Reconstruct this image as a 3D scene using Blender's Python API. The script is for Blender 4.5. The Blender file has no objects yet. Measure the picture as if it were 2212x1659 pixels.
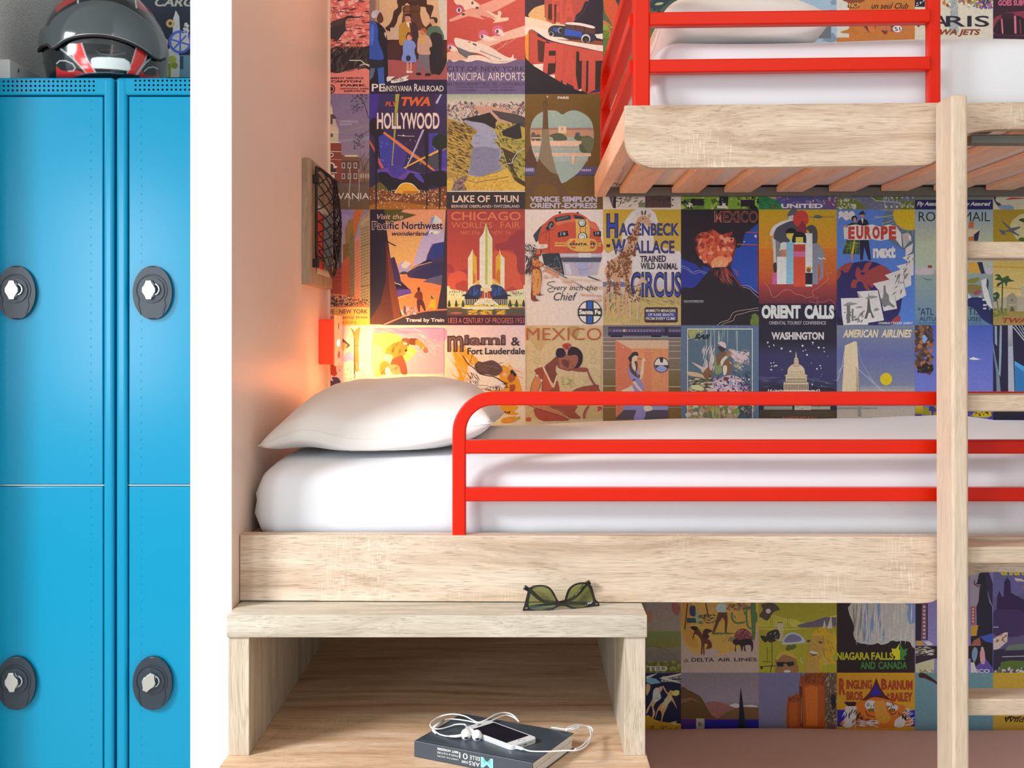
import bpy, bmesh, math, random
from mathutils import Vector, geometry
S = bpy.context.scene
PI = math.pi
# ---------------------------------------------------------------- camera
F, CXP, CYP, ZC = 2500.0, 1133.0, 721.0, 1.21       # focal length in pixels, principal point, camera height
cam = bpy.data.cameras.new('camera'); camo = bpy.data.objects.new('camera', cam)
S.collection.objects.link(camo); S.camera = camo
camo.location = (0, 0, ZC); camo.rotation_euler = (PI/2, 0, 0)
cam.sensor_width = 36; cam.lens = 36*F/2212
cam.shift_x = (1106-CXP)/2212; cam.shift_y = -(829.5-CYP)/2212
cam.clip_start = .05
# ---------------------------------------------------------------- world, lights, exposure
w = bpy.data.worlds.new('room_ambience'); S.world = w; w.use_nodes = True
w.node_tree.nodes['Background'].inputs[0].default_value = (.86, .94, 1.0, 1)
w.node_tree.nodes['Background'].inputs[1].default_value = 1.3
def light(name, kind, loc, power, color, size=None, size_y=None, aim=None):
    l = bpy.data.lights.new(name, kind); o = bpy.data.objects.new(name, l); S.collection.objects.link(o)
    l.energy = power; l.color = color; o.location = loc
    if kind == 'AREA':
        l.size = size
        if size_y: l.shape = 'RECTANGLE'; l.size_y = size_y
    elif size: l.shadow_soft_size = size
    if aim: o.rotation_euler = (Vector(aim)-Vector(loc)).to_track_quat('-Z', 'Y').to_euler()
    return o
light('key_light', 'AREA', (-2.65, .35, 2.6), 38, (.96, .98, 1), .85, aim=(-.1, 1.90, .35)).data.spread = math.radians(78)
light('window_light', 'AREA', (-2.3, -1.5, 1.42), 24, (.93, .97, 1), .52, 1.15, aim=(-.5, 2.5, 1.1))
light('warm_top_fill', 'AREA', (.7, .4, 2.6), 10, (1, .80, .62), .9, aim=(.5, 2.4, 1.2))  # added warm fill from overhead, no fixture known there
light('upper_bunk_light', 'POINT', (-.05, 2.55, 2.15), 3.4, (1, .50, .28), .10)
S.view_settings.view_transform = 'Standard'; S.view_settings.look = 'None'
S.view_settings.exposure = 0.1; S.view_settings.gamma = 1; S.view_settings.use_curve_mapping = False
# ---------------------------------------------------------------- helpers
def P(px, py, D): return Vector(((px-CXP)*D/F, D, ZC-(py-CYP)*D/F))
def PZ(px, py, z):
    D = (ZC-z)*F/(py-CYP); return P(px, py, D)
def lin(h):
    if isinstance(h, str):
        v = [int(h[i:i+2], 16)/255 for i in (0, 2, 4)]
        return [c/12.92 if c <= .04045 else ((c+.055)/1.055)**2.4 for c in v]
    return list(h)
WL = {}
def emp(name, loc, label=None, cat=None, group=None):
    o = bpy.data.objects.new(name, None); S.collection.objects.link(o); o.location = loc
    o.empty_display_size = .05; WL[o.name] = Vector(loc)
    tag(o, label, cat, group); return o
def tag(o, label=None, cat=None, group=None, kind=None):
    for k, v in (('label', label), ('category', cat), ('group', group), ('kind', kind)):
        if v: o[k] = v
    return o
def obj(name, bm, mats, parent=None, smooth=False, origin=None, label=None):
    if not isinstance(mats, (list, tuple)): mats = [mats]
    off = Vector((0, 0, 0)) if origin is None else Vector(origin)
    if parent is not None: off = WL[parent.name]
    for v in bm.verts: v.co -= off
    me = bpy.data.meshes.new(name); bmesh.ops.recalc_face_normals(bm, faces=bm.faces) if smooth != 'keep' else None
    bm.to_mesh(me); bm.free()
    for m in mats: me.materials.append(m)
    if smooth:
        for p in me.polygons: p.use_smooth = True
    o = bpy.data.objects.new(name, me); S.collection.objects.link(o)
    WL[o.name] = off
    if parent is not None: o.parent = parent
    else: o.location = off
    if label: o['label'] = label
    return o
def box(bm, x0, x1, y0, y1, z0, z1, bev=0, seg=2, mi=0):
    vs = [bm.verts.new((x, y, z)) for x in (x0, x1) for y in (y0, y1) for z in (z0, z1)]
    idx = [(0,1,3,2),(4,6,7,5),(0,4,5,1),(2,3,7,6),(0,2,6,4),(1,5,7,3)]
    fs = [bm.faces.new([vs[i] for i in f]) for f in idx]
    for f in fs: f.material_index = mi
    if bev:
        es = {e for f in fs for e in f.edges}
        r = bmesh.ops.bevel(bm, geom=list(es), offset=bev, segments=seg, affect='EDGES', profile=.5)
        for f in r['faces']: f.material_index = mi
    return bm
def newbox(*a, **k): return box(bmesh.new(), *a, **k)
def prism(bm, pts, f0, f1, bev=0, mi=0, seg=2):
    """pts 2-D outline, f0/f1 map (a,b) to the two end faces"""
    a = [bm.verts.new(f0(*p)) for p in pts]; b = [bm.verts.new(f1(*p)) for p in pts]
    fs = [bm.faces.new(a), bm.faces.new(b[::-1])]
    n = len(pts)
    for i in range(n): fs.append(bm.faces.new((a[i], b[i], b[(i+1) % n], a[(i+1) % n])))
    for f in fs: f.material_index = mi
    if bev:
        es = list(fs[0].edges)+list(fs[1].edges)
        r = bmesh.ops.bevel(bm, geom=es, offset=bev, segments=seg, affect='EDGES', profile=.5)
        for f in r['faces']: f.material_index = mi
    return bm
def tube(bm, pts, r, n=8, sec=None, closed=False, cap=True, mi=0, up=(0, 0, 1)):
    """sweep a section (circle of radius r, or list of 2-D points) along pts"""
    pts = [Vector(p) for p in pts]; m = len(pts); rings = []
    N = None
    for i, p in enumerate(pts):
        if closed: t = (pts[(i+1) % m]-pts[i-1])
        else: t = pts[min(i+1, m-1)]-pts[max(i-1, 0)]
        t.normalize()
        if N is None:
            N = Vector(up); 
            if abs(N.dot(t)) > .95: N = Vector((1, 0, 0))
        N = (N-t*N.dot(t)).normalized(); B = t.cross(N)
        s = sec or [(math.cos(2*PI*k/n), math.sin(2*PI*k/n)) for k in range(n)]
        rr = r[i] if isinstance(r, (list, tuple)) else r
        # mitre scale
        rings.append([bm.verts.new(p+(N*a+B*b)*rr) for a, b in s])
    k = len(rings[0]); fs = []
    for i in range(m if closed else m-1):
        A, Bq = rings[i], rings[(i+1) % m]
        for j in range(k): fs.append(bm.faces.new((A[j], A[(j+1) % k], Bq[(j+1) % k], Bq[j])))
    if cap and not closed: fs.append(bm.faces.new(rings[0][::-1])); fs.append(bm.faces.new(rings[-1]))
    for f in fs: f.material_index = mi
    return bm
def grid(bm, nu, nv, fn, mi=0, wrap=False):
    V = [[bm.verts.new(fn(i/nu, j/nv)) for j in range(nv+1)] for i in range(nu if wrap else nu+1)]
    for i in range(nu):
        for j in range(nv):
            a = V[i]; b = V[(i+1) % len(V)]
            f = bm.faces.new((a[j], b[j], b[j+1], a[j+1])); f.material_index = mi
    return V
def crom(pts, k=6, closed=False):
    pts = [Vector(p) for p in pts]; n = len(pts); out = []
    for i in range(n if closed else n-1):
        g = (lambda j: pts[j % n]) if closed else (lambda j: pts[max(0, min(n-1, j))])
        p0, p1, p2, p3 = g(i-1), g(i), g(i+1), g(i+2)
        for q in range(k):
            t = q/k
            out.append(.5*((2*p1)+(p2-p0)*t+(2*p0-5*p1+4*p2-p3)*t*t+(3*p1-p0-3*p2+p3)*t**3))
    if not closed: out.append(pts[-1])
    return out
def interp(tab, x):
    if x <= tab[0][0]: return tab[0][1]
    for (a, b), (c, d) in zip(tab, tab[1:]):
        if x <= c:
            t = (x-a)/(c-a); t = t*t*(3-2*t); return b+(d-b)*t
    return tab[-1][1]
def lerp(a, b, t): return a+(b-a)*t
# ---------------------------------------------------------------- materials
def mat(name, col, rough=.5, metal=0, spec=.5, emit=None, estr=0, trans=0, alpha=1, coat=0, sub=0, noise=None, bump=None, sheen=0):
    m = bpy.data.materials.new(name); m.use_nodes = True; nt = m.node_tree; b = nt.nodes['Principled BSDF']
    c = lin(col)
    b.inputs['Base Color'].default_value = (*c, 1); b.inputs['Roughness'].default_value = rough
    b.inputs['Metallic'].default_value = metal; b.inputs['Specular IOR Level'].default_value = spec
    b.inputs['Transmission Weight'].default_value = trans; b.inputs['Alpha'].default_value = alpha
    b.inputs['Coat Roughness'].default_value = .16 if name == 'locker_blue' else .03
    b.inputs['Coat Weight'].default_value = coat; b.inputs['Sheen Weight'].default_value = sheen
    if emit: b.inputs['Emission Color'].default_value = (*lin(emit), 1); b.inputs['Emission Strength'].default_value = estr
    tc = nt.nodes.new('ShaderNodeTexCoord')
    if noise:
        sc, amt = noise
        n = nt.nodes.new('ShaderNodeTexNoise'); n.inputs['Scale'].default_value = sc; n.inputs['Detail'].default_value = 5
        nt.links.new(tc.outputs['Object'], n.inputs['Vector'])
        mx = nt.nodes.new('ShaderNodeMix'); mx.data_type = 'RGBA'
        mx.inputs['A'].default_value = (*[x*(1-amt) for x in c], 1); mx.inputs['B'].default_value = (*[min(1, x*(1+amt)) for x in c], 1)
        nt.links.new(n.outputs['Fac'], mx.inputs['Factor']); nt.links.new(mx.outputs['Result'], b.inputs['Base Color'])
    if bump:
        sc, st, dist = bump
        n = nt.nodes.new('ShaderNodeTexNoise'); n.inputs['Scale'].default_value = sc; n.inputs['Detail'].default_value = 6
        nt.links.new(tc.outputs['Object'], n.inputs['Vector'])
        bp = nt.nodes.new('ShaderNodeBump'); bp.inputs['Strength'].default_value = st; bp.inputs['Distance'].default_value = dist
        nt.links.new(n.outputs['Fac'], bp.inputs['Height']); nt.links.new(bp.outputs['Normal'], b.inputs['Normal'])
    return m
def wood(name, light_c, mid_c, dark_c, axis=0, pores=1.0, saw=.35, scale=1.0, rough=.55):
    """pale oak laminate: long soft grain, short dark pores, faint pale cross-cut saw marks"""
    m = bpy.data.materials.new(name); m.use_nodes = True; nt = m.node_tree; N = nt.nodes; L = nt.links
    b = N['Principled BSDF']; b.inputs['Roughness'].default_value = rough; b.inputs['Specular IOR Level'].default_value = .35
    tc = N.new('ShaderNodeTexCoord')
    def mapped(sl, sw):
        mp = N.new('ShaderNodeMapping'); s = [sw*scale]*3; s[axis] = sl*scale
        mp.inputs['Scale'].default_value = s; L.new(tc.outputs['Object'], mp.inputs['Vector']); return mp
    # slow warp so the figure wanders
    wn = N.new('ShaderNodeTexNoise'); wn.inputs['Scale'].default_value = 1; wn.inputs['Detail'].default_value = 2
    L.new(mapped(2.2, 9).outputs[0], wn.inputs['Vector'])
    mp = mapped(3.0, 34)
    ad = N.new('ShaderNodeVectorMath'); ad.operation = 'MULTIPLY_ADD'
    L.new(wn.outputs['Color'], ad.inputs[0]); ad.inputs[1].default_value = (2.6, 2.6, 2.6); L.new(mp.outputs[0], ad.inputs[2])
    g = N.new('ShaderNodeTexNoise'); g.inputs['Scale'].default_value = 1; g.inputs['Detail'].default_value = 5; g.inputs['Roughness'].default_value = .55
    L.new(ad.outputs[0], g.inputs['Vector'])
    cr = N.new('ShaderNodeValToRGB'); e = cr.color_ramp.elements
    e[0].position = .30; e[0].color = (*lin(dark_c), 1); e[1].position = .66; e[1].color = (*lin(light_c), 1)
    q = cr.color_ramp.elements.new(.47); q.color = (*lin(mid_c), 1)
    L.new(g.outputs['Fac'], cr.inputs['Fac'])
    # pores
    pm = mapped(34, 640); pw = N.new('ShaderNodeVectorMath'); pw.operation = 'MULTIPLY_ADD'
    L.new(wn.outputs['Color'], pw.inputs[0]); pw.inputs[1].default_value = (22, 22, 22); L.new(pm.outputs[0], pw.inputs[2])
    pn = N.new('ShaderNodeTexNoise'); pn.inputs['Scale'].default_value = 1; pn.inputs['Detail'].default_value = 1.5
    L.new(pw.outputs[0], pn.inputs['Vector'])
    pr = N.new('ShaderNodeMapRange'); pr.inputs['From Min'].default_value = .57; pr.inputs['From Max'].default_value = .66
    pr.inputs['To Max'].default_value = .42*pores; L.new(pn.outputs['Fac'], pr.inputs['Value'])
    mx = N.new('ShaderNodeMix'); mx.data_type = 'RGBA'
    L.new(pr.outputs[0], mx.inputs['Factor']); L.new(cr.outputs['Color'], mx.inputs['A'])
    mx.inputs['B'].default_value = (*[c*.42 for c in lin(dark_c)], 1)
    # saw marks: pale short cross lines gated by patches
    sm = N.new('ShaderNodeMapping'); s = [34*scale]*3; s[axis] = 420*scale; sm.inputs['Scale'].default_value = s
    L.new(tc.outputs['Object'], sm.inputs['Vector'])
    sn = N.new('ShaderNodeTexNoise'); sn.inputs['Scale'].default_value = 1; sn.inputs['Detail'].default_value = 0; L.new(sm.outputs[0], sn.inputs['Vector'])
    s1 = N.new('ShaderNodeMapRange'); s1.inputs['From Min'].default_value = .60; s1.inputs['From Max'].default_value = .66; L.new(sn.outputs['Fac'], s1.inputs['Value'])
    gn = N.new('ShaderNodeTexNoise'); gn.inputs['Scale'].default_value = 5.5*scale; gn.inputs['Detail'].default_value = 2; L.new(tc.outputs['Object'], gn.inputs['Vector'])
    s2 = N.new('ShaderNodeMapRange'); s2.inputs['From Min'].default_value = .54; s2.inputs['From Max'].default_value = .64; s2.inputs['To Max'].default_value = saw; L.new(gn.outputs['Fac'], s2.inputs['Value'])
    mu = N.new('ShaderNodeMath'); mu.operation = 'MULTIPLY'; L.new(s1.outputs[0], mu.inputs[0]); L.new(s2.outputs[0], mu.inputs[1])
    m2 = N.new('ShaderNodeMix'); m2.data_type = 'RGBA'; L.new(mu.outputs[0], m2.inputs['Factor']); L.new(mx.outputs['Result'], m2.inputs['A'])
    m2.inputs['B'].default_value = (*[min(.93, c*1.25+.1) for c in lin(light_c)], 1)
    fn = N.new('ShaderNodeTexNoise'); fn.inputs['Scale'].default_value = 1; fn.inputs['Detail'].default_value = 3
    fa = N.new('ShaderNodeVectorMath'); fa.operation = 'MULTIPLY_ADD'; L.new(wn.outputs['Color'], fa.inputs[0]); fa.inputs[1].default_value = (30, 30, 30)
    L.new(mapped(9, 760).outputs[0], fa.inputs[2]); L.new(fa.outputs[0], fn.inputs['Vector'])
    fr = N.new('ShaderNodeMapRange'); fr.inputs['From Min'].default_value = .3; fr.inputs['From Max'].default_value = .7; fr.inputs['To Min'].default_value = .84; fr.inputs['To Max'].default_value = 1.10
    L.new(fn.outputs['Fac'], fr.inputs['Value']); fv = N.new('ShaderNodeVectorMath'); fv.operation = 'SCALE'; L.new(m2.outputs['Result'], fv.inputs[0]); L.new(fr.outputs[0], fv.inputs['Scale'])
    L.new(fv.outputs[0], b.inputs['Base Color'])
    bp = N.new('ShaderNodeBump'); bp.inputs['Strength'].default_value = .35; bp.inputs['Distance'].default_value = .0006; bp.invert = True
    L.new(pr.outputs[0], bp.inputs['Height']); L.new(bp.outputs['Normal'], b.inputs['Normal'])
    return m
def attrmat(name, rough=.5, noise=0, weave=False, spec=.4, coat=0):
    m = bpy.data.materials.new(name); m.use_nodes = True; nt = m.node_tree; N = nt.nodes; L = nt.links
    b = N['Principled BSDF']; b.inputs['Roughness'].default_value = rough; b.inputs['Specular IOR Level'].default_value = spec
    b.inputs['Coat Weight'].default_value = coat; b.inputs['Coat Roughness'].default_value = .08
    a = N.new('ShaderNodeAttribute'); a.attribute_name = 'print'
    src = a.outputs['Color']
    if noise:
        tc = N.new('ShaderNodeTexCoord')
        n1 = N.new('ShaderNodeTexNoise'); n1.inputs['Scale'].default_value = 130; n1.inputs['Detail'].default_value = 6; n1.inputs['Roughness'].default_value = .65
        L.new(tc.outputs['Object'], n1.inputs['Vector'])
        r = N.new('ShaderNodeMapRange'); r.inputs['From Min'].default_value = .3; r.inputs['From Max'].default_value = .7
        r.inputs['To Min'].default_value = 1-noise; r.inputs['To Max'].default_value = 1+noise
        L.new(n1.outputs['Fac'], r.inputs['Value'])
        v = N.new('ShaderNodeVectorMath'); v.operation = 'SCALE'; L.new(src, v.inputs[0]); L.new(r.outputs[0], v.inputs['Scale'])
        src = v.outputs[0]
    L.new(src, b.inputs['Base Color'])
    return m
M = {}
M['white'] = mat('white_paint', (.76, .765, .76), .45, bump=(60, .05, .001))
M['cream'] = mat('warm_lit_cream', (.84, .67, .57), .4, noise=(3, .02))  # white-cream wall with the warm lamp light put into its colour
M['stucco'] = mat('grey_stucco', (.82, .82, .79), .95, noise=(260, .25), bump=(260, 1, .008))
M['floor'] = mat('floor_vinyl', (.45, .38, .30), .4, noise=(8, .1))
M['ceil'] = mat('ceiling_paint', (.78, .74, .70), .8)
M['blue'] = mat('locker_blue', (.0, .27, .47), .20, spec=.28)
M['bluedark'] = mat('locker_gap', (.002, .008, .02), .9, spec=.05)
M['metal'] = mat('brushed_steel', (.60, .61, .59), .32, metal=1)
M['lockp'] = mat('lock_plastic', (.022, .035, .05), .35)
M['red'] = mat('red_enamel', (.68, .014, .0), .34, spec=.22)
M['linen'] = mat('white_linen', (.81, .84, .89), .85, sheen=.3, bump=(9, .25, .012))
M['linen2'] = mat('pillow_cotton', (.83, .81, .78), .8, sheen=.3, bump=(7, .2, .012))
M['quilt'] = mat('mattress_ticking', (.90, .78, .72), .9, bump=(22, .4, .004))
M['pink'] = mat('warm_shaded_sheet', (.95, .62, .53), .9, bump=(6, .2, .02))  # white sheet; warm bounce in the shade is put into the colour
M['oakx'] = wood('oak_x', (.76, .62, .49), (.67, .52, .39), (.50, .36, .25), 0)
M['oakz'] = wood('oak_z', (.68, .60, .48), (.60, .51, .39), (.42, .34, .25), 2, pores=.8, saw=0)
M['oaky'] = wood('oak_y', (.72, .53, .37), (.60, .42, .28), (.43, .28, .18), 1, saw=.1)
M['oakedge'] = wood('oak_edge', (.68, .62, .52), (.58, .52, .42), (.42, .37, .29), 0, pores=1.0, saw=0, scale=1.25)
M['oaks'] = wood('oak_step', (.80, .59, .42), (.70, .47, .30), (.50, .30, .17), 0, saw=.2)
M['oakd'] = wood('oak_dark', (.48, .37, .27), (.42, .31, .21), (.30, .21, .14), 2, saw=0)
M['beech'] = wood('beech', (.74, .60, .46), (.70, .56, .42), (.62, .48, .36), 2, pores=.3, saw=0)
M['beechx'] = wood('beech_x', (.70, .56, .42), (.64, .50, .37), (.55, .41, .30), 0, pores=.6, saw=0)
M['slat'] = wood('slat_wood', (.95, .60, .42), (.92, .55, .38), (.82, .46, .31), 1, pores=.3, saw=0)
M['grey'] = mat('grey_steel', (.16, .15, .13), .4, metal=.4)
M['net'] = mat('black_elastic', (.012, .011, .012), .6)
M['print'] = attrmat('printed_paper', .5, .10)
# ---------------------------------------------------------------- the room
DW = 2.967                                  # distance of the papered back wall
XP = -.503                                  # bed-side face of the partition
def struct(name, bm, m): o = obj(name, bm, m); o['kind'] = 'structure'; return o
struct('wall_back', newbox(-1.30, 3.0, DW, DW+.1, 0, 2.72), M['white'])
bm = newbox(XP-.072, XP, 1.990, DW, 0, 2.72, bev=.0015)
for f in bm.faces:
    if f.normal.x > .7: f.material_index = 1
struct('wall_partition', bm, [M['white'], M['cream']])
struct('wall_left', newbox(-1.30, -1.18, 2.42, DW, 0, 2.72), M['stucco'])
struct('wall_right', newbox(3.0, 3.1, -3, DW+.1, 0, 2.72), M['white'])
struct('floor', newbox(-4, 3.1, -3, DW+.1, -.05, 0), M['floor'])
struct('ceiling', newbox(-4, 3.1, -3, DW+.1, 2.72, 2.8), M['ceil'])
struct('trim_1', newbox(XP, XP+.006, DW-.006, DW, 0, 2.72), M['cream'])
# ---------------------------------------------------------------- cable trunking on the stucco wall
t = emp('cable_trunking', (-1.165, 2.59, 1.70), 'white plastic cable trunking running along the grey stucco wall behind the helmet', 'cable trunking')
obj('cover', newbox(-1.18, -1.152, 2.59, DW, 1.765, 1.825, bev=.003), M['white'], t)
bm = bmesh.new(); tube(bm, [(-1.153, 2.63, 1.808), (-1.1495, 2.63, 1.808)], .004, 12); obj('screw', bm, M['metal'], t)
# ---------------------------------------------------------------- lockers
SL = 2.54/F
def LX(px): return (px-CXP)*SL
def LZ(py): return ZC-(py-CYP)*SL
def locker(lx0, lx1, dx0, dx1, holes, dots, lockx, rows, label, knobs):
    zt, zb = LZ(168), .04
    t = emp('metal_locker', (LX((lx0+lx1)/2), 2.78, 0), label, 'locker', 'blue lockers beside the partition')
    bm = bmesh.new(); X0, X1 = max(LX(lx0), -1.178), min(LX(lx1), XP-.0735)
    box(bm, X0, X1, 2.56, 2.955, zb, zt, .002)
    DX0, DX1 = LX(dx0-2.5), min(LX(dx1+2.5), X1-.006)
    box(bm, X0, DX0, 2.535, 2.562, zb, zt, .007, 3); box(bm, DX1, X1, 2.535, 2.562, zb, zt, .007, 3)
    box(bm, X0+.004, X1-.004, 2.5365, 2.5605, LZ(206), zt-.0005, .004, 3)
    box(bm, X0+.004, X1-.004, 2.5365, 2.5605, zb, zb+.05, .004, 3)
    obj('body', bm, M['blue'], t)
    bm = bmesh.new(); box(bm, DX0, DX1, 2.5585, 2.5603, zb+.03, LZ(204)); obj('recess', bm, M['bluedark'], t)
    bm = bmesh.new()
    for r in range(3):
        x = holes[0]
        while x < holes[1]:
            c = bm.faces.new([bm.verts.new((LX(x)+.0024*math.cos(a*PI/5), 2.5362, LZ(rows+r*9.7)+.0024*math.sin(a*PI/5))) for a in range(10)])
            x += 9.7
    o = obj('ventilation_holes', bm, M['bluedark'], t)
    obj('door_edge_glint', newbox(DX0, DX1, 2.545, 2.556, LZ(1050.5), LZ(1047), .0008), M['metal'], t, label='steel strip standing in for the glint on the lower door edge')  # glint on the lower door's top edge, built as a steel strip
    for k, (y0, y1) in enumerate(((208, 1046.5), (1051, 1880))):
        bm = bmesh.new(); z1, z0 = LZ(y0), max(LZ(y1), zb+.052)
        box(bm, LX(dx0), min(LX(dx1), DX1-.002), 2.541, 2.557, z0, z1, .0022, 2)
        for dx in dots:
            y = y0+8
            while y < y1-14:
                box(bm, LX(dx)-.0011, LX(dx)+.0011, 2.5402, 2.5412, LZ(y+4.2), LZ(y), .0005, 1); y += 18.3
        d = obj('door', bm, M['blue'], t)
        # lock
        cx, cz = LX(lockx), LZ(631+k*843 if k == 0 else 1472)
        pts = [(cx+.0430*math.cos(a*PI/24), cz-.0015+.0590*math.sin(a*PI/24)) for a in range(48)]
        bm = bmesh.new(); prism(bm, pts, lambda a, b: (a, 2.530, b), lambda a, b: (a, 2.5405, b), .0035)
        Lc = (cx-.0012, 2.530, cz+.004)
        rim = [(cx-.0245, cz-.050), (cx-.030, cz-.030)]+[(Lc[0]+.0335*math.cos(PI-a*PI/16), Lc[2]+.034*math.sin(PI-a*PI/16)) for a in range(-3, 20)]+[(cx+.0285, cz-.030), (cx+.0225, cz-.050)]
        tube(bm, [(x, 2.5297, z) for x, z in rim], .0017, 6)
        lk = obj('lock', bm, M['lockp'], d, smooth=False)
        bm = bmesh.new(); pr = [(.0285*math.cos(a*PI/18), .0285*math.sin(a*PI/18)) for a in range(36)]
        prism(bm, [(Lc[0]+a, Lc[2]+b) for a, b in pr], lambda a, b: (a, 2.5272, b), lambda a, b: (a, 2.531, b), .001)
        ka = knobs[k]
        sh = [(-.0055, .021), (.0055, .021), (.0065, .013), (.0145, .0045), (.0145, -.0045), (.0065, -.013), (.0055, -.021), (-.0055, -.021), (-.0065, -.013), (-.0145, -.0045), (-.0145, .0045), (-.0065, .013)]
        r = lambda a, b: (Lc[0]-.003+a*math.cos(ka)-b*math.sin(ka), Lc[2]+a*math.sin(ka)+b*math.cos(ka))
        prism(bm, sh, lambda a, b: (r(a, b)[0], 2.517, r(a, b)[1]), lambda a, b: (r(a, b)[0], 2.527, r(a, b)[1]), .0012, mi=1)
        tube(bm, [(Lc[0]+.006+.0125*math.cos(a), 2.522, Lc[2]+.0015+.0125*math.sin(a)) for a in [(-1.2+i*.24) for i in range(11)]], .0016, 6, mi=1)
        # the lock turns as one piece with its plate: joined lever
        for v in bm.verts: v.co -= WL[d.name]
        me = bpy.data.meshes.new('lever'); bmesh.ops.recalc_face_normals(bm, faces=bm.faces); bm.to_mesh(me); bm.free()
        me.materials.append(M['lockp']); me.materials.append(M['metal'])
        lv = bpy.data.objects.new('turn_lever', me); S.collection.objects.link(lv); lv.parent = d; WL[lv.name] = WL[d.name]
        lv['label'] = 'silver turn lever of the lock'
locker(-42, 247, -14, 222, (0, 205), (12, 196), 38, 176.6, 'blue metal locker at the left edge of the photo, under most of the helmet', (0, .06))
locker(252, 541, 278, 516, (294, 420), (305,), 332, 175, 'blue metal locker right against the white partition', (0, -.42))
# ---------------------------------------------------------------- motorcycle helmet
HC = Vector(((229-CXP)*2.68/F, 2.685, LZ(168)))
prof = [(0, .100), (.012, .119), (.035, .127), (.060, .1315), (.10, .1335), (.135, .127), (.165, .114), (.195, .094), (.222, .066), (.240, .036), (.247, .0)]
def hs(u, z, k=1.0):        # u = angle, 0 faces the room
    r = interp2(prof, z)*k; c, s = math.cos(u), math.sin(u)
    e = 2/2.25; x = r*math.copysign(abs(s)**e, s); y = -1.09*r*math.copysign(abs(c)**e, c)
    if c > 0 and z < .075: y -= .010*(1-z/.075)*c
    return Vector((HC.x+x, HC.y+y, HC.z+z))
def interp2(tab, x):
    if x <= tab[0][0]: return tab[0][1]
    n = len(tab)
    for i in range(n-1):
        (a, b), (c, d) = tab[i], tab[i+1]
        if x <= c:
            m0 = (tab[i+1][1]-tab[i-1][1])/(tab[i+1][0]-tab[i-1][0]) if i else (d-b)/(c-a)
            m1 = (tab[i+2][1]-b)/(tab[i+2][0]-a) if i < n-2 else (d-b)/(c-a)*2
            h = c-a; t = (x-a)/h
            return max(0, (2*t**3-3*t*t+1)*b+(t**3-2*t*t+t)*h*m0+(-2*t**3+3*t*t)*d+(t**3-t*t)*h*m1)
    return tab[-1][1]
def inpoly(x, y, p):
    r = False; n = len(p); j = n-1
    for i in range(n):
        if (p[i][1] > y) != (p[j][1] > y) and x < (p[j][0]-p[i][0])*(y-p[i][1])/(p[j][1]-p[i][1])+p[i][0]: r = not r
        j = i
    return r
def stroke(pts, w):
    L, R = [], []
    n = len(pts)
    for i in range(n):
        a = pts[max(i-1, 0)]; b = pts[min(i+1, n-1)]; dx, dy = b[0]-a[0], b[1]-a[1]; l = math.hypot(dx, dy) or 1
        nx, ny = -dy/l*w/2, dx/l*w/2
        L.append((pts[i][0]+nx, pts[i][1]+ny)); R.append((pts[i][0]-nx, pts[i][1]-ny))
    return L+R[::-1]
def q(s): v = [float(a) for a in s.split()]; return [(v[i], v[i+1]) for i in range(0, len(v), 2)]
HP = [(q('460 0 650 0 540 60 480 110'), 'a51c22'), (q('1160 0 1400 0 1400 160 1270 110 1165 60'), 'a01d28'),
      (stroke(q('665 -40 665 30'), 12), 'c9c9c4'), (stroke(q('1150 -30 1165 70'), 12), 'c9c9c4'),
      (q('480 560 520 590 640 596 740 628 640 668 480 668'), 'c42a2a'), (q('1150 668 1210 600 1240 640 1330 650 1345 600 1360 668'), 'b32a2c'),
      (q('480 540 560 510 630 550 640 590 590 610 520 600 485 570'), '101c1f'), (q('1225 600 1290 570 1345 585 1340 640 1260 645'), '101c1f'),
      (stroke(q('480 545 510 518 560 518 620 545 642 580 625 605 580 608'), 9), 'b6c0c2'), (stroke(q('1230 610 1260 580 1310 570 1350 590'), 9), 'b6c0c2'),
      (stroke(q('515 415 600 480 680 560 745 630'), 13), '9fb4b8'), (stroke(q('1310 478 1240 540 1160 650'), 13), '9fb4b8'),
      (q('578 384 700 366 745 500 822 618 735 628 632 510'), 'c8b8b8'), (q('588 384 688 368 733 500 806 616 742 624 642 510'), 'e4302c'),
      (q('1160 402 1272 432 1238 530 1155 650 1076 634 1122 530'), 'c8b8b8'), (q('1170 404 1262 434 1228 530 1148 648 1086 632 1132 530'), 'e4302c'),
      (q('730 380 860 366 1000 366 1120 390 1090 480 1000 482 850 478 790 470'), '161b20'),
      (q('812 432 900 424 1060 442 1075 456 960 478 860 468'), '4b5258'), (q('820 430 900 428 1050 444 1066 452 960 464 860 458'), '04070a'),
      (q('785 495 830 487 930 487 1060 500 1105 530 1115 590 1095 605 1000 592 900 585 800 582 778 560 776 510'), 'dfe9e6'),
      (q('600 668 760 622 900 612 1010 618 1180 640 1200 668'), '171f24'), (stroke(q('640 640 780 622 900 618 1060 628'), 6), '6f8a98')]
LC = {}; HB = [(po, cc, (min(v[0] for v in po), min(v[1] for v in po), max(v[0] for v in po), max(v[1] for v in po))) for po, cc in HP]
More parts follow.
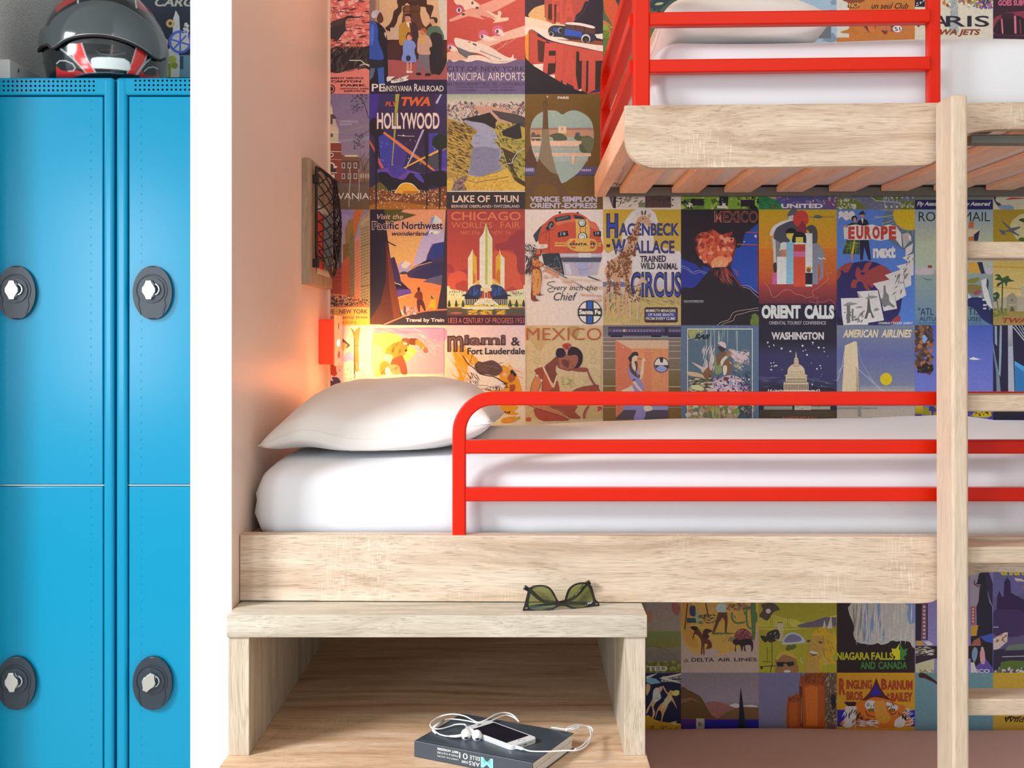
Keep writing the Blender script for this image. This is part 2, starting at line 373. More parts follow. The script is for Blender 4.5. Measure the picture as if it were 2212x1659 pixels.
def hcol(p):
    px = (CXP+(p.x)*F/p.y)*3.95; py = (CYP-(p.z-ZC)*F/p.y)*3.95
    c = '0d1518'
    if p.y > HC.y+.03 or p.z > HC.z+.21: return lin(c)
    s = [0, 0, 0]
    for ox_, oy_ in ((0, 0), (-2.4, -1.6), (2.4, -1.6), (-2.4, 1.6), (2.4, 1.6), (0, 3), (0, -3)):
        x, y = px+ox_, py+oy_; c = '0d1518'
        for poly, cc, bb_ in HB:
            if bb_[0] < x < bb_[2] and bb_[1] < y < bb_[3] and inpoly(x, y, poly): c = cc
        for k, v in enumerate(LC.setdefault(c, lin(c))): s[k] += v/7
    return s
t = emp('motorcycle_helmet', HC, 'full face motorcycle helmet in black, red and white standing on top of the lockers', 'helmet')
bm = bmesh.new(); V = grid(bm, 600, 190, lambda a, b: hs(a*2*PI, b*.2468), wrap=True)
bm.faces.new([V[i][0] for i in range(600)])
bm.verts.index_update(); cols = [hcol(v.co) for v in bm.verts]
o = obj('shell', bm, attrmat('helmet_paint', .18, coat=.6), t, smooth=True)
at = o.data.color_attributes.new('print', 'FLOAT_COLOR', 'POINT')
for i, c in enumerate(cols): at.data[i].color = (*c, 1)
vb = q('415 395 455 435 560 378 680 348 820 338 960 345 1100 370 1200 400 1290 440 1372 505')
vt = q('415 230 445 160 520 95 620 42 720 15 850 5 1000 14 1130 52 1240 110 1330 190 1376 300')
_lq = {}
def linq(tab, x):
    t = _lq.setdefault(id(tab), [(v.x/3.95, v.y/3.95) for v in crom([(a, b, 0) for a, b in tab], 8)])
    if x <= t[0][0]: return t[0][1]
    for (a, b), (c, d) in zip(t, t[1:]):
        if a <= x <= c and c > a: return b+(d-b)*(x-a)/(c-a)
    return t[-1][1]
def zof(px, tab, k):            # height of the visor edge above the locker at photo column px
    py = linq(tab, px); return (ZC-(py-CYP)*2.57/F)-HC.z
def vis(a, b, k=1.055):
    u = lerp(-1.50, 1.50, a); p = hs(u, .12, k); px = CXP+p.x*F/p.y
    z0, z1 = zof(px, vb, k), zof(px, vt, k); zz = lerp(z0, z1, b)
    if abs(u) > 1.15: zz = lerp(zz, .12, (abs(u)-1.15)/.35*.35)
    return hs(u, zz, k if 0 < b < 1 else k-.012)
bm = bmesh.new(); grid(bm, 90, 30, lambda a, b: vis(a, b))
mv = mat('smoked_visor', (.055, .075, .08), .12, spec=.8, coat=.6)
obj('visor', bm, mv, t, smooth=True)
bm = bmesh.new(); tube(bm, [vis(i/70, .0, 1.062) for i in range(71)], .0034, 8); obj('visor_seal', bm, M['net'], t, smooth=True)
bm = bmesh.new(); tube(bm, [vis(i/70, .035, 1.058) for i in range(8, 62)], .0011, 6); obj('visor_edge_glint', bm, M['metal'], t, smooth=True)  # silver highlight along the visor rim, modelled as a thin metal tube
# ---------------------------------------------------------------- beds
LB = emp('lower_bunk', (.5, 2.5, .47), 'lower bunk with a pale oak front board and rounded orange red guard rail', 'bunk bed')
ysh = lambda X: 2.04-.0167*(X+.503)
def sq(r=.22): 
    pts = []
    for cx, cy, a0 in ((1, 1, 0), (-1, 1, 1), (-1, -1, 2), (1, -1, 3)):
        for k in range(3): a = (a0+k/2)*PI/2; pts.append((cx*(1-r)+r*math.cos(a), cy*(1-r)+r*math.sin(a)))
    return pts
z0, z1, zn = .7395, .8552, .7947
cur = [(.690, z0), (.705, z0+.0005), (.715, z0+.003), (.725, z0+.010), (.741, z0+.029), (.761, z0+.0425), (.778, .7897), (.7975, .7937), (.822, zn)]
out = [(XP+.001, z0)]+cur+[(1.49, zn), (1.49, z1), (XP+.001, z1)]
bm = bmesh.new(); prism(bm, out, lambda a, b: (a, ysh(a), b), lambda a, b: (a, ysh(a)+.034, b), .0015)
obj('front_board', bm, M['oakx'], LB)
obj('back_board', newbox(XP+.002, 1.49, 2.93, 2.955, .76, .855, .002), M['oakx'], LB)
obj('end_board', newbox(XP+.002, XP+.024, 2.076, 2.93, .76, .845, .002), M['oaky'], LB)
for i in range(14): obj('slat', newbox(-.43+i*.1326, -.362+i*.1326, 2.08, 2.93, .80, .815, .002), M['slat'], LB)
def bars(bm, path, ht=.0119, up=(0, 1, 0)): tube(bm, path, ht, sec=sq(), up=up)
D = 2.052
XL, ZT, R = -.1155, 1.0954, .060
arc = [(XL+R-R*math.cos(a), D, ZT-R+R*math.sin(a)) for a in [i*PI/20 for i in range(11)]]
XR = 1.30; arc2 = [(XR-R+R*math.sin(a), D, ZT-R+R*math.cos(a)) for a in [i*PI/20 for i in range(11)]]
bm = bmesh.new(); bars(bm, [(XL, D, .8535), (XL, D, .93)]+arc+arc2+[(XR, D, .8535)])
for z in (1.0101, .926): bars(bm, [(XL+.0116, D, z), (XR-.0116, D, z)])
obj('guard_rail', bm, M['red'], LB, smooth=False)
# -- mattress of the lower bunk
top = [(-.50, .984), (-.2, .987), (0, .9885), (.2, .9965), (.4, 1.0015), (.7, 1.003), (.82, 1.006), (.95, 1.0125), (1.03, 1.016), (1.15, 1.004), (1.5, 1.0)]
random.seed(4)
def matt(X0, X1, Y0, Y1, Z0, ztop, r, lumps=.002, tuck=.0):
    """soft slab: closed loop of cross sections along X with pillowy ends"""
    bm = bmesh.new(); n = 150; k = 56; rings = []
    for i in range(n+1):
        a = i/n; X = lerp(X0, X1, a); d0 = min(X-X0, X1-X); e = min(1, d0/r); s = math.sqrt(max(0, 1-(1-e)**2))
        zt = ztop(X); H = zt-Z0; ring = []
        for j in range(k):
            th = 2*PI*j/k; c, sn = math.cos(th), math.sin(th); p = 2/7.5
            y = (Y0+Y1)/2+math.copysign(abs(c)**p, c)*(Y1-Y0)/2*(1-.06*(1-s))
            zz = Z0+H/2+math.copysign(abs(sn)**(2/4.2), sn)*H/2*(.30+.70*s)
            zz += lumps*math.sin(X*9+y*5)*math.sin(y*11)*(1 if sn > 0 else 0)
            y -= .004*math.sin(X*6+1)*(zz-Z0)/H
            xx = X-(0 if a > .5 else 1)*tuck*(1-s)*math.sin(5*th+2)*.35
            ring.append(bm.verts.new((xx, y, zz)))
        rings.append(ring)
    for i in range(n):
        for j in range(k): bm.faces.new((rings[i][j], rings[i+1][j], rings[i+1][(j+1) % k], rings[i][(j+1) % k]))
    bm.faces.new(rings[0]); bm.faces.new(rings[-1]); return bm
def lt(X): return interp(top, X)+.003*math.sin(X*4)
m1 = emp('mattress', (.5, 2.5, .82), 'white covered mattress lying on the lower bunk behind the rounded guard rail', 'mattress', None)
obj('sheet', matt(-.492, 1.48, 2.085, 2.950, .815, lt, .055, .002, .010), M['linen'], m1, smooth=True)
# -- pillows
def pillow(name, c, ze, T, zmin, label, mname, fwd=.018, power=.42, seedz=0):
    FL, FR, BR, BL = [Vector(v) for v in c]
    n = 70
    def mid(u, v):
        p = FL.lerp(FR, u).lerp(BL.lerp(BR, u), v)
        bow = .022
        p += Vector((bow*(1-2*u)*4*v*(1-v)*abs(1-2*u)**2, bow*(1-2*v)*4*u*(1-u)*abs(1-2*v)**2, 0))
        p.z += ze(u)*(1-v)**2 if ze else 0
        return p
    def h(u, v):
        a = max(0, 1-abs(2*u-1)**2.6); b = max(0, 1-abs(2*v-1)**2.8)
        return (a**power)*(b**power)
    bm = bmesh.new()
    for side in (1, -1):
        def fn(a, b):
            p = mid(a, b); k = h(a, b)
            wr = .0016*math.sin(23*a+9*b+seedz)*math.sin(17*b+5*a)+.0022*math.sin(40*b+18*a)*(abs(2*a-1)**4)
            if side > 0: p.z += T[0]*k*(.72+.28*math.sin(PI*b))+wr*k
            else:
                p.z -= T[1]*k; p.y -= fwd*k*(1-b)**6*3
                p.z = max(p.z, zmin) if k > .05 else p.z
            return p
        grid(bm, n, n, fn)
    bmesh.ops.remove_doubles(bm, verts=bm.verts, dist=.0004)
    # seam piping
    t = emp(name, ((FL+BR)/2).to_tuple()[:2]+(zmin,), label, 'pillow')
    obj('pillowcase', bm, M[mname], t, smooth=True)
    bm = bmesh.new(); loop = [mid(i/40, 0) for i in range(41)]+[mid(1, i/40) for i in range(1, 41)]+[mid(1-i/40, 1) for i in range(1, 41)]+[mid(0, 1-i/40) for i in range(1, 40)]
    tube(bm, loop, .0013, 6, closed=True); obj('seam', bm, M[mname], t, smooth=True)
    return t
pillow('pillow', ((-.490, 2.13, .995), (-.058, 2.13, 1.046), (-.048, 2.86, 1.014), (-.470, 2.86, 1.02)),
       lambda u: .030*math.exp(-((u-.18)/.16)**2)-.006*math.sin(PI*u), (.098, .05), .9925, 'white pillow at the head of the lower bunk below the net pocket', 'linen2')
# -- upper bunk
tilt = lambda X: .009*(X-.176)
UB = emp('upper_bunk', (.8, 2.5, 1.49), 'upper bunk with oak front board, slats underneath and straight orange red guard rail', 'bunk bed')
XU = .1762; z0, z1, zn = 1.5007, 1.6105, 1.563; r = .055
dc = [(x, z0+(z-.7395)*(zn-z0)/(.7947-.7395)) for x, z in cur]
out = [(XU+r-r*math.sin(a), z0+r-r*math.cos(a)) for a in [i*PI/20 for i in range(10, -1, -1)]]+dc+[(1.49, zn), (1.49, z1), (XU, z1)]
bm = bmesh.new(); prism(bm, out, lambda a, b: (a, 2.03, b+tilt(a)), lambda a, b: (a, 2.052, b+tilt(a)), .0012)
obj('front_board', bm, M['oakx'], UB)
obj('side_beam', newbox(XU+.001, XU+.028, 2.054, 2.93, 1.5565, 1.6105, .0015), M['slat'], UB)
for i in range(11):
    x = (1338-CXP)*2.925/F+i*.1322
    bm = bmesh.new(); box(bm, x, x+.068, 2.054, 2.925, 1.564+tilt(x), 1.579+tilt(x), .0025); box(bm, x+.004, x+.064, 2.056, 2.924, 1.5785+tilt(x), 1.5845+tilt(x), .002)
    obj('slat', bm, M['slat'], UB)
obj('back_rail', newbox(XU+.03, 1.49, 2.93, 2.96, 1.560, 1.582, .001), M['grey'], UB, label='dark steel rail against the wall')
obj('support_bracket', newbox(.795, 1.48, 2.060, 2.085, 1.548, 1.565, .002), M['grey'], UB, label='grey steel angle under the board right of the ladder')
D = 2.052; bm = bmesh.new(); h = .0147
xl = (1386.5-CXP)*2.04/F; xr = (2021.5-CXP)*2.04/F; zt = 1.854
def upost(bm, x, ztop=1.865): bars(bm, [(x, D+.003, 1.608+tilt(x)), (x, D+.003, ztop)], h if x < .3 else .0106)
upost(bm, xl); upost(bm, xr)
for z in (1.770, 1.6865, zt): bars(bm, [(xl+.0145, D, z-.0045), (xr-.0105, D, z+.001)])
obj('guard_rail', bm, M['red'], UB)
bm = bmesh.new(); xs = .199; Rr = .05; yb = 2.85
arc = [(xs, yb-Rr+Rr*math.sin(a), zt-Rr+Rr*math.cos(a)) for a in [i*PI/16 for i in range(9)]]
bars(bm, [(xs, 2.065, zt)]+arc+[(xs, yb, 1.611)], up=(1, 0, 0))
for z in (1.770, 1.6865): bars(bm, [(xs, 2.065, z), (xs, yb-.004, z)], up=(1, 0, 0))
obj('side_rail', bm, M['red'], UB)
m2 = emp('mattress', (.8, 2.5, 1.58), 'white covered mattress on the upper bunk beneath the ceiling', 'mattress')
obj('sheet', matt(.232, 1.48, 2.088, 2.945, 1.592, lambda X: 1.752+.012*math.exp(-((X-.75)/.35)**2)+.0025*math.sin(X*8), .05, .0015), M['linen'], m2, smooth=True)
obj('underside', newbox(.236, 1.475, 2.062, 2.945, 1.5875, 1.605, .003), M['quilt'], m2, label='quilted underside seen between the slats')
pillow('pillow', ((.255, 2.15, 1.800), (.575, 2.16, 1.800), (.625, 2.84, 1.805), (.235, 2.84, 1.800)), None, (.112, .07), 1.767, 'white pillow on the upper bunk cut by the top of the photo', 'linen2', seedz=2)
# -- low pull-out bed
m3 = emp('low_mattress', (.9, 2.5, 0), 'white low mattress tinted with warm bounce light under the lower bunk at floor level', 'mattress')
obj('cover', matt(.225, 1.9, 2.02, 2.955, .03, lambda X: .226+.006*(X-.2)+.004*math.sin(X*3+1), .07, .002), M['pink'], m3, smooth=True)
# ---------------------------------------------------------------- ladder
LD = emp('bunk_ladder', (.93, 1.98, 0), 'pale beech ladder standing in front of both bunks', 'ladder')
for i, (xa, xb) in enumerate(((.7157, .7436), (1.135, 1.163))):
    bm = newbox(xa, xb, 1.940, 2.018, 0, 1.612, .0055, 4)
    for v in bm.verts: v.co.y -= .010*(1-v.co.z/1.612)
    obj('rail', bm, M['beech'], LD)
for z in (1.3656, 1.1068, .851, .5946, .338, .082):
    obj('rung', newbox(.741, 1.137, 1.955-.010*(1-z/1.612), 2.018-.010*(1-z/1.612), z-.0282, z, .003), M['beechx'], LD)
# ---------------------------------------------------------------- stepped cabinet
CB = emp('step_cabinet', (-.15, 2.2, 0), 'pale oak stepped open cabinet standing in front of the lower bunk', 'cabinet')
YF = 1.940; ZS = .5015
obj('top_panel', newbox(-.4995, .2056, YF, 2.72, .7008, .7378, .0012), M['oakedge'], CB)
obj('side_panel', newbox(-.4980, -.4626, YF+.004, 2.72, ZS, .7006, .001), M['oakz'], CB)
obj('side_panel', newbox(.1676, .2030, YF+.004, 2.72, ZS, .7006, .001), M['oakz'], CB)
obj('back_panel', newbox(-.4620, .1670, 2.70, 2.72, ZS, .7006, .001), M['oaks'], CB)
obj('step_panel', newbox(-.4995, .2056, 1.60, 2.72, .465, ZS, .0012), M['oaks'] if 'oaks' in M else M['oakx'], CB)
obj('side_panel', newbox(-.4980, -.4626, 1.604, 2.72, 0, .4648, .001), M['oakz'], CB)
obj('side_panel', newbox(.1676, .2030, 1.604, 2.72, 0, .4648, .001), M['oakz'], CB)
# ---------------------------------------------------------------- wall panel with net pocket
NP = emp('net_pocket', (XP+.01, 2.78, 1.465), 'oak board on the partition wall with a black elastic net pocket', 'wall pocket')
obj('board', newbox(XP, -.4855, 2.614, 2.925, 1.322, 1.608, .0012), M['oakd'], NP)
y0, y1, zz0, zz1, xb = 2.655, 2.905, 1.345, 1.592, -.4835
def net(s, t_):
    b = (math.sin(PI*min(1, max(0, s)))**.7)*(.55+.45*math.sin(PI*min(1, max(0, t_))))
    return Vector((xb+.006+.034*b, lerp(y0, y1, s), lerp(zz0+.05*abs(s-.45)*2*(1-t_)**3, zz1-.012*math.sin(PI*s)*t_, t_)))
bm = bmesh.new()
n = 5; m = 9
for d in (1, -1):
    for k in range(-m, n+m+1):
        pts = []
        for j in range(0, 61):
            t_ = j/60; s = (k+d*t_*m*.92)/n+.08*math.sin(9*t_+k)*.3
            if -.001 <= s <= 1.001: pts.append(net(s, t_)+Vector((.0006*math.sin(j*1.7+k), 0, 0)))
            elif len(pts) > 2: tube(bm, pts, .0017, 5); pts = []
            else: pts = []
        if len(pts) > 2: tube(bm, pts, .0017, 5)
loop = [net(0, i/30) for i in range(31)]+[net(i/20, 1) for i in range(1, 21)]+[net(1, 1-i/30) for i in range(1, 31)]+[net(1-i/20, 0) for i in range(1, 20)]
tube(bm, loop, .0034, 8, closed=True)
obj('net', bm, M['net'], NP, smooth=True)
for z in (1.372, 1.565):
    obj('clip', newbox(xb-.002, xb+.012, y0-.006, y0+.007, z-.010, z+.010, .002), M['net'], NP)
def card(name, ya, yb, za, zb, x0, x1, lean, m, label, cat):
    bm = bmesh.new(); box(bm, x0, x1, ya, yb, za, zb, .0008)
    for v in bm.verts: v.co.y += lean*(v.co.z-za); v.co.x += .02*math.sin(PI*(v.co.z-za)/(zb-za))
    o = obj(name, bm, m, origin=(x0, ya, za)); tag(o, label, cat, 'leaflets in the net pocket'); return o
card('red_leaflet', 2.685, 2.79, 1.362, 1.492, -.4825, -.4805, -.03, mat('red_card', 'd8341c', .5), 'red folded leaflet held in the black net pocket', 'leaflet')
card('blue_leaflet', 2.755, 2.875, 1.362, 1.497, -.4795, -.4775, .02, mat('blue_card', '6c8790', .5, noise=(30, .5)), 'grey blue leaflet held in the black net pocket behind the red one', 'leaflet')
card('white_leaflet', 2.70, 2.87, 1.350, 1.512, -.4846, -.4832, 0, mat('pale_card', 'd8cbb4', .5, noise=(20, .2)), 'cream leaflet at the back of the black net pocket', 'leaflet')
# ---------------------------------------------------------------- reading lamp
RL = emp('reading_lamp', (XP+.02, 2.88, 1.13), 'small orange red box lamp glowing on the partition wall above the pillow', 'lamp')
mr = mat('lamp_red', (.86, .05, .012), .3, emit=(1, .05, .01), estr=.18)
mg = mat('lamp_face', (.90, .22, .12), .25, emit=(1, .22, .10), estr=.75)
obj('housing', newbox(XP, -.4665, 2.826, 2.950, 1.135, 1.245, .003), mr, RL)
obj('diffuser', newbox(-.4664, -.4640, 2.832, 2.952, 1.131, 1.256, .0012), mg, RL, label='glowing pink orange front of the lamp')
def disc(x, y, z, ry, rz): return prism(bmesh.new(), [(y+ry*math.cos(a*PI/12), z+rz*math.sin(a*PI/12)) for a in range(24)], lambda a, b: (x, a, b), lambda a, b: (x+.0012, a, b), 0)
obj('bulb', disc(-.4640, 2.889, 1.187, .017, .0085), mat('lamp_bulb', (1, .8, .4), .4, emit=(1, .72, .30), estr=5), RL, label='bright yellow light spot')
obj('switch', disc(-.4640, 2.889, 1.158, .015, .009), mat('switch_red', (.25, .01, .005), .4), RL, label='dark red oval switch')
obj('slot', newbox(-.4640, -.4632, 2.884, 2.893, 1.222, 1.236), mat('slot_dark', (.05, .01, .01), .5), RL)
light('lamp_beam', 'AREA', (-.4615, 2.842, 1.187), 1.4, (1, .60, .20), .03, aim=(.2, 2.90, 1.10))
light('lamp_side_glow', 'POINT', (-.405, 2.73, 1.10), .65, (1, .22, .08), .05)
# ---------------------------------------------------------------- text helper
_tc = {}
def glyphs(s, bold=0, shear=0, space=1):
    key = (s, bold, shear, space)
    if key in _tc: return _tc[key]
    cu = bpy.data.curves.new('lettering', 'FONT'); cu.body = s; cu.size = 1; cu.offset = bold; cu.resolution_u = 3; cu.space_character = space; cu.fill_mode = 'FRONT' if hasattr(cu, 'fill_mode') else cu.fill_mode
    ob = bpy.data.objects.new('lettering', cu); S.collection.objects.link(ob)
    dg = bpy.context.evaluated_depsgraph_get(); dg.update()
    me = bpy.data.meshes.new_from_object(ob.evaluated_get(dg)); me.calc_loop_triangles()
    vs = [(v.co.x+shear*v.co.y, v.co.y) for v in me.vertices]
    tr = [tuple(t.vertices) for t in me.loop_triangles]
    bpy.data.objects.remove(ob); bpy.data.curves.remove(cu); bpy.data.meshes.remove(me)
    x0 = min(v[0] for v in vs); x1 = max(v[0] for v in vs); y0 = min(v[1] for v in vs); y1 = max(v[1] for v in vs)
    vs = [((x-x0)/(x1-x0), (y-y0)/(y1-y0)) for x, y in vs]
    _tc[key] = (vs, tr); return _tc[key]
def text3(bm, s, O, U, V, mi=0, bold=0, shear=0):
    """lettering whose ink box starts at O and spans vectors U (reading direction) and V (up)"""
    vs, tr = glyphs(s, bold, shear); O, U, V = Vector(O), Vector(U), Vector(V)
    bv = [bm.verts.new(O+U*a+V*b) for a, b in vs]
    for t in tr:
        for i in (): pass
        try: f = bm.faces.new([bv[i] for i in t]); f.material_index = mi
        except ValueError: pass
# ---------------------------------------------------------------- book on the step
BO = PZ(895, 1600, .5286); ba = (PZ(1150, 1648.5, .5286)-BO); BLn = ba.length; ba.normalize(); bb = Vector((-ba.y, ba.x, 0)); BWd = .157
zb0, zb1 = ZS+.0003, .5286
def B(a, b, z): p = BO+ba*a+bb*b; return Vector((p.x, p.y, z))
def slab(bm, a0, a1, b0, b1, z0, z1, bev, mi=0, fr=None):
    fr = fr or B; return prism(bm, [(a0, b0), (a1, b0), (a1, b1), (a0, b1)], lambda a, b: fr(a, b, z0), lambda a, b: fr(a, b, z1), bev, mi)
BK = emp('guide_book', (BO.x+.1, BO.y+.05, ZS), 'thick dark blue grey softcover book lying on the cabinet step', 'book')
mc = mat('book_cover', (.045, .062, .080), .42, noise=(40, .15))
bm = bmesh.new(); slab(bm, 0, BLn, 0, BWd, zb1-.0016, zb1, .0006); slab(bm, 0, BLn, 0, BWd, zb0, zb0+.0016, .0006); slab(bm, 0, BLn, 0, .0022, zb0, zb1, .0008)
tube(bm, [B(0, .008, zb1), B(BLn, .008, zb1)], .0005, 6)
obj('cover', bm, mc, BK)
bm = bmesh.new()
for i in range(11):
    z = lerp(zb0+.0017, zb1-.0017, i/11); z2 = lerp(zb0+.0017, zb1-.0017, (i+1)/11)
    slab(bm, .0012, BLn-.0016-.0012*(i % 2)-.0008*(i % 3), .0023, BWd-.0015-.0008*(i % 2), z, z2, .0002)
obj('pages', bm, mat('book_pages', (.78, .74, .68), .8), BK)
bm = bmesh.new(); off = -bb*.0004
def sp(a, z): return B(a, 0, z)+off
def sptext(s, za, zb_, y0, y1, mi, bold=0):     # photo columns (zoomed) -> distance along the spine; lettering stands on its head
    a1 = lerp(0, BLn, (za-130)/(1069-130)); a0 = lerp(0, BLn, (zb_-130)/(1069-130))
    H = zb1-zb0; z0_, z1_ = zb0+H*y0, zb0+H*y1
    text3(bm, s, sp(a0, z0_), sp(a1, z0_)-sp(a0, z0_), Vector((0, 0, z1_-z0_)), mi, bold)
# photo: text is upside down, so it reads from right to left
sptext('M', 672, 768, .80, .16, 0, .025); sptext('ARS', 578, 664, .42, .16, 1, .0); sptext('EILLE', 584, 664, .76, .52, 1, .0)
sptext('CODE', 520, 572, .36, .22, 1, .02); sptext('01', 500, 568, .82, .46, 1, 0)
sptext('LIFESTYLE, SHOPS', 322, 492, .40, .30, 1); sptext('FOOD & CULTURE', 322, 492, .62, .50, 1); sptext('BEST ADRESSES', 322, 492, .86, .72, 1, .02)
obj('spine_lettering', bm, [mat('print_teal', (.25, .80, .76), .5), mat('print_white', (.80, .83, .85), .5)], BK, label='upside down white and turquoise title')
# ---------------------------------------------------------------- phone on the book
ph0 = Vector((-.0415, 1.9545, 0)); pa = Vector((.690, -.724, 0)); pb = Vector((.724, .690, 0)); zp = zb1+.0002
def Q(a, b, z): p = ph0+pa*a+pb*b; return Vector((p.x, p.y, z))
def rr(l, w_, r, n=6): return [(cx*(l-r)+r*math.cos(a0+k*PI/2/n), cy*(w_-r)+r*math.sin(a0+k*PI/2/n)) for cx, cy, a0 in ((1, 1, 0), (-1, 1, PI/2), (-1, -1, PI), (1, -1, 1.5*PI)) for k in range(n+1)]
PH = emp('smartphone', (ph0.x, ph0.y, zb1), 'white and silver smartphone with dark screen lying on the book', 'phone')
bm = bmesh.new(); prism(bm, rr(.0619, .0293, .009), lambda a, b: Q(a, b, zp), lambda a, b: Q(a, b, zp+.0074), .0006); obj('body', bm, mat('phone_alu', (.80, .81, .83), .3, metal=.3), PH)
bm = bmesh.new(); prism(bm, rr(.0612, .0286, .0085), lambda a, b: Q(a, b, zp+.0074), lambda a, b: Q(a, b, zp+.0078), .0001); obj('front_glass', bm, mat('phone_white', (.86, .87, .90), .12, coat=.5), PH)
bm = bmesh.new(); prism(bm, rr(.0443, .0258, .0005, 1), lambda a, b: Q(a, b, zp+.0078), lambda a, b: Q(a, b, zp+.00795), 0); obj('screen', bm, mat('phone_screen', (.006, .009, .025), .08, coat=.5), PH)
bm = bmesh.new(); tube(bm, [Q(.0528+.0052*math.cos(a*PI/14), .0052*math.sin(a*PI/14), zp+.0079) for a in range(28)], .00045, 5, closed=True); obj('home_button', bm, M['metal'], PH)
bm = bmesh.new(); prism(bm, [(a*.005-.0528, b*.0008) for a, b in ((-.3, -1), (.3, -1), (.3, 1), (-.3, 1))], lambda a, b: Q(a, b*5, zp+.0078), lambda a, b: Q(a, b*5, zp+.008), 0)
obj('earpiece', bm, M['lockp'], PH)
bm = bmesh.new()
for b in range(6): 
    for s in (1, -1): prism(bm, [(x*.0005, y*.0005) for x, y in ((1, 1), (-1, 1), (-1, -1), (1, -1))], lambda x, y: Q(.0620, s*(.009+b*.0018)+x, zp+.0036+y), lambda x, y: Q(.0616, s*(.009+b*.0018)+x, zp+.0036+y), 0)
prism(bm, [(x*.004, y*.0008) for x, y in ((1, 1), (-1, 1), (-1, -1), (1, -1))], lambda x, y: Q(.0620, x, zp+.0036+y), lambda x, y: Q(.0616, x, zp+.0036+y), 0)
obj('ports', bm, M['lockp'], PH)
# ---------------------------------------------------------------- earphones
EP = emp('earphones', (-.10, 1.98, zb1), 'white wired earphones with tangled cable lying over phone and book', 'earphones')
mw = mat('white_rubber', (.86, .86, .87), .35)
def W(zx, zy, h):
    h = h/1000 if abs(h) >= 1 else h
    return PZ(860+zx/3.687, 1220+zy/3.687, zb1+h)
def wire(s, r=.0013, k=6):
    v = [float(a) for a in s.split()]
    tube(wb, crom([W(v[i], v[i+1], v[i+2]/1000+1e-6) for i in range(0, len(v), 3)], k), r, 6)
wb = bmesh.new()
wire('1000 1468 4 1060 1485 2 1200 1487 2 1330 1480 3 1420 1478 3 1480 1455 1 1520 1410 -4 1535 1360 -8 1525 1310 -6 1480 1280 0 1420 1275 5 1370 1290 6 1330 1310 5 1270 1302 2 1220 1296 2')
wire('1408 1468 2 1460 1445 0 1510 1395 -6 1545 1345 -10 1540 1300 -4 1490 1283 0 1430 1283 6 1385 1300 7 1350 1312 5 1340 1322 3 1370 1318 2 1410 1305 4 1440 1290 5')
wire('960 1247 2 930 1210 4 890 1185 6 830 1178 8 770 1195 10 700 1235 8 640 1255 5 590 1235 5 530 1205 7 450 1190 8 380 1195 6 320 1215 3 275 1245 3 255 1275 4 275 1305 4 320 1345 2 370 1362 2 412 1366 3')
wire('962 1250 2 930 1222 3 880 1200 4 830 1203 6 760 1235 6 690 1258 4 640 1262 3 560 1245 3 470 1232 3 400 1230 4 350 1248 5')
wire('285 1298 4 300 1308 4 350 1305 3 410 1288 3 460 1272 5 520 1270 9 540 1278 10')
wire('285 1298 4 275 1320 3 300 1345 2')
obj('cable', wb, mw, EP, smooth=True)
wb = bmesh.new(); tube(wb, [W(362, 1243, 5), W(285, 1295, 5)], .0026, 10); obj('remote', wb, mat('remote_grey', (.62, .64, .66), .3), EP, smooth=True)
wb = bmesh.new(); tube(wb, [W(925, 1448, 4), W(985, 1465, 4), W(1002, 1470, 3.5)], [.0028, .0028, .0015], 10); obj('plug', wb, mw, EP, smooth=True)
for (sx, sy, ex, ey, cx, cy) in ((412, 1366, 512, 1366, 540, 1352), (530, 1276, 600, 1316, 628, 1360)):
    wb = bmesh.new(); c = W(cx, cy, 7.5)
    tube(wb, [W(sx, sy, 4), W((sx+ex)/2, (sy+ey)/2, 5.5), c.lerp(W(ex, ey, 7), .25)], [.0018, .0024, .0030], 10)
    grid(wb, 20, 14, lambda a, b: c+Vector((.0086*math.cos(2*PI*a)*math.sin(PI*b), .0072*math.sin(2*PI*a)*math.sin(PI*b), .0098*math.cos(PI*b))))
    e = obj('earbud', wb, mw, EP, smooth=True)
    wb = bmesh.new(); c2 = c+Vector((.0008, -.0058, -.0035))
    grid(wb, 14, 8, lambda a, b: c2+Vector((.0038*math.cos(2*PI*a)*math.sin(PI*b), .0020*math.sin(2*PI*a)*math.sin(PI*b), .0024*math.cos(PI*b)))); obj('mesh', wb, M['lockp'], e, smooth=True)
# ---------------------------------------------------------------- sunglasses on the cabinet top
GL, GR = PZ(1129.9, 1320, .7380), PZ(1292.6, 1309.5, .7380); SG = emp('sunglasses', (GL+GR)/2, 'black framed sunglasses with green lenses resting upside down on the cabinet top', 'sunglasses')
def G(zx, zy, dy=0):
    px, py = 860+zx/3.687, 1220+zy/3.687; t_ = (px-1129.9)/(1292.6-1129.9); s = 2*t_-1
    D = min(2.0205, lerp(GL.y, GR.y, t_)+.010*s*s-.006+dy); return P(px, py, D)
fo = q('994 372 1004 322 1022 250 1038 196 1072 168 1140 160 1196 172 1236 212 1262 262 1284 296 1304 302 1322 292 1334 246 1356 192 1398 156 1452 140 1508 144 1542 170 1558 222 1574 276 1600 300 1600 334 1566 330 1520 340 1440 356 1364 342 1320 326 1284 330 1230 358 1150 374 1060 378')
l1 = q('1040 316 1052 240 1076 190 1140 178 1194 190 1230 236 1256 290 1250 334 1190 352 1120 362 1056 350'); l2 = q('1342 304 1354 244 1378 192 1424 160 1482 156 1518 178 1538 230 1552 288 1520 322 1440 344 1374 330')
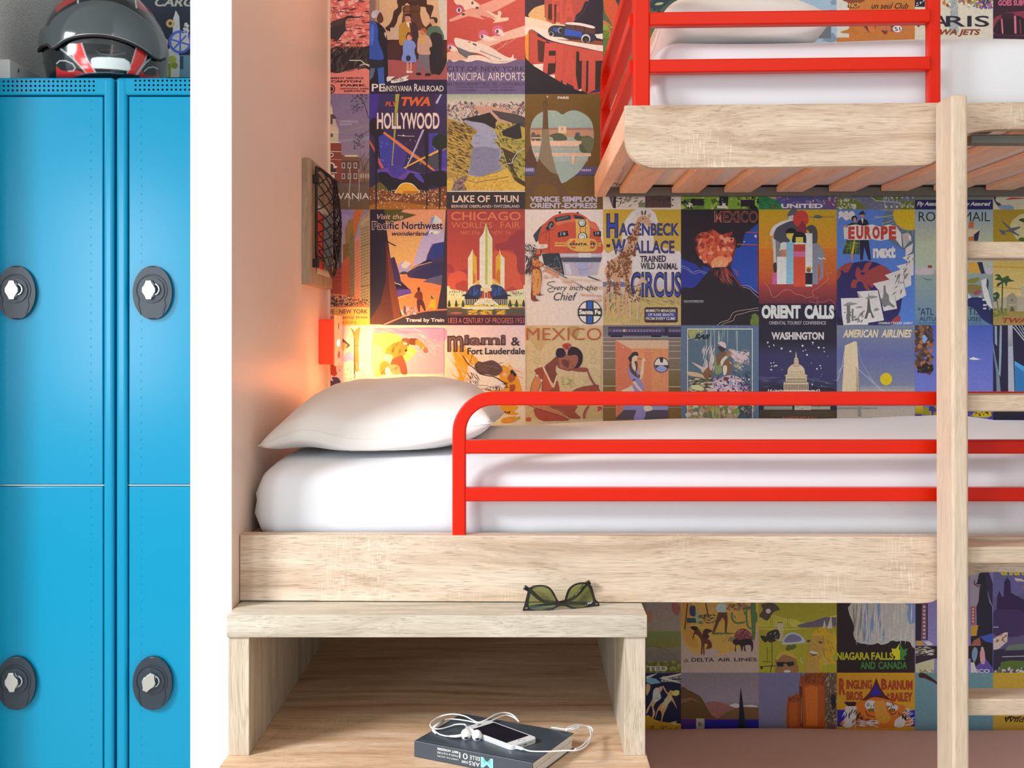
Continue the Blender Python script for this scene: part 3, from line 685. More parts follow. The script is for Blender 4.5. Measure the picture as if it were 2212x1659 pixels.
def ext(outer, d0, d1, holes=()):
    bm = bmesh.new()
    loops = [outer]+list(holes); tri = geometry.tessellate_polygon([[Vector((a, b, 0)) for a, b in l] for l in loops])
    flat = [p for l in loops for p in l]
    A = [bm.verts.new(G(a, b, d0)) for a, b in flat]; Bv = [bm.verts.new(G(a, b, d1)) for a, b in flat]
    for t in tri: bm.faces.new([A[i] for i in t]); bm.faces.new([Bv[i] for i in t][::-1])
    k = 0
    for l in loops:
        n = len(l)
        for i in range(n): bm.faces.new((A[k+i], A[k+(i+1) % n], Bv[k+(i+1) % n], Bv[k+i]))
        k += n
    return bm
cl = lambda l, k=3: [(p.x, p.y) for p in crom([(a, b, 0) for a, b in l], k, True)]
mb = mat('black_acetate', (.008, .008, .009), .18, coat=.5)
l1s, l2s = cl(l1), cl(l2)
obj('frame', ext(cl(fo, 3), -.0022, .0022, [l1s, l2s]), mb, SG)
ml = bpy.data.materials.new('green_lens'); ml.use_nodes = True; nt = ml.node_tree; nt.nodes.clear()
o_ = nt.nodes.new('ShaderNodeOutputMaterial'); mx = nt.nodes.new('ShaderNodeMixShader'); tr = nt.nodes.new('ShaderNodeBsdfTransparent'); gl = nt.nodes.new('ShaderNodeBsdfGlossy')
tr.inputs[0].default_value = (.60, .66, .40, 1); gl.inputs['Roughness'].default_value = .03; gl.inputs[0].default_value = (.8, .85, .9, 1); mx.inputs[0].default_value = .07
nt.links.new(tr.outputs[0], mx.inputs[1]); nt.links.new(gl.outputs[0], mx.inputs[2]); nt.links.new(mx.outputs[0], o_.inputs[0])
for l in (l1s, l2s): obj('lens', ext(l, -.0006, .0006), ml, SG)
for path in ('1588 318 7 1450 305 24 1300 302 32 1180 296 36 1120 266 38 1060 212 38 1004 178 37', '1006 346 7 1150 322 14 1300 298 26 1390 268 32 1450 212 34 1490 160 34 1530 136 33'):
    v = [float(a) for a in path.split()]; pts = crom([G(v[i], v[i+1], v[i+2]/1000) for i in range(0, len(v), 3)], 5)
    n = len(pts); bm = bmesh.new(); tube(bm, pts, [.0028+.0016*(i/n)**2 for i in range(n)], 10); obj('temple', bm, mb, SG, smooth=True)
for zx, zy in ((1022, 345), (1578, 312)):
    bm = bmesh.new(); tube(bm, [G(zx-9, zy+1, -.0024), G(zx+9, zy-1, -.0024)], .0010, 6); obj('rivet', bm, M['metal'], SG)
bm = bmesh.new(); text3(bm, 'RB', G(1506, 316, -.0012), G(1542, 309, -.0012)-G(1506, 316, -.0012), G(1506, 302, -.0012)-G(1506, 316, -.0012), 0, .02, .3); obj('lens_mark', bm, mat('lens_print', (.85, .87, .88), .4), SG)
# ---------------------------------------------------------------- poster wallpaper
# every poster is printed on the paper: one part each, drawn in the plane of the wall
WP = emp('poster_wallpaper', (.5, DW, 0), 'wallpaper printed with rows of colourful vintage travel posters covering the back wall', 'wallpaper')
XS = [124, 292.5, 461, 629.5, 798, 965.5, 1134, 1302.5, 1471, 1639, 1807.5, 1976, 2145, 2313]
YS = [-297, -47, 203, 452.5, 702.5, 952.5, 1203, 1453, 1703]
def clipt(tri, r):
    """clip a triangle of (x, y, colour) to a rectangle"""
    poly = tri
    for ax, lim, sg in ((0, r[0], 1), (0, r[2], -1), (1, r[1], 1), (1, r[3], -1)):
        out = []; n = len(poly)
        for i in range(n):
            a, b = poly[i-1], poly[i]; da, db = sg*(a[ax]-lim), sg*(b[ax]-lim)
            if (da >= 0) != (db >= 0):
                t = da/(da-db); out.append(tuple(a[k]+(b[k]-a[k])*t for k in range(5)))
            if db >= 0: out.append(b)
        poly = out
        if len(poly) < 3: return []
    return poly
def poster(ci, ri, T, W, label, ops):
    rect = (max(XS[ci], 709) if ci == 3 else XS[ci], YS[ri], min(XS[ci+1], 413) if ci == 1 else XS[ci+1], YS[ri+1])
    ox, oy, sc = T; wl = lin(W); layer = [0]; V = []; Fc = []; Cl = []
    def col(h): return [min(.9, a/b*.84) for a, b in zip(lin(h), wl)]
    def emit(tri):
        pl = clipt(tri, rect)
        if len(pl) < 3: return
        y = -.0004-layer[0]*.000014; i0 = len(V)
        for p in pl: V.append(((p[0]-CXP)*DW/F, DW+y, ZC-(p[1]-CYP)*DW/F)); Cl.append((p[2], p[3], p[4], 1))
        Fc.append(list(range(i0, i0+len(pl))))
    def pt(v): return [(ox+v[i]/sc, oy+v[i+1]/sc) for i in range(0, len(v)-1, 2)]
    def fill(pts, c):
        pts = [p for i, p in enumerate(pts) if i == 0 or abs(p[0]-pts[i-1][0])+abs(p[1]-pts[i-1][1]) > .01]
        if len(pts) < 3: return
        for t in geometry.tessellate_polygon([[Vector((a, b, 0)) for a, b in pts]]): layer[0] += .02; emit([(*pts[i], *c) for i in t])
        layer[0] += 1
    def quad(x0, y0, x1, y1, c0, c1):
        a, b, c, d = (x0, y0, *c0), (x1, y0, *c0), (x1, y1, *c1), (x0, y1, *c1); emit([a, b, c]); emit([a, c, d])
    def smooth(p, closed): return [(v.x, v.y) for v in crom([(a, b, 0) for a, b in p], 4, closed)]
    k0 = ops.split(None, 1)[0]; first = ops.strip().split('\n')[0]
    for ln in ops.strip().split('\n'):
        w_ = ln.split(); op = w_[0]
        if op == 'bg': c0 = col(w_[1]); c1 = col(w_[2] if len(w_) > 2 else w_[1]); quad(*rect, c0, c1); layer[0] += 1
        elif op == 'g':
            v = [float(a) for a in w_[3:]]; (a, b), (c, d) = pt(v); quad(a, b, c, d, col(w_[1]), col(w_[2])); layer[0] += 1
        elif op == 'T': ox, oy, sc = [float(a) for a in w_[1:4]]
        elif op == 'p': fill(pt([float(a) for a in w_[2:]]), col(w_[1]))
        elif op == 'c': fill(smooth(pt([float(a) for a in w_[2:]]), True), col(w_[1]))
        elif op == 'r':
            v = pt([float(a) for a in w_[2:]]); fill([v[0], (v[1][0], v[0][1]), v[1], (v[0][0], v[1][1])], col(w_[1]))
        elif op == 'e':
            x, y, rx, ry = [float(a) for a in w_[2:6]]; an = math.radians(float(w_[6])) if len(w_) > 6 else 0
            fill(pt([f for k in range(20) for f in (x+rx*math.cos(k*PI/10)*math.cos(an)-ry*math.sin(k*PI/10)*math.sin(an), y+rx*math.cos(k*PI/10)*math.sin(an)+ry*math.sin(k*PI/10)*math.cos(an))]), col(w_[1]))
        elif op in 'ls':
            c = col(w_[1]); wd = float(w_[2])/sc; p = pt([float(a) for a in w_[3:]])
            if op == 's': p = smooth(p, False)
            st = stroke(p, wd); n = len(p)
            for i in range(n-1):
                layer[0] += .05; a, b, d, e = st[i], st[i+1], st[2*n-2-i], st[2*n-1-i]; emit([(*a, *c), (*b, *c), (*d, *c)]); emit([(*a, *c), (*d, *c), (*e, *c)])
            layer[0] += 1
        elif op == 't':
            c = col(w_[1]); (x0, y0), (x1, y1) = pt([float(a) for a in w_[2:6]]); fl = w_[6]; s = ' '.join(w_[7:]); bold = sh = 0; ar = 0
            for q_ in fl.split(','):
                if q_[0] == 'b': bold = float(q_[1:])
                if q_[0] == 'i': sh = float(q_[1:])
                if q_[0] == 'k': ar = float(q_[1:])/sc     # skew of the baseline
            vs, tr = glyphs(s, bold, sh)
            for t in tr: layer[0] += .02; emit([(lerp(x0, x1, vs[i][0]), lerp(y1, y0, vs[i][1])+ar*vs[i][0], *c) for i in t])
            layer[0] += 1
        elif op == 'n':     # scattered flecks: colours n size x0 y0 x1 y1
            cs = w_[1].split(','); rn = random.Random(ln); n = int(w_[2]); z = float(w_[3]); x0, y0, x1, y1 = [float(a) for a in w_[4:8]]
            for k in range(n):
                x, y, r_ = rn.uniform(x0, x1), rn.uniform(y0, y1), z*rn.uniform(.5, 1.3); a = rn.random()*6; c = col(rn.choice(cs))
                p = pt([f for j in range(5) for f in (x+r_*rn.uniform(.6, 1.2)*math.cos(a+j*1.257), y+r_*rn.uniform(.6, 1.2)*math.sin(a+j*1.257))])
                layer[0] += .07
                for j in (1, 2, 3): emit([(*p[0], *c), (*p[j], *c), (*p[j+1], *c)])
            layer[0] += 1
        elif op == 'k':     # hatching: colours n len width angle spread x0 y0 x1 y1
            cs = w_[1].split(','); rn = random.Random(ln); n = int(w_[2]); Ln, wd, an, spd, x0, y0, x1, y1 = [float(a) for a in w_[3:11]]
            for k in range(n):
                x, y, a = rn.uniform(x0, x1), rn.uniform(y0, y1), math.radians(an+rn.uniform(-spd, spd)); l_ = Ln*rn.uniform(.5, 1.2); c = col(rn.choice(cs))
                dx, dy, nx, ny = math.cos(a)*l_/2, -math.sin(a)*l_/2, math.sin(a)*wd/2, math.cos(a)*wd/2
                p = pt([x-dx, y-dy, x+nx, y+ny, x+dx, y+dy, x-nx, y-ny]); layer[0] += .07; emit([(*p[0], *c), (*p[1], *c), (*p[2], *c)]); emit([(*p[0], *c), (*p[2], *c), (*p[3], *c)])
            layer[0] += 1
        elif op == 'w':     # rows of windows: colour nx ny x0 y0 x1 y1 w h skew
            c = col(w_[1]); nx, ny = int(w_[2]), int(w_[3]); x0, y0, x1, y1, ww, hh = [float(a) for a in w_[4:10]]; sk = float(w_[10]) if len(w_) > 10 else 0
            for i in range(nx):
                for j in range(ny):
                    x = x0+(x1-x0)*i/max(1, nx-1); y = y0+(y1-y0)*j/max(1, ny-1)+sk*i/max(1, nx-1); p = pt([x, y, x+ww, y, x+ww, y+hh, x, y+hh])
                    emit([(*p[0], *c), (*p[1], *c), (*p[2], *c)]); emit([(*p[0], *c), (*p[2], *c), (*p[3], *c)])
            layer[0] += 1
    me = bpy.data.meshes.new('poster'); off = WL[WP.name]
    me.from_pydata([(a-off.x, b-off.y, c-off.z) for a, b, c in V], [], Fc); me.materials.append(M['print'])
    at = me.color_attributes.new('print', 'FLOAT_COLOR', 'POINT')
    for i, c in enumerate(Cl): at.data[i].color = c
    o = bpy.data.objects.new('poster', me); S.collection.objects.link(o); o.parent = WP
    if label: o['label'] = label
T0=(0,0,3.95);T1=(700,0,6.506);T2=(960,0,6.32);T3=(700,200,6.381);T4=(960,200,6.32);T5=(700,450,6.379);T6=(960,450,6.32);T7=(1296,410,5.531);T8=(1630,410,5.531)
T9=(700,700,6.506);T10=(960,700,6.32);T11=(1296,700,6.32);T12=(1630,700,6.144);T13=(1396,1300,5.721);T14=(1700,1300,5.721);T15=(2080,400,3.19);T16=(2080,1160,3.325)
T17=(1280,0,11.06);T18=(1740,0,4.686);T19=(1900,440,3.606);T20=(1740,0,3.606);T21=(1260,0,3.606)
# ---- row at the top of the photo
poster(1, 1, T0, 'b0b4a4', 'poster with kitchen knife and fruit slices on a dark ground', """
bg 232b33 1f2a30
t 9c9c86 1322 -20 1660 56 b.03,i.25 CARG
p bfcdb4 1475 240 1478 160 1500 88 1530 140 1536 260 1500 420 1560 520 1540 660 1380 660 1380 500 1470 380
e c99a5c 1453 200 36 36
e 40342a 1453 200 14 14
e 4a62a8 1538 358 100 100
e b9ccc0 1538 358 78 78
l 4a62a8 14 1538 260 1538 456
l 4a62a8 14 1440 330 1636 390
l 4a62a8 14 1470 430 1606 286
n d8ccb4 26 12 1565 200 1610 310
p 5f8a90 1540 470 1640 470 1640 660 1530 660
p 2d4a50 1535 480 1565 480 1565 590 1535 590
e 8a9a38 1410 500 34 34
e 97a33a 1470 510 34 34
e 8a9a38 1430 570 34 30
e 7a8a30 1490 560 28 28
l 7a8a30 22 1450 540 1445 660
e c09a88 1405 380 26 50 20
""")
poster(0, 1, T0, 'b0b4a4', 'mostly hidden poster behind the helmet', "bg 2a3038 39423a\nn 9a8f38,6b7a40,c8bf9a 60 20 300 0 1150 640")
poster(3, 1, T1, 'e8c8b8', 'red canyon poster of a national park', """
bg 8a3c34 e67a6a
r e0685a 60 0 640 640
n e88a7a,f0a89a,d85a4e 120 34 60 0 640 640
k 5a2a28 26 190 16 4 5 60 0 640 640
k 3c2224 16 150 20 2 8 60 0 640 640
k 6a3430 22 110 10 -50 20 60 60 640 640
n f6c8bc 120 6 60 60 640 620
p 3a2c2c 60 540 60 420 130 340 280 250 320 230 510 236 500 250 330 262 300 300 310 420 180 590 150 560
p 4a3634 60 340 120 380 260 340 300 270 280 250 150 290
p e2786a 310 290 520 270 570 370 300 380
k 5a2a28 14 120 8 3 5 310 280 560 370
p 2c2022 60 800 70 700 170 650 560 660 640 640 640 980 460 960 300 1000 180 1040 60 1030
k 5a4644 60 150 16 60 25 60 680 640 1010
k 141012 60 120 12 70 20 60 680 640 1010
k c86a50 20 60 10 60 15 70 640 560 720
l e8cfa0 12 360 850 520 850 560 890 640 935
l e8cfa0 9 500 920 580 900 640 915
c e67a6a 60 1050 200 1030 420 1000 640 990 700 1400 0 1400
t 3a1c24 58 1086 556 1114 b.04 NMENT SERVICE
t 3a1c24 96 1128 520 1162 b.05 CANYON
t 3a1c24 232 1184 600 1216 b.05 PARK
t 3a1c24 232 1236 640 1260 b.04 NATIONAL PARK
t 3a1c24 276 1270 588 1294 b.04 SERVICE
e 2a1620 92 1252 66 66
e e67a6a 92 1252 50 50
e 2a1620 92 1252 38 34
""")
poster(4, 1, T1, 'ead0b6', 'poster of a bell and a family group on dark blue', """
bg d9ab78 c89a70
r 8a6a58 638 0 730 320
p b88a60 725 0 780 0 780 300 720 320
p cfc0a4 1600 0 1740 0 1740 620 1660 620
c 3c2218 1030 0 1040 100 980 160 960 260 920 340 860 400 940 440 1020 320 1040 240 1090 160 1100 90 1180 70 1190 0
c 3c2218 1300 0 1330 90 1420 100 1440 160 1480 230 1490 320 1400 420 1520 440 1500 250 1540 90 1440 60 1440 0
p 3c2218 1030 0 1440 0 1450 80 1040 80
p d9ab78 1130 70 1170 40 1210 80
c 5a3420 1120 90 1340 90 1350 200 1380 320 1420 420 1060 420 1090 320 1110 200
c 7a4c2c 1140 110 1200 110 1190 250 1120 380 1120 260
l 2a1812 8 1115 160 1350 160
p c8a888 930 390 1060 380 1060 540 940 550
p 3a2018 880 560 1740 560 1740 900 880 850
r a8524a 880 840 1740 1130
p 4a2420 880 620 1100 560 1120 860 900 830
r 241c38 636 1120 1740 1330
c 1c1824 650 300 740 310 830 380 880 480 890 700 880 1190 640 1190 640 320
c 33509a 650 310 720 310 760 420 760 560 830 760 820 840 640 830 640 330
c 4a6cc0 660 360 700 360 700 520 680 640 650 560
p 24242c 640 830 830 850 840 960 640 960
p 36589c 750 960 840 940 850 1190 770 1190
p 5a6a78 650 960 720 960 690 1080 640 1130
e b8a8a8 735 195 68 54
c 5a3020 790 170 830 240 830 300 780 330 745 290 750 230
e c8b8b0 700 215 36 44
p c8a088 840 470 890 430 870 540
c b8842c 1060 350 1130 310 1200 300 1250 380 1250 540 1220 620 1120 640 1060 620 1050 480
c 3a2420 1230 330 1300 350 1330 500 1320 760 1240 900 1100 820 1100 640 1200 560
p e8d0b8 1150 310 1220 300 1225 410 1180 380
p 6a2420 1195 320 1225 320 1225 410 1205 400
e c88a60 1180 260 42 56
c 2a1812 1135 220 1160 200 1220 200 1225 260 1200 230 1145 230 1140 260
c 4c6a4c 1480 380 1600 370 1660 440 1690 540 1640 560 1480 540 1440 480
c 1e1820 1500 480 1640 480 1670 600 1660 800 1730 840 1640 1040 1560 1040 1500 1020 1480 760
e c89070 1530 300 38 52
c 2a2020 1480 260 1530 240 1590 260 1590 320 1560 320 1540 270
c 7c8cc0 1140 570 1240 570 1290 640 1270 720 1290 870 1100 860 1110 740 1110 640
e d8906c 1200 520 46 48
c 6a3020 1150 520 1180 455 1230 470 1250 540 1230 530 1200 490 1170 510 1160 560
p d88a70 1160 880 1190 880 1190 1010 1160 1010
p d88a70 1210 880 1240 880 1225 1010 1200 1010
e e8dcd0 1180 1012 26 16
e e8dcd0 1222 1012 24 14
e 2c3038 1185 820 34 42
c c89878 1330 520 1400 490 1480 520 1520 640 1480 680 1490 770 1330 760 1310 640
c d0a030 1360 520 1400 490 1400 620 1370 600
e c87850 1390 450 46 46
c a85030 1350 420 1400 395 1440 420 1440 480 1400 440
p 70686c 1330 770 1480 770 1480 1020 1420 1040 1400 860 1370 1000 1310 1030
e 241418 1330 1040 40 20
e 241418 1460 1050 44 20
c e8d8c8 890 1080 1000 1080 960 1100 960 1130 1180 1060 1160 1100 1180 1130 960 1170 940 1130 890 1150
t 241830 980 1080 1120 1165 i.3 Go by
t ece0d8 672 1180 860 1286 b.012 PE
t ece0d8 836 1205 1236 1286 b.012 NNSYLVANIA
t ece0d8 1268 1180 1322 1286 b.012 R
t ece0d8 1318 1205 1680 1286 b.012 AILROAD
""")
poster(5, 1, T2, 'ecd2c0', 'red poster with two cream flying boats over lilac', """
bg c24a42 c8463c
p e09a84 60 270 210 200 330 120 460 80 860 -70 1120 -70 700 150 480 220 560 270 330 220 80 300
c e8c4a8 130 0 300 -30 420 20 480 70 440 110 360 110 300 140 200 90
c e8c4a8 560 170 600 150 720 210 730 160 760 150 780 180 770 240 870 240 860 280 700 310 660 310 690 280 600 220
p dc9480 300 130 480 100 640 200 720 260 600 240 470 200
e b84a60 200 130 66 66
e e8d0b8 200 140 36 36
e 504c50 200 138 20 28
e e8d0b8 385 50 28 34
e 504c50 382 42 16 24
e 2c2020 258 196 22 15
e 2c2020 446 108 22 15
p e8b49a 400 580 800 450 1150 330 1150 480 800 560 560 660
e d06080 530 480 72 72
e d06080 730 420 76 76
c ecd2bc 480 500 520 470 580 490 720 540 600 560 520 540
c ecd2bc 690 430 720 395 780 410 820 480 760 480
e 504c50 514 500 18 26
e 504c50 722 430 18 26
l e8b49a 5 620 670 800 540 1000 480
l e8b49a 5 690 700 980 520
l e8b49a 5 680 530 800 630 940 450
e d06080 88 640 58 50
c ecd2bc 50 650 80 620 160 650 200 740 120 720
e 504c50 76 652 18 24
c e8b08e 40 720 200 700 300 760 320 840 40 850
c ecd2bc 140 520 300 550 480 590 640 650 780 740 900 790 940 740 950 800 990 800 930 830 700 840 500 740 300 700 170 640
p 6a6870 170 640 420 740 340 790 310 800 200 720
l 3a3438 8 170 640 200 720 315 800 360 745 450 735
p 2c2828 300 568 360 572 355 585
p 2c2828 388 588 440 608 436 628 385 605
w 4a3038 17 1 488 692 764 692 10 15 108
c f0d4bc 340 760 500 760 640 820 800 850 940 830 900 880 40 880 40 840 200 820 300 810
c 6e5c80 40 840 130 850 220 820 330 850 450 822 560 845 700 870 860 860 960 828 1100 850 1100 1300 40 1300
k 4a3c60 60 20 5 90 10 40 835 1090 870
t 2c2038 36 906 1096 978 b-.004 CITY OF NEW YORK
t f0dccc 40 992 560 1100 b-.006 MUNICIPAL
t f0dccc 592 992 1096 1100 b-.006 AIRPORTS
t 36284a 34 1128 1094 1168 - NO.1 FLOYD BENNETT FIELD· NO. 2 NORTH BEACH
t 4a3a60 164 1182 962 1200 - EAST RIVER SEAPLANE BASES  WALL STREET — 31st STREET
t 4a3a60 164 1220 424 1246 - F.H.LaGUARDIA
t 4a3a60 624 1220 966 1250 - JOHN McKENZIE
""")
poster(6, 1, T2, 'e4ccba', 'poster with a blue car on a road above giant red letters', """
bg 201a2c 241c30
c d8a468 1160 240 1200 130 1300 80 1420 70 1600 200 1640 320 1480 330
p e8c8a8 1096 225 1300 270 1500 330 1700 340 1600 460 1200 400 1096 380
p c85a38 1380 60 1480 0 1480 330 1390 280
p a84a38 1365 0 1400 0 1390 250 1370 240
p b04838 1400 -20 1980 -20 1900 130 1800 200 1760 330 1420 290 1400 60
p 3a2018 1420 60 1480 50 1470 280 1410 260
t c84c3c 1470 -60 1790 330 b.03 FIA
p 3c1c1c 1500 60 1530 60 1520 320 1500 320
p 241a2a 1880 120 1920 20 2160 20 2160 480 2000 400 1760 300
l 4a4a58 5 1980 0 1900 160 1760 300
p e88c38 1110 400 1190 390 1260 470 1220 560 1170 850 1110 800 1096 600
t a04a28 1150 400 1270 860 b.03 IT
c eed4bc 1096 380 1300 380 1500 470 1700 540 1900 590 2160 620 2160 700 1900 650 1600 590 1400 530 1190 400 1120 480 1096 470
p c04838 1170 420 1280 500 1400 560 1900 660 2160 710 2160 1280 1960 1275 1600 1100 1340 1010 1350 880 1170 870
p 4a2018 1270 540 1380 580 1350 850 1280 840
p 2c1a18 1390 560 1400 1030 1520 990 1520 620
t c84c3c 1340 590 1530 1060 b.04,i.12 F
p 2c1a18 1545 640 1580 640 1560 1110 1520 1090
t c84c3c 1500 620 1630 1140 b.05,i.12 I
p 2c1a18 1800 700 1880 720 1870 1210 1790 1230
t c84c3c 1590 680 1830 1240 b.04,i.05 A
p 2c1a18 1940 790 2160 760 2160 1190 1930 1260
t c84c3c 1840 700 2190 1290 b.04,i.02 T
p eed4bc 1200 880 1350 870 1340 1010
p eed4bc 1400 1030 1510 1020 1500 1100
p eed4bc 1800 1240 1870 1215 1870 1270
p 342848 1960 1280 2160 1170 2160 1250
p 141220 1096 780 1200 890 1700 1190 1960 1280 1096 1290
c 8a4428 1560 540 2150 560 2150 620 1700 560
c 2a3038 1420 400 1480 350 1580 350 1660 360 1760 400 2000 440 2060 480 2040 560 1950 580 1860 540 1600 510 1440 490
c 5a3430 1670 330 1840 320 2030 370 2030 460 1680 390
p 2c50a8 1650 390 1880 440 1870 510 1640 480
p 2c50a8 1480 380 1560 390 1540 440 1500 430
c e8e0d4 1650 320 1700 306 1860 316 2040 360 2030 390 1840 350 1680 335
l 22242c 10 1780 345 1790 400
l 22242c 10 1905 360 1915 430
e d0c8bc 1930 530 62 62
e 22222a 1930 540 48 50
e 5a3028 1935 560 26 30
e d0c8bc 1455 470 36 36
e 22222a 1455 465 28 28
e 8a8478 1580 415 34 40
e 22222a 1590 420 26 30
p e8e0d4 2050 470 2160 460 2160 540 2080 520
""")
poster(7, 1, T17, 'e0c8b8', 'green poster with a large orange ring', """
bg 2c4844 6a7a20
c 5c7420 230 500 420 560 560 700 700 900 230 900 230 560
c c8502c 290 -60 620 -60 590 60 610 160 680 260 540 660 400 460 300 300 270 120
c 22343c 620 -60 1500 -60 1400 180 1300 260 900 250 700 250 610 120
c d0603c 230 500 330 520 460 660 500 800 480 860 380 740
p 24383c 1390 0 1900 0 1600 240 1400 240
c a8a880 1480 90 1600 60 1700 70 1620 120 1500 120
n 6a7a20,4a6020,88943c 30 60 230 640 560 900
n 24343c,38504c 30 60 700 0 1900 400
""")
poster(8, 1, T21, 'dcc8bc', 'dim poster mostly behind the upper pillow', "bg 2c3c44 3c4038\nn 5a6a4c,283840,7a7450 60 40 760 -170 1370 730")
poster(9, 1, T21, 'dcc8bc', 'blue poster partly behind the upper rail', "bg 9fb0bc a8b4b8\nn 7c8c98,c8ccc4 40 50 1370 -170 1980 730\np 6a6c6c 1830 190 1930 190 1930 300 1810 300")
poster(10, 1, T18, 'dcc8bc', 'orange tourist club poster', """
bg c87434 c86c28
r d8c8b4 250 -200 440 380
r a8b4bc 0 -200 250 90
p 707478 140 255 250 255 250 335 110 335
c 8a4020 380 0 600 0 540 40 540 80 430 80 430 30
t d8a050 440 28 545 76 b.02 NCF
t 4a2018 590 -60 1085 0 b.04 TOURISME
t 4a2018 665 30 1040 90 b.02,i.35 un seul Club
c c07028 350 330 440 290 450 240 490 240 490 290 520 340
p 703028 575 250 720 250 700 300 640 330
p d86c38 620 250 700 250 700 330 640 320
n a84030,7a3030,c86840 24 24 760 270 1000 320
e e8dcd0 930 292 48 36
t 3a2c2c 902 274 962 314 b.02,i-.1 51
""")
poster(11, 1, T18, 'dcc8bc', 'cream poster with dark capitals and bright foliage at the top', """
bg d8c0a4 dcc4ac
r 241c28 1100 -200 1210 70
n e8e0d8 8 8 1110 0 1200 60
n b8a030,8a8a40,c86a40,a04838,7a6a88,e8d0b8 150 18 1380 -40 1880 70
n 5a4a70,3c3040,a86080 60 14 1760 -10 1890 90
p a8a498 1470 0 1535 0 1550 330 1450 330 1468 120
k 7a7874 50 40 5 60 40 1455 0 1545 330
t 2c2030 1130 160 1330 272 b.02 PA
t 2c2030 1300 160 1440 272 b.02 A
t 2c2030 1420 160 1860 272 b.012 RIS
t 8a3c20 1290 296 1770 372 b.04,i.25 TWA JETS
""")
poster(12, 1, T18, 'dcc8bc', 'dark pink poster of a vaulted hall', """
bg 40202c 2c1c24
t e06880 1950 2 2330 58 b.03 GOES SUBWAY
c 8a3040 1900 200 2000 140 2120 120 2300 130 2400 340 1890 340
c 2c181e 1920 340 1940 220 2040 160 2200 180 2260 340
c 3a2026 1980 160 2000 140 2090 132 2120 160 2100 190 2000 190
l d86878 16 1985 190 1995 340
l d86878 22 2120 160 2125 340
l 7a3c48 12 2170 200 2180 340
""")
# ---- second row
poster(3, 2, T3, 'e0c4b4', 'poster of a brick hall with a white spire under a lilac sky', """
bg 7a6070 8a6c50
g 7c6480 927480 60 20 640 900
g 6c5048 6a4c2c 60 1180 640 1620
p 88787c 200 540 640 440 640 470 200 560
p 90808a 200 660 640 600 640 650 200 680
p 6c3c30 240 860 490 900 490 1250 240 1250
p 7a4c38 240 880 280 860 460 860 490 940 240 930
r d8bc9c 285 862 465 884
p 883c2c 60 700 240 700 240 1220 60 1230
r c8a888 60 500 200 690
p c8a888 60 470 150 380 190 480 205 520 60 520
r bfa084 60 360 160 470
c 583c3c 60 340 90 300 140 310 170 360 60 360
p d0b498 75 300 100 160 125 300
l 443c44 4 100 160 100 90
e 4a3c38 103 400 18 40
e a08c74 100 590 34 34
e 5c4c44 100 590 22 24
l e0c8b0 8 60 545 200 545
l e0c8b0 8 60 690 235 690
l e0c8b0 8 60 810 240 815
l c8a090 6 60 920 240 925
e d8c0a8 103 858 30 30
e 5a4038 103 858 18 18
c d8c0a8 60 1030 70 985 105 960 145 985 150 1010 185 1015 160 1040 60 1040
e 4c3028 105 1030 28 50
r 38282c 65 1050 165 1100
r d8c0a8 60 1100 180 1112
r d8c0a8 60 1130 145 1220
w d0b8a0 3 2 245 968 410 1115 44 76
w 4c4440 3 2 253 976 418 1123 28 58
r 8a5c44 490 1080 640 1230
w b89c88 4 1 500 1120 600 1120 22 60
k 5a4438 40 150 4 60 35 500 800 640 1240
l 5a4438 9 560 1260 560 1000
l 5a4438 5 560 1100 500 900
l 5a4438 5 560 1080 620 900
s 2c2428 7 440 30 520 100 570 200 600 300 640 380
s 2c2428 6 640 520 560 560 500 600
n 3c3038 70 10 380 30 600 280
n 3c3038 70 9 410 570 560 780
l a08c78 16 355 1050 362 1200 345 1400 345 1580
l a08c78 13 478 1050 485 1280 480 1500
p 7a6c34 560 1050 600 1100 580 1090
n 38282c 10 9 170 1210 210 1290
t e4ccb8 130 1384 622 1470 b-.002 LVANIA
t c8b0b4 215 385 474 414 b.01 INDEPENDENCE HALL
t c8b0b4 215 422 388 450 b.01 PHILADELPHIA
""")
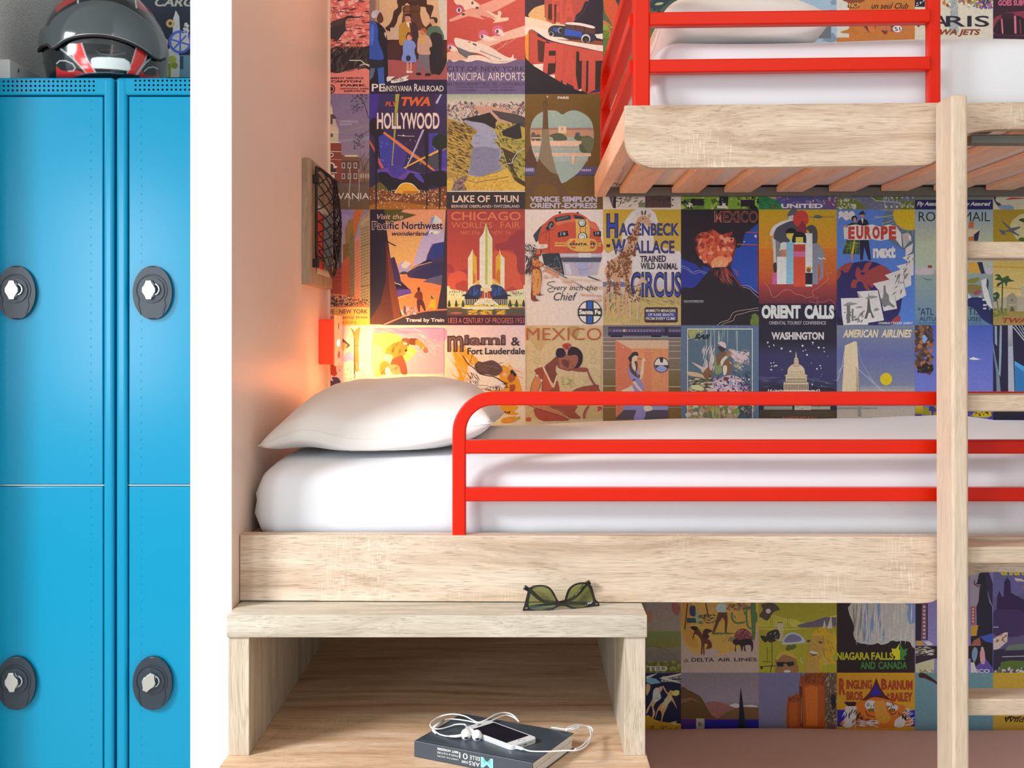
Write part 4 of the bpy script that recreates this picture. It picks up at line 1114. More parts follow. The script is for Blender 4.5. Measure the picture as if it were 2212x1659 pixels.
poster(4, 2, T3, 'e4ccbc', 'night poster with searchlight beams and palm silhouettes', """
bg 3a2c58 30283c
p 44308a 630 20 760 20 700 600 630 500
p 42409c 750 600 830 560 880 620 950 700 940 1000 830 1040 780 950
p 4a3888 950 640 1050 640 1160 790 1100 1020 930 1040
p 3a2444 1030 20 1520 20 1520 560 1300 800 1200 790 1000 640
p 4c3c9c 1440 560 1560 560 1690 640 1690 1060 1620 1060 1560 820 1440 880
p 50464c 1430 900 1570 830 1580 1090 1430 1000
p a8a038 985 20 1040 20 1020 200 975 660 940 1010 930 1010 960 600
p e07a40 805 555 835 540 1300 880 1580 1110 1570 1125 1180 850
p b8a8c0 1355 510 1385 510 1230 860 1130 1060 1115 1060 1250 760
p e8b030 1570 790 1580 820 1360 920 1100 1050 1085 1040 1330 910
p e8b030 1690 730 1690 770 1630 800
p c85a38 630 650 700 770 700 830 630 700
p c85a60 745 880 830 1040 790 1050 745 970
p b8b0c0 1600 25 1625 25 1560 160 1535 140
n ece0f0 46 6 760 620 1690 1100
c 6a48a0 730 1060 820 1050 930 1010 1040 1010 1140 1060 1260 1090 1400 1120 1690 1030 1690 1280 1500 1280 1300 1240 1100 1220 800 1180 730 1120
c 4c3c94 890 1040 960 1005 1060 1020 1140 1080 1080 1130 1000 1170 920 1130
c 241c28 740 1120 860 1100 930 1160 1000 1180 1100 1200 1180 1110 1260 1120 1400 1120 1540 1080 1690 1100 1690 1290 1480 1290 1340 1380 1000 1390 850 1330
c 54489c 1240 1130 1320 1130 1380 1220 1360 1240 1290 1190
c 6c5c28 720 1260 780 1240 880 1350 760 1360 640 1330
p 7a4420 630 1300 800 1350 1000 1390 1340 1390 1500 1330 1690 1290 1690 1620 630 1620
c a86420 630 1560 900 1500 1300 1540 1690 1590 1690 1620 630 1620
n e8b48c,f0c8a8,d88850,8a3c20 330 9 640 1340 1690 1480
n f0c8a8,e0a070 60 8 640 1480 1690 1600
c f0d8a8 995 1385 1010 1320 1060 1260 1130 1240 1220 1260 1290 1330 1310 1385
c e8a028 1005 1385 1030 1310 1080 1262 1140 1252 1220 1275 1290 1340 1300 1385
r b87018 1090 1360 1300 1385
p 241e24 700 580 755 580 745 900 735 1100 725 1620 710 1620 708 1000
p 241e24 1382 510 1440 510 1440 880 1425 980 1425 1620 1410 1620 1408 960 1395 880
p 241e24 1575 770 1625 770 1615 1100 1600 1620 1588 1620 1585 1100
c 241e24 630 400 700 350 760 420 820 530 790 590 700 600 640 560
c 242c24 1490 700 1510 620 1590 575 1660 600 1695 640 1695 750 1640 780 1560 780 1510 750
l e8dce0 6 1015 590 1100 600 1245 603
p e8dce0 1090 575 1120 600 1080 603
t d8602c 845 128 1015 188 b.03,i.2 FLY
t d8602c 1066 60 1465 188 b.05,i.25 TWA
t 7a3c50 722 270 1600 512 b.05 HOLLYWOOD
t e8d4c0 732 278 1590 504 b.022 HOLLYWOOD
""")
poster(5, 2, T4, 'e4ccb4', 'painted panorama of a lake between mountains', """
bg b8b890 bc9440
g 9ca888 c8c0a0 36 15 1100 130
p c8b8a0 36 150 110 105 180 150 250 100 320 140 390 100 450 130 520 90 600 140 680 100 760 130 830 100 920 140 1000 100 1100 140 1100 420 36 420
n 8a6c68,6c5450,c89c80,dcc8b0,a07c6c 170 26 36 140 1100 330
k 4c3c3c 120 60 9 55 30 36 150 1100 360
k e0ccb0 80 50 9 -55 30 36 120 1100 330
p c89878 400 180 700 200 900 240 1000 380 1030 440 700 400 560 330 480 300
p 2c2828 240 360 480 310 620 270 720 380 690 500 560 430 400 400
p 4c4440 640 240 1000 300 1100 340 1100 480 940 420 760 360
c b08c40 60 360 200 400 440 500 440 560 380 620 400 800 380 950 320 1050 300 1150 36 1200 36 360
k 3c2c20 150 90 14 -25 20 36 370 380 1120
k d8b048 110 80 12 -30 22 36 560 390 1120
k 6a5030 60 70 12 -45 15 40 400 440 560
p b8a048 700 400 850 420 1100 480 1100 1340 940 1300 860 1000 780 820 700 600
k 3c3424 110 90 14 -40 30 720 420 1100 1150
k 8a8838 90 80 14 -20 25 760 620 1100 1000
p 2c2c28 780 530 1030 410 1060 620 980 640 800 590
p 4a3824 780 750 1000 850 930 960 1000 1160 1100 1220 1100 1340 1000 1300 900 1100
k 84883c 40 60 12 -50 10 880 900 1100 1200
c dcb048 300 1120 480 1150 700 1100 860 1040 960 1200 1080 1340 36 1340 36 1190 200 1150
k c08428 160 50 9 20 30 60 1130 960 1340
k ecd070 80 40 7 20 30 60 1130 960 1340
c 8c6c5c 110 1300 150 1210 280 1130 320 1160 260 1240 300 1340 110 1340
n a08880,5c4038 60 12 120 1160 290 1330
c a4a0ac 270 400 400 400 560 430 640 500 700 560 730 640 660 640 720 720 780 800 760 900 720 960 780 1010 770 1060 620 1100 480 1145 380 1140 330 1110 330 1040 380 1000 400 860 410 760 370 700 390 600 450 530 340 450
c 888494 400 760 700 760 760 800 740 950 770 1040 620 1095 480 1140 340 1110 350 1030
l c8b048 8 790 780 860 1000 880 1130
l 5c3c24 6 300 1190 430 1230 880 1150
s c8c0b8 10 860 970 920 960 940 900 1000 820 1100 760
w 44404c 2 4 420 590 640 890 60 4
r e8d4b4 36 1342 1100 1356
r 342c2c 36 1356 1100 1592
t ecc8a4 112 1405 410 1500 b.018 LAKE
t ecc8a4 452 1405 622 1500 b.018 OF
t ecc8a4 678 1405 1012 1500 b.018 THUN
t dcbca0 96 1534 636 1574 b.01 BERNESE OBERLAND
l dcbca0 5 640 1568 662 1545
t dcbca0 676 1534 1026 1574 b.01 SWITZERLAND
""")
poster(6, 2, T4, 'e2ccb4', 'olive poster with a river view inside a heart and an iron tower', """
bg 70501c 6a4c1c
r 5a4c6c 1096 1015 2160 1130
r 7a7490 1100 1030 1230 1080
w a8a0b0 4 1 1110 1035 1190 1035 20 38
w a8a0b0 5 1 1870 1045 1980 1045 22 30
r 443c58 1096 1118 2160 1136
p 5c3c28 1180 700 1270 960 1250 1100 1230 1020 1100 1015 1100 900
c 9cac94 1608 300 1540 255 1460 243 1370 250 1260 310 1190 420 1172 560 1185 720 1230 870 1330 1030 1460 1150 1560 1225 1620 1235 1700 1190 1840 1080 1950 920 2020 760 2040 600 2020 430 1960 330 1850 260 1750 243 1680 262
l 8c8c8c 8 1190 482 2025 482
p c08c64 1182 490 2030 490 2036 610 1176 610
p 9c5c50 1182 490 2030 490 2030 506 1182 506
r e0c090 1555 460 1664 556
w 8c7054 2 1 1596 480 1612 480 8 34
p b09868 1180 560 1240 570 1260 690 1180 690
e 54583c 1280 620 36 52
e 6c5448 1215 600 34 60
c 545c3c 1430 590 1500 560 1580 556 1660 600 1664 650 1500 656 1480 620
c 545c3c 1770 620 1800 580 1900 600 1960 590 2040 640 2030 760 1990 830 1900 826 1840 780 1840 680 1800 650
c 6c6c48 1860 640 1980 610 2040 640 2030 760 1980 820 1930 780
e 505860 1818 570 34 26
r e8c49c 1190 612 1440 626
r e8b890 1180 660 1870 704
r e8b890 1196 700 1836 730
w 98a898 4 1 1330 730 1740 730 100 34
r e0a080 1200 764 1850 774
r e8b890 1236 826 2000 870
p e8b890 1440 870 1476 870 1470 970 1448 970
p e8b890 1735 870 1776 870 1770 970 1740 970
l d89c80 8 1250 935 1960 940
c a8b4a0 1300 880 1420 866 1440 930 1310 930
c a8b4a0 1490 920 1540 872 1690 866 1726 930 1600 945
c a8b4a0 1790 925 1850 870 1930 880 1950 930
l d8a484 7 1240 845 1990 845
p 66482a 1350 180 1408 180 1412 300 1420 500 1440 700 1480 900 1530 1080 1600 1250 1690 1400 1550 1400 1500 1300 1390 1240 1290 1270 1220 1400 1110 1400 1190 1200 1250 1060 1290 880 1320 700 1340 480
c 70501c 1230 1400 1260 1300 1380 1235 1500 1290 1545 1400
p 8a7858 1345 500 1420 500 1440 700 1480 900 1530 1080 1555 1130 1440 1080 1330 960 1290 900 1320 700
l 4a3424 7 1380 180 1382 60
l 4a3424 8 1352 180 1356 130 1400 130 1406 180
p d8b0a8 1396 42 1418 46 1414 70 1396 68
t e8d4c0 1546 54 1698 88 b.03 PARIS
t b8a8a8 1166 1418 1570 1494 b.045 VENICE
t b8a8a8 1612 1418 2086 1494 b.045 SIMPLON
t b8a8a8 1166 1504 2086 1580 b.04 ORIENT-EXPRESS
""")
# strips seen under the upper bunk
poster(7, 2, T7, 'dcc0b4', 'cream poster strip with a sketched brown building', """
bg d8b8a8
k 4c3830,6c5040,8a6c50 70 70 16 30 40 180 -120 520 200
r 5c3c38 540 -200 850 214
k 3c2828 24 60 10 80 10 540 80 850 210
r 7a7450 460 150 540 210
p 6c4c58 100 60 150 60 160 220 140 180
p 2c2028 160 60 190 60 190 220 155 220
w 4c3038 8 2 660 110 860 180 18 18
""")
poster(8, 2, T7, 'dcc0b4', 'green poster strip with arches and trees', """
bg 6a7a20 5c7420
r 241c28 966 -200 1900 160
n 7a8c28,94a030,4c6018,b0a850 150 26 970 60 1900 225
r 241c24 1080 110 1240 190
r 241c24 1425 60 1530 190
r 241c24 1680 120 1850 200
p 8a9c30 970 80 1420 80 1420 100 970 104
r 7c9428 1250 70 1330 228
r 7c9428 1535 70 1640 228
r d8bca8 1040 160 1104 215
r d8bca8 1400 190 1520 222
r d8bca8 1460 160 1500 190
n e8d8d0 14 7 1180 90 1850 150
c 141018 1790 230 1800 190 1840 180 1890 230
n 1c1820 8 16 980 150 1110 228
""")
poster(9, 2, T8, 'd4c0b8', 'violet and green poster strip with white capitals', """
bg 5c4878 54487c
c 2c7444 48 60 160 70 300 160 340 230 48 230
k 1c5434 20 90 9 -30 10 50 100 300 220
c c8886c 130 60 260 60 260 110 190 100
n 8a6884,b08c9c,6c5490,c89898 60 18 260 50 980 180
n 7a4058 30 14 840 110 980 220
s 3c2840 5 450 110 480 70 510 110
s 3c2840 6 650 120 690 70 710 130
t e4d4d0 318 166 816 220 b.04 UNITED
p 8a3038 215 195 250 180 260 210 235 222
""")
poster(10, 2, T8, 'd4c0b8', 'map like poster strip with grey water and olive land', """
bg 6c6478 706878
k 5c5470,88809c 50 90 8 -8 6 990 50 1560 220
c 6c6a20 990 110 1100 100 1220 130 1340 220 1340 235 990 235
c 6c6a20 1400 50 1540 60 1530 110 1440 120
c 6c6a20 1620 60 1760 60 1740 120 1620 110
c 6c6a20 1740 150 1900 140 1900 230 1740 225
l c8bcac 8 1350 60 1450 130 1560 140 1700 150 1800 190
l c8bcac 7 1540 60 1560 220
n c8bcac,b8ac9c 60 12 990 110 1200 230
w c8bcac 3 1 1160 170 1200 170 12 46
w c8bcac 6 2 1560 80 1880 190 22 24
k c8bcac 26 70 6 80 20 1560 60 1890 225
""")
poster(11, 2, T19, 'd4c4bc', 'poster strip with white italic lettering on navy', """
bg 7c7468 241c58
r 7c7468 200 -200 900 -5
r 251c50 276 -30 880 42
t d8d0d0 290 -16 505 26 b.03,i.3 Fly Assured
t d8d0d0 645 -16 865 26 b.03,i.3 Fly Assured
""")
poster(12, 2, T15, 'd4c4bc', 'pale poster strip with a dark bird', "bg c8b898\nc 34303c 212 60 235 60 225 105 260 130 270 160 250 155 215 105\nc 7c8ca8 250 140 330 140 350 165 260 165\np c04830 296 98 330 85 420 88 420 94 340 98 300 102\nt a89a84 305 130 440 138 i.2 Splendid")
# ---- third row
poster(3, 3, T5, 'ffd4b0', 'poster of a street of tall orange buildings', """
bg a08080 c08068
g 9c7c90 c89c8c 60 15 640 800
c b08c98 60 100 300 80 400 200 380 300 300 240 100 300
p 4c4444 150 240 180 200 220 250 240 300 240 840 150 860
p 7c6c68 160 60 172 160 200 230 150 240
l c8a888 8 190 300 190 820
p a04028 60 860 140 830 240 830 240 1220 60 1220
p d05830 240 760 300 690 360 660 360 1240 240 1200
p 906028 260 500 340 460 420 480 420 800 340 660 300 690 260 740
p a87030 290 290 340 160 400 140 410 180 410 470 340 470 290 480
p d86828 400 100 430 15 560 15 480 180 430 420 410 420
p 8c7040 350 370 400 300 420 440 420 1290 360 1260
p e88058 420 440 490 380 500 560 500 1310 420 1290
p b88c58 480 180 620 30 640 30 640 1330 500 1310 500 400
p c49868 500 200 640 70 640 130 510 260
k 4c2c20 10 22 10 50 10 480 30 640 180
w 5a3c24 6 26 510 280 620 1280 8 20 -40
w 8a3828 4 20 428 470 480 1260 6 16 -30
w 5c4830 3 20 366 420 408 1230 6 14 -30
w 8a3420 4 13 252 800 340 1160 7 14 -30
w 5c2018 6 3 150 890 230 1000 7 14
l 5c3828 9 500 1075 640 1060
l 5c3828 9 560 900 640 880
l 5c3828 7 500 530 640 480
p d87040 60 1180 240 1180 400 1220 640 1330 640 1360 60 1360
n 2c1c18,6a4430,d89c70,8a5034 220 15 60 1210 400 1340
n 3c2820,c88c60,5c3c28 90 11 380 1250 640 1350
r c86840 60 1346 640 1362
r f0a860 60 1362 640 1380
g f8a850 f89c28 60 1380 640 1606
t 5a1830 56 1390 602 1452 b.012 UE · NEW YORK
t 5a2038 60 1484 608 1526 b.01,i.3 est Shopping Street
t e06820 170 1552 440 1592 b.015 TRAIN
""")
poster(4, 3, T5, 'ffccac', 'orange poster of a fjord seen between dark tree trunks', """
bg f89060 f8a050
r f4a058 860 380 1340 780
p 5c4c10 830 15 1100 15 1060 50 1280 90 1080 160 900 200 820 150
p c8a0b0 1560 100 1650 300 1660 480 1400 720 1300 780 1230 780 1270 620 1340 430 1440 260
p e8c8c0 1540 95 1620 160 1640 230 1600 250 1500 200 1480 130
p 8890a8 1480 130 1530 110 1480 240 1450 230
p f0d8d0 1460 300 1610 320 1560 360 1440 340 1410 410
p b894a8 1020 810 1060 740 1120 720 1210 780 1170 860 1100 900 1050 900
p f0c0a8 1060 780 1120 720 1200 760 1130 830 1080 820
p 30346c 1500 490 1660 460 1660 700 1400 740 1420 640
l b04058 6 1490 480 1430 640 1400 730
c 48304c 1150 900 1200 830 1330 760 1480 710 1660 680 1660 920 1420 980 1160 950
p 34284c 1200 900 1500 760 1660 720 1660 900 1420 970 1260 960
p 2c1c24 1330 760 1380 730 1480 700 1480 730 1360 770
l e8a878 9 1170 860 1290 790 1480 740
p f87840 1050 920 1150 920 1160 955 1420 980 1620 1060 1560 1400 1080 1470 1010 1240 1210 1180 1100 1080 1060 980
p 645064 1360 1015 1460 960 1640 915 1640 1070 1480 1030
c 4c3444 1050 890 1090 870 1150 880 1150 908 1050 908
p 40284c 905 690 970 670 1040 900 1060 1000 1160 1100 1210 1170 1060 1210 1010 1225 960 1000
p 683c80 1000 1130 1190 1110 1205 1175 1070 1200 1010 1225
p 28182c 960 1000 1060 1040 1150 1090 1180 1115 1000 1100
l f0d8d0 9 970 1010 990 1035 1020 1040 1060 1060
p 2c1c28 632 15 830 15 880 440 920 700 970 1000 1050 1400 1080 1500 820 1600 632 1600
p 5c2420 850 450 890 520 930 760 1000 1150 1060 1480 830 1600 632 1600 632 1540 780 1300 850 1000
p 7c3424 870 560 920 700 980 1050 1060 1480 960 1520 900 1100
l 241820 14 880 460 930 490 990 520
p 3c2830 1680 15 1700 15 1700 1600 1550 1600 1560 1390 1620 1060
p 3c2830 1652 480 1690 15 1690 480
c 3c2830 1100 1480 1400 1410 1700 1400 1700 1620 800 1620
c d86c48 1060 1490 1080 1480 1400 1405 1700 1385 1700 1405 1400 1425 1100 1500 860 1600 800 1605
c 7c2c20 1250 1190 1290 1145 1340 1150 1360 1210 1340 1260 1280 1270 1280 1240 1240 1230
e 4c2018 1305 1115 20 30
l c86848 14 1250 1190 1235 1220 1290 1260
l 7c2c20 14 1350 1190 1355 1260
c 5c2420 1285 1260 1350 1260 1380 1310 1400 1400 1380 1410 1330 1330 1320 1420 1300 1420 1280 1330
c e8a020 1470 1280 1530 1260 1540 1300 1530 1400 1500 1380 1460 1370 1400 1410 1450 1340
e 7c3c28 1495 1220 24 30
c c89830 1480 1195 1515 1200 1515 1240 1500 1230
n e8a8b0,c87888,8a4c60,f8c8b8 46 14 1060 1360 1280 1470
p 6c3448 1100 1345 1125 1345 1130 1450 1095 1450
t f0a080 730 80 1090 150 i.3,b.01 Visit the
t f4a888 660 174 1040 300 b.055,k0 Pacific
t 241828 668 184 1032 290 b.02 Pacific
t f4a888 1066 172 1646 300 b.05 Northwest
t 241828 1074 184 1636 290 b.02 Northwest
t 241828 936 318 1446 378 b.015,i.3 wonderland
n 241828 3 8 1470 335 1570 345
t f0b8a8 1124 1512 1656 1580 b.035 Travel by Train
""")
poster(5, 3, T6, 'fdd0b4', 'red poster with three pale yellow towers', """
bg b84038 e05034
c e05838 640 640 780 580 960 640 1030 780 1040 1000 1100 1100 640 1100
c a83838 700 490 860 450 900 380 1100 300 1100 860 1000 860 980 640 860 560 740 590
c e8583c 60 920 160 860 260 870 310 960 320 1100 200 1150 60 1100
c b03c38 36 760 90 770 140 840 110 880 36 860
c b03c38 220 840 320 840 340 900 260 870
c c84434 180 1010 280 990 340 1050 340 1130 200 1130 150 1060
c c84434 860 1100 940 1070 980 1120 860 1140
t f07848 90 48 1044 164 b.012 CHICAGO
t f07848 96 186 652 270 - WORLD'S
t f07848 766 186 1034 270 - FAIR
t f07848 222 306 484 360 - MAY 27th
t f07848 648 306 908 356 - NOV. 1st
p f0e0a0 36 1060 70 1060 80 1100 320 1140 330 1230 36 1230
p f0e0a0 1100 1050 1080 1050 1080 1100 850 1140 840 1230 1100 1230
w 8a3430 5 1 70 1130 200 1160 8 22
w 8a3430 6 1 930 1150 1050 1150 10 22
k 8a4c34 30 26 8 70 15 60 1120 320 1190
k 8a4c34 30 26 8 110 15 880 1130 1090 1190
p f4e4ac 322 680 350 630 385 555 400 620 440 670 440 1060 322 1130
p f0a820 385 560 385 1030 430 990 440 680 405 620
p e07020 395 820 410 930 430 870 430 1010 390 1040
p f4e4ac 702 670 740 630 755 550 770 630 822 680 822 1130 702 1060
p f0a820 705 680 742 625 755 560 765 640 765 1040 702 990
p e07020 705 900 730 820 760 860 760 1050 705 1010
p f8ecb8 480 410 530 340 570 200 610 330 655 410 655 1090 480 1090
p c8b850 560 260 575 200 590 300 590 1040 556 1040
p f0dc98 590 340 640 420 650 1060 600 1060
p f0a840 370 1060 440 990 480 970 480 1050 360 1080
p f0a840 655 950 720 990 780 1050 655 1060
l f8ecb8 9 370 1060 440 1015 480 1000
l f8ecb8 9 655 990 720 1030 760 1060
c 3c3850 330 1110 380 1060 500 1050 500 1210 330 1210 290 1180
c 3c3850 640 1050 760 1060 820 1110 860 1180 800 1210 640 1210
k 34589c 14 110 16 90 2 350 1090 500 1190
k 34589c 14 110 16 90 2 660 1080 790 1190
p f0c890 495 1085 645 1085 645 1130 590 1130 590 1230 545 1230 545 1130 495 1130
r 9c4434 556 1150 582 1220
c 2c2840 240 1190 320 1170 400 1200 480 1220 470 1240 260 1230
c 2c2840 660 1220 800 1180 900 1185 900 1230 680 1240
r 3c2830 278 1230 865 1330
w f4e4ac 24 1 285 1240 850 1240 8 80
g f4e0a0 e8b848 36 1200 278 1350
g f4e0a0 e8b848 865 1200 1100 1350
p f8e8b0 480 1230 640 1230 760 1330 380 1330
k b08838 60 16 6 60 50 440 1240 700 1330
g e8c050 f0d070 36 1320 1100 1352
c 3c4030 66 1250 80 1290 84 1340 48 1340 52 1290
c 3c4030 160 1250 175 1290 180 1340 145 1340 148 1290
c 3c4030 254 1250 268 1290 272 1340 236 1340 240 1290
c 3c4030 895 1245 912 1290 920 1340 874 1340 880 1290
c 3c4030 985 1245 1002 1290 1010 1340 964 1340 970 1290
c 3c4030 1080 1245 1096 1290 1100 1340 1060 1340 1066 1290
n 5c5c34 60 8 90 1310 1060 1335
r 8a4c44 36 1352 1100 1390
p f4dcb0 240 1355 640 1345 870 1355 900 1372 680 1385 390 1385 240 1368
r 5c503c 36 1375 1100 1460
r f4dcb0 385 1350 670 1384
k f0a830 26 90 12 10 14 330 1390 440 1450
k f0a830 26 90 12 -10 14 500 1390 650 1450
k f0a830 26 80 12 10 14 720 1390 820 1450
p c85c44 80 1425 160 1415 240 1420 230 1440 90 1438
p 40202c 36 1462 1100 1462 1100 1592 36 1592
r 7c3438 36 1452 1100 1470
t e8705c 52 1494 172 1570 - 1833
t e8705c 194 1494 944 1570 - A CENTURY OF PROGRESS
t e8705c 972 1494 1090 1570 - 1933
""")
poster(6, 3, T6, 'fbd2be', 'cream poster with a red streamlined locomotive', """
bg f8d0bc f6cab2
p 3c4044 1210 370 1300 260 1360 210 1300 420 1250 470
c d85034 1290 380 1330 250 1430 150 1520 90 1680 60 1820 66 1920 110 1990 170 2060 200 2110 280 2140 420 2145 610 1760 620 1330 610 1320 540 1400 540 1400 490 1300 490 1280 430
c e87048 1560 160 1800 140 1960 170 2060 220 2100 300 2000 260 1900 200 1700 190 1540 230
p 34343c 1500 130 1690 90 1720 100 1730 150 1520 186
p 5a6068 1530 140 1680 100 1690 130 1540 170
p 34343c 1760 86 1880 110 1920 140 1780 146
c 2c2c34 1390 260 1440 180 1490 190 1490 240 1420 300 1390 290
k e8d8d0 8 26 8 60 20 1400 210 1470 270
e 2c2c30 1575 58 16 16
e 2c2c30 1820 62 16 14
l 8c2c20 6 1340 330 1500 290
l 8c2c20 6 1430 300 1430 600
l 8c2c20 6 1300 430 1320 350 1390 320 1390 440
p f0a850 1790 150 1960 150 1990 300 1970 460 1800 460
l 3c2420 6 1855 240 1855 340
l 3c2420 6 1925 240 1925 340
e 3c3030 1882 200 54 56
e e8dcd0 1880 196 42 44
s 3c3030 7 1860 190 1880 170 1910 190 1900 215 1870 215
e 3c3030 1888 392 64 64
e e8dcd0 1886 388 50 50
s 3c3030 7 1860 384 1880 360 1912 380 1904 410 1870 412
c f0a850 1700 420 1830 410 1960 410 2060 430 2095 500 2060 580 1960 598 1800 590 1720 560 1660 500
l 5c2420 5 1700 425 1665 500 1715 562 1800 594 1960 600 2060 582 2095 500 2060 432
p f0a850 1506 464 1670 464 1670 486 1506 486
p f0a850 1506 500 1664 500 1674 520 1506 520
l 7c2820 3 1506 474 1670 474
p d85034 1720 490 1740 450 1780 430 1790 470
p d85034 1720 520 1790 524 1790 552 1740 545
p d85034 1990 440 2050 450 2060 480 1990 474
p d85034 1990 520 2060 520 2040 550 1990 552
r f0a850 2096 470 2140 490
r f0a850 2096 500 2140 520
t 34243c 1706 474 1952 508 b.05 SANTA
t 34243c 1992 474 2068 508 b.05 FE
p 24242c 1548 330 1680 306 1696 376 1552 396
t c8ccd0 1586 328 1652 374 - 19
p 24242c 2030 320 2136 310 2140 385 2040 380
t c8ccd0 2062 322 2110 366 - 19
p f0c8a8 1310 500 1390 490 1395 540 1320 556
t 8c5c4c 1318 512 1360 538 - ATR
p 34343c 1330 620 1570 612 1600 680 1640 920 1360 770
n 8a8c90 30 7 1380 680 1560 860
p c8a8a8 1570 614 2140 614 2150 680 2130 720 1620 720 1580 660
p 54505c 1590 670 2150 670 2130 735 1620 735
l e8dcd8 8 1600 640 2130 640
p e8c8c0 1830 610 2000 610 2000 672 1830 672
p c8a8b0 1620 740 2120 740 2080 910 1900 930 1650 910
p e0c4c0 1640 760 1700 760 1740 900 1670 900
p b0a0b8 1820 740 1960 740 1960 910 1840 910
s 7c6c78 4 1790 700 1790 780 1840 830 1960 830 2010 790 2020 700
s 6c7078 9 1530 650 1560 720 1590 800 1590 850
l 4c4c54 13 1370 800 1700 970 1980 1130
l 3c3c44 16 1960 930 2150 1000
p e89068 1350 790 1560 900 1560 960 1380 870
k d07c58 20 120 9 10 10 1340 790 1600 960
p f0b494 1560 950 2150 990 2150 1010 1600 980
p e8a080 1620 990 1780 1010 1700 1040 1600 1010
p f0b494 1670 1040 1880 1080 1760 1090
p e89c80 1850 1170 2150 1190 2150 1210 1880 1200
p f0b494 1920 1060 2150 1070 2150 1110 1960 1100
p e89c80 1990 1240 2150 1250 2150 1280 2060 1270
l e8a890 10 1700 970 2150 1250
s 34242c 9 1510 1000 1430 1010 1405 1040 1480 1075 1410 1110 1440 1145 1500 1130
t 34242c 1490 1070 1676 1140 i.3 very
t 34242c 1706 1050 1890 1120 i.3 inch
t 34242c 1940 1050 2090 1120 i.3 the
t 34242c 1492 1150 1812 1260 i.3 Chief
c 8a3c28 1270 560 1320 570 1320 640 1290 660 1290 720 1350 760 1350 790 1300 810 1320 860 1330 960 1310 1160 1370 1180 1290 1195 1240 1180 1260 1240 1300 1260 1220 1270 1180 1220 1190 1040 1190 840 1200 760 1190 680 1220 640
c e88040 1200 700 1240 670 1300 730 1340 770 1300 800 1210 780
c e89048 1210 840 1300 850 1320 960 1300 1150 1240 1180 1210 1180 1200 1000
k a84828 30 60 9 70 20 1200 680 1310 1170
k 8c3420 12 40 8 -30 30 1200 720 1330 800
c d86838 1250 560 1290 560 1310 600 1290 630 1250 620
k 3c2828,e8d0c0,5a3c34 70 90 10 -40 40 1100 500 1260 700
k 2c2024,4a3030 30 120 14 70 12 1110 660 1190 900
k e8c0a8 12 90 6 70 12 1120 900 1190 1030
e 3c2c28 1985 1420 166 166
e f8d8c8 1985 1420 152 152
r 3c2c28 1820 1368 2150 1472
r 3c2c28 1932 1262 2036 1578
r 3858a8 1952 1270 2016 1374
r 3858a8 1952 1468 2016 1570
t f8e0d4 1838 1384 2030 1448 b.05 Santa
t f8e0d4 2052 1384 2134 1448 b.05 Fe
""")
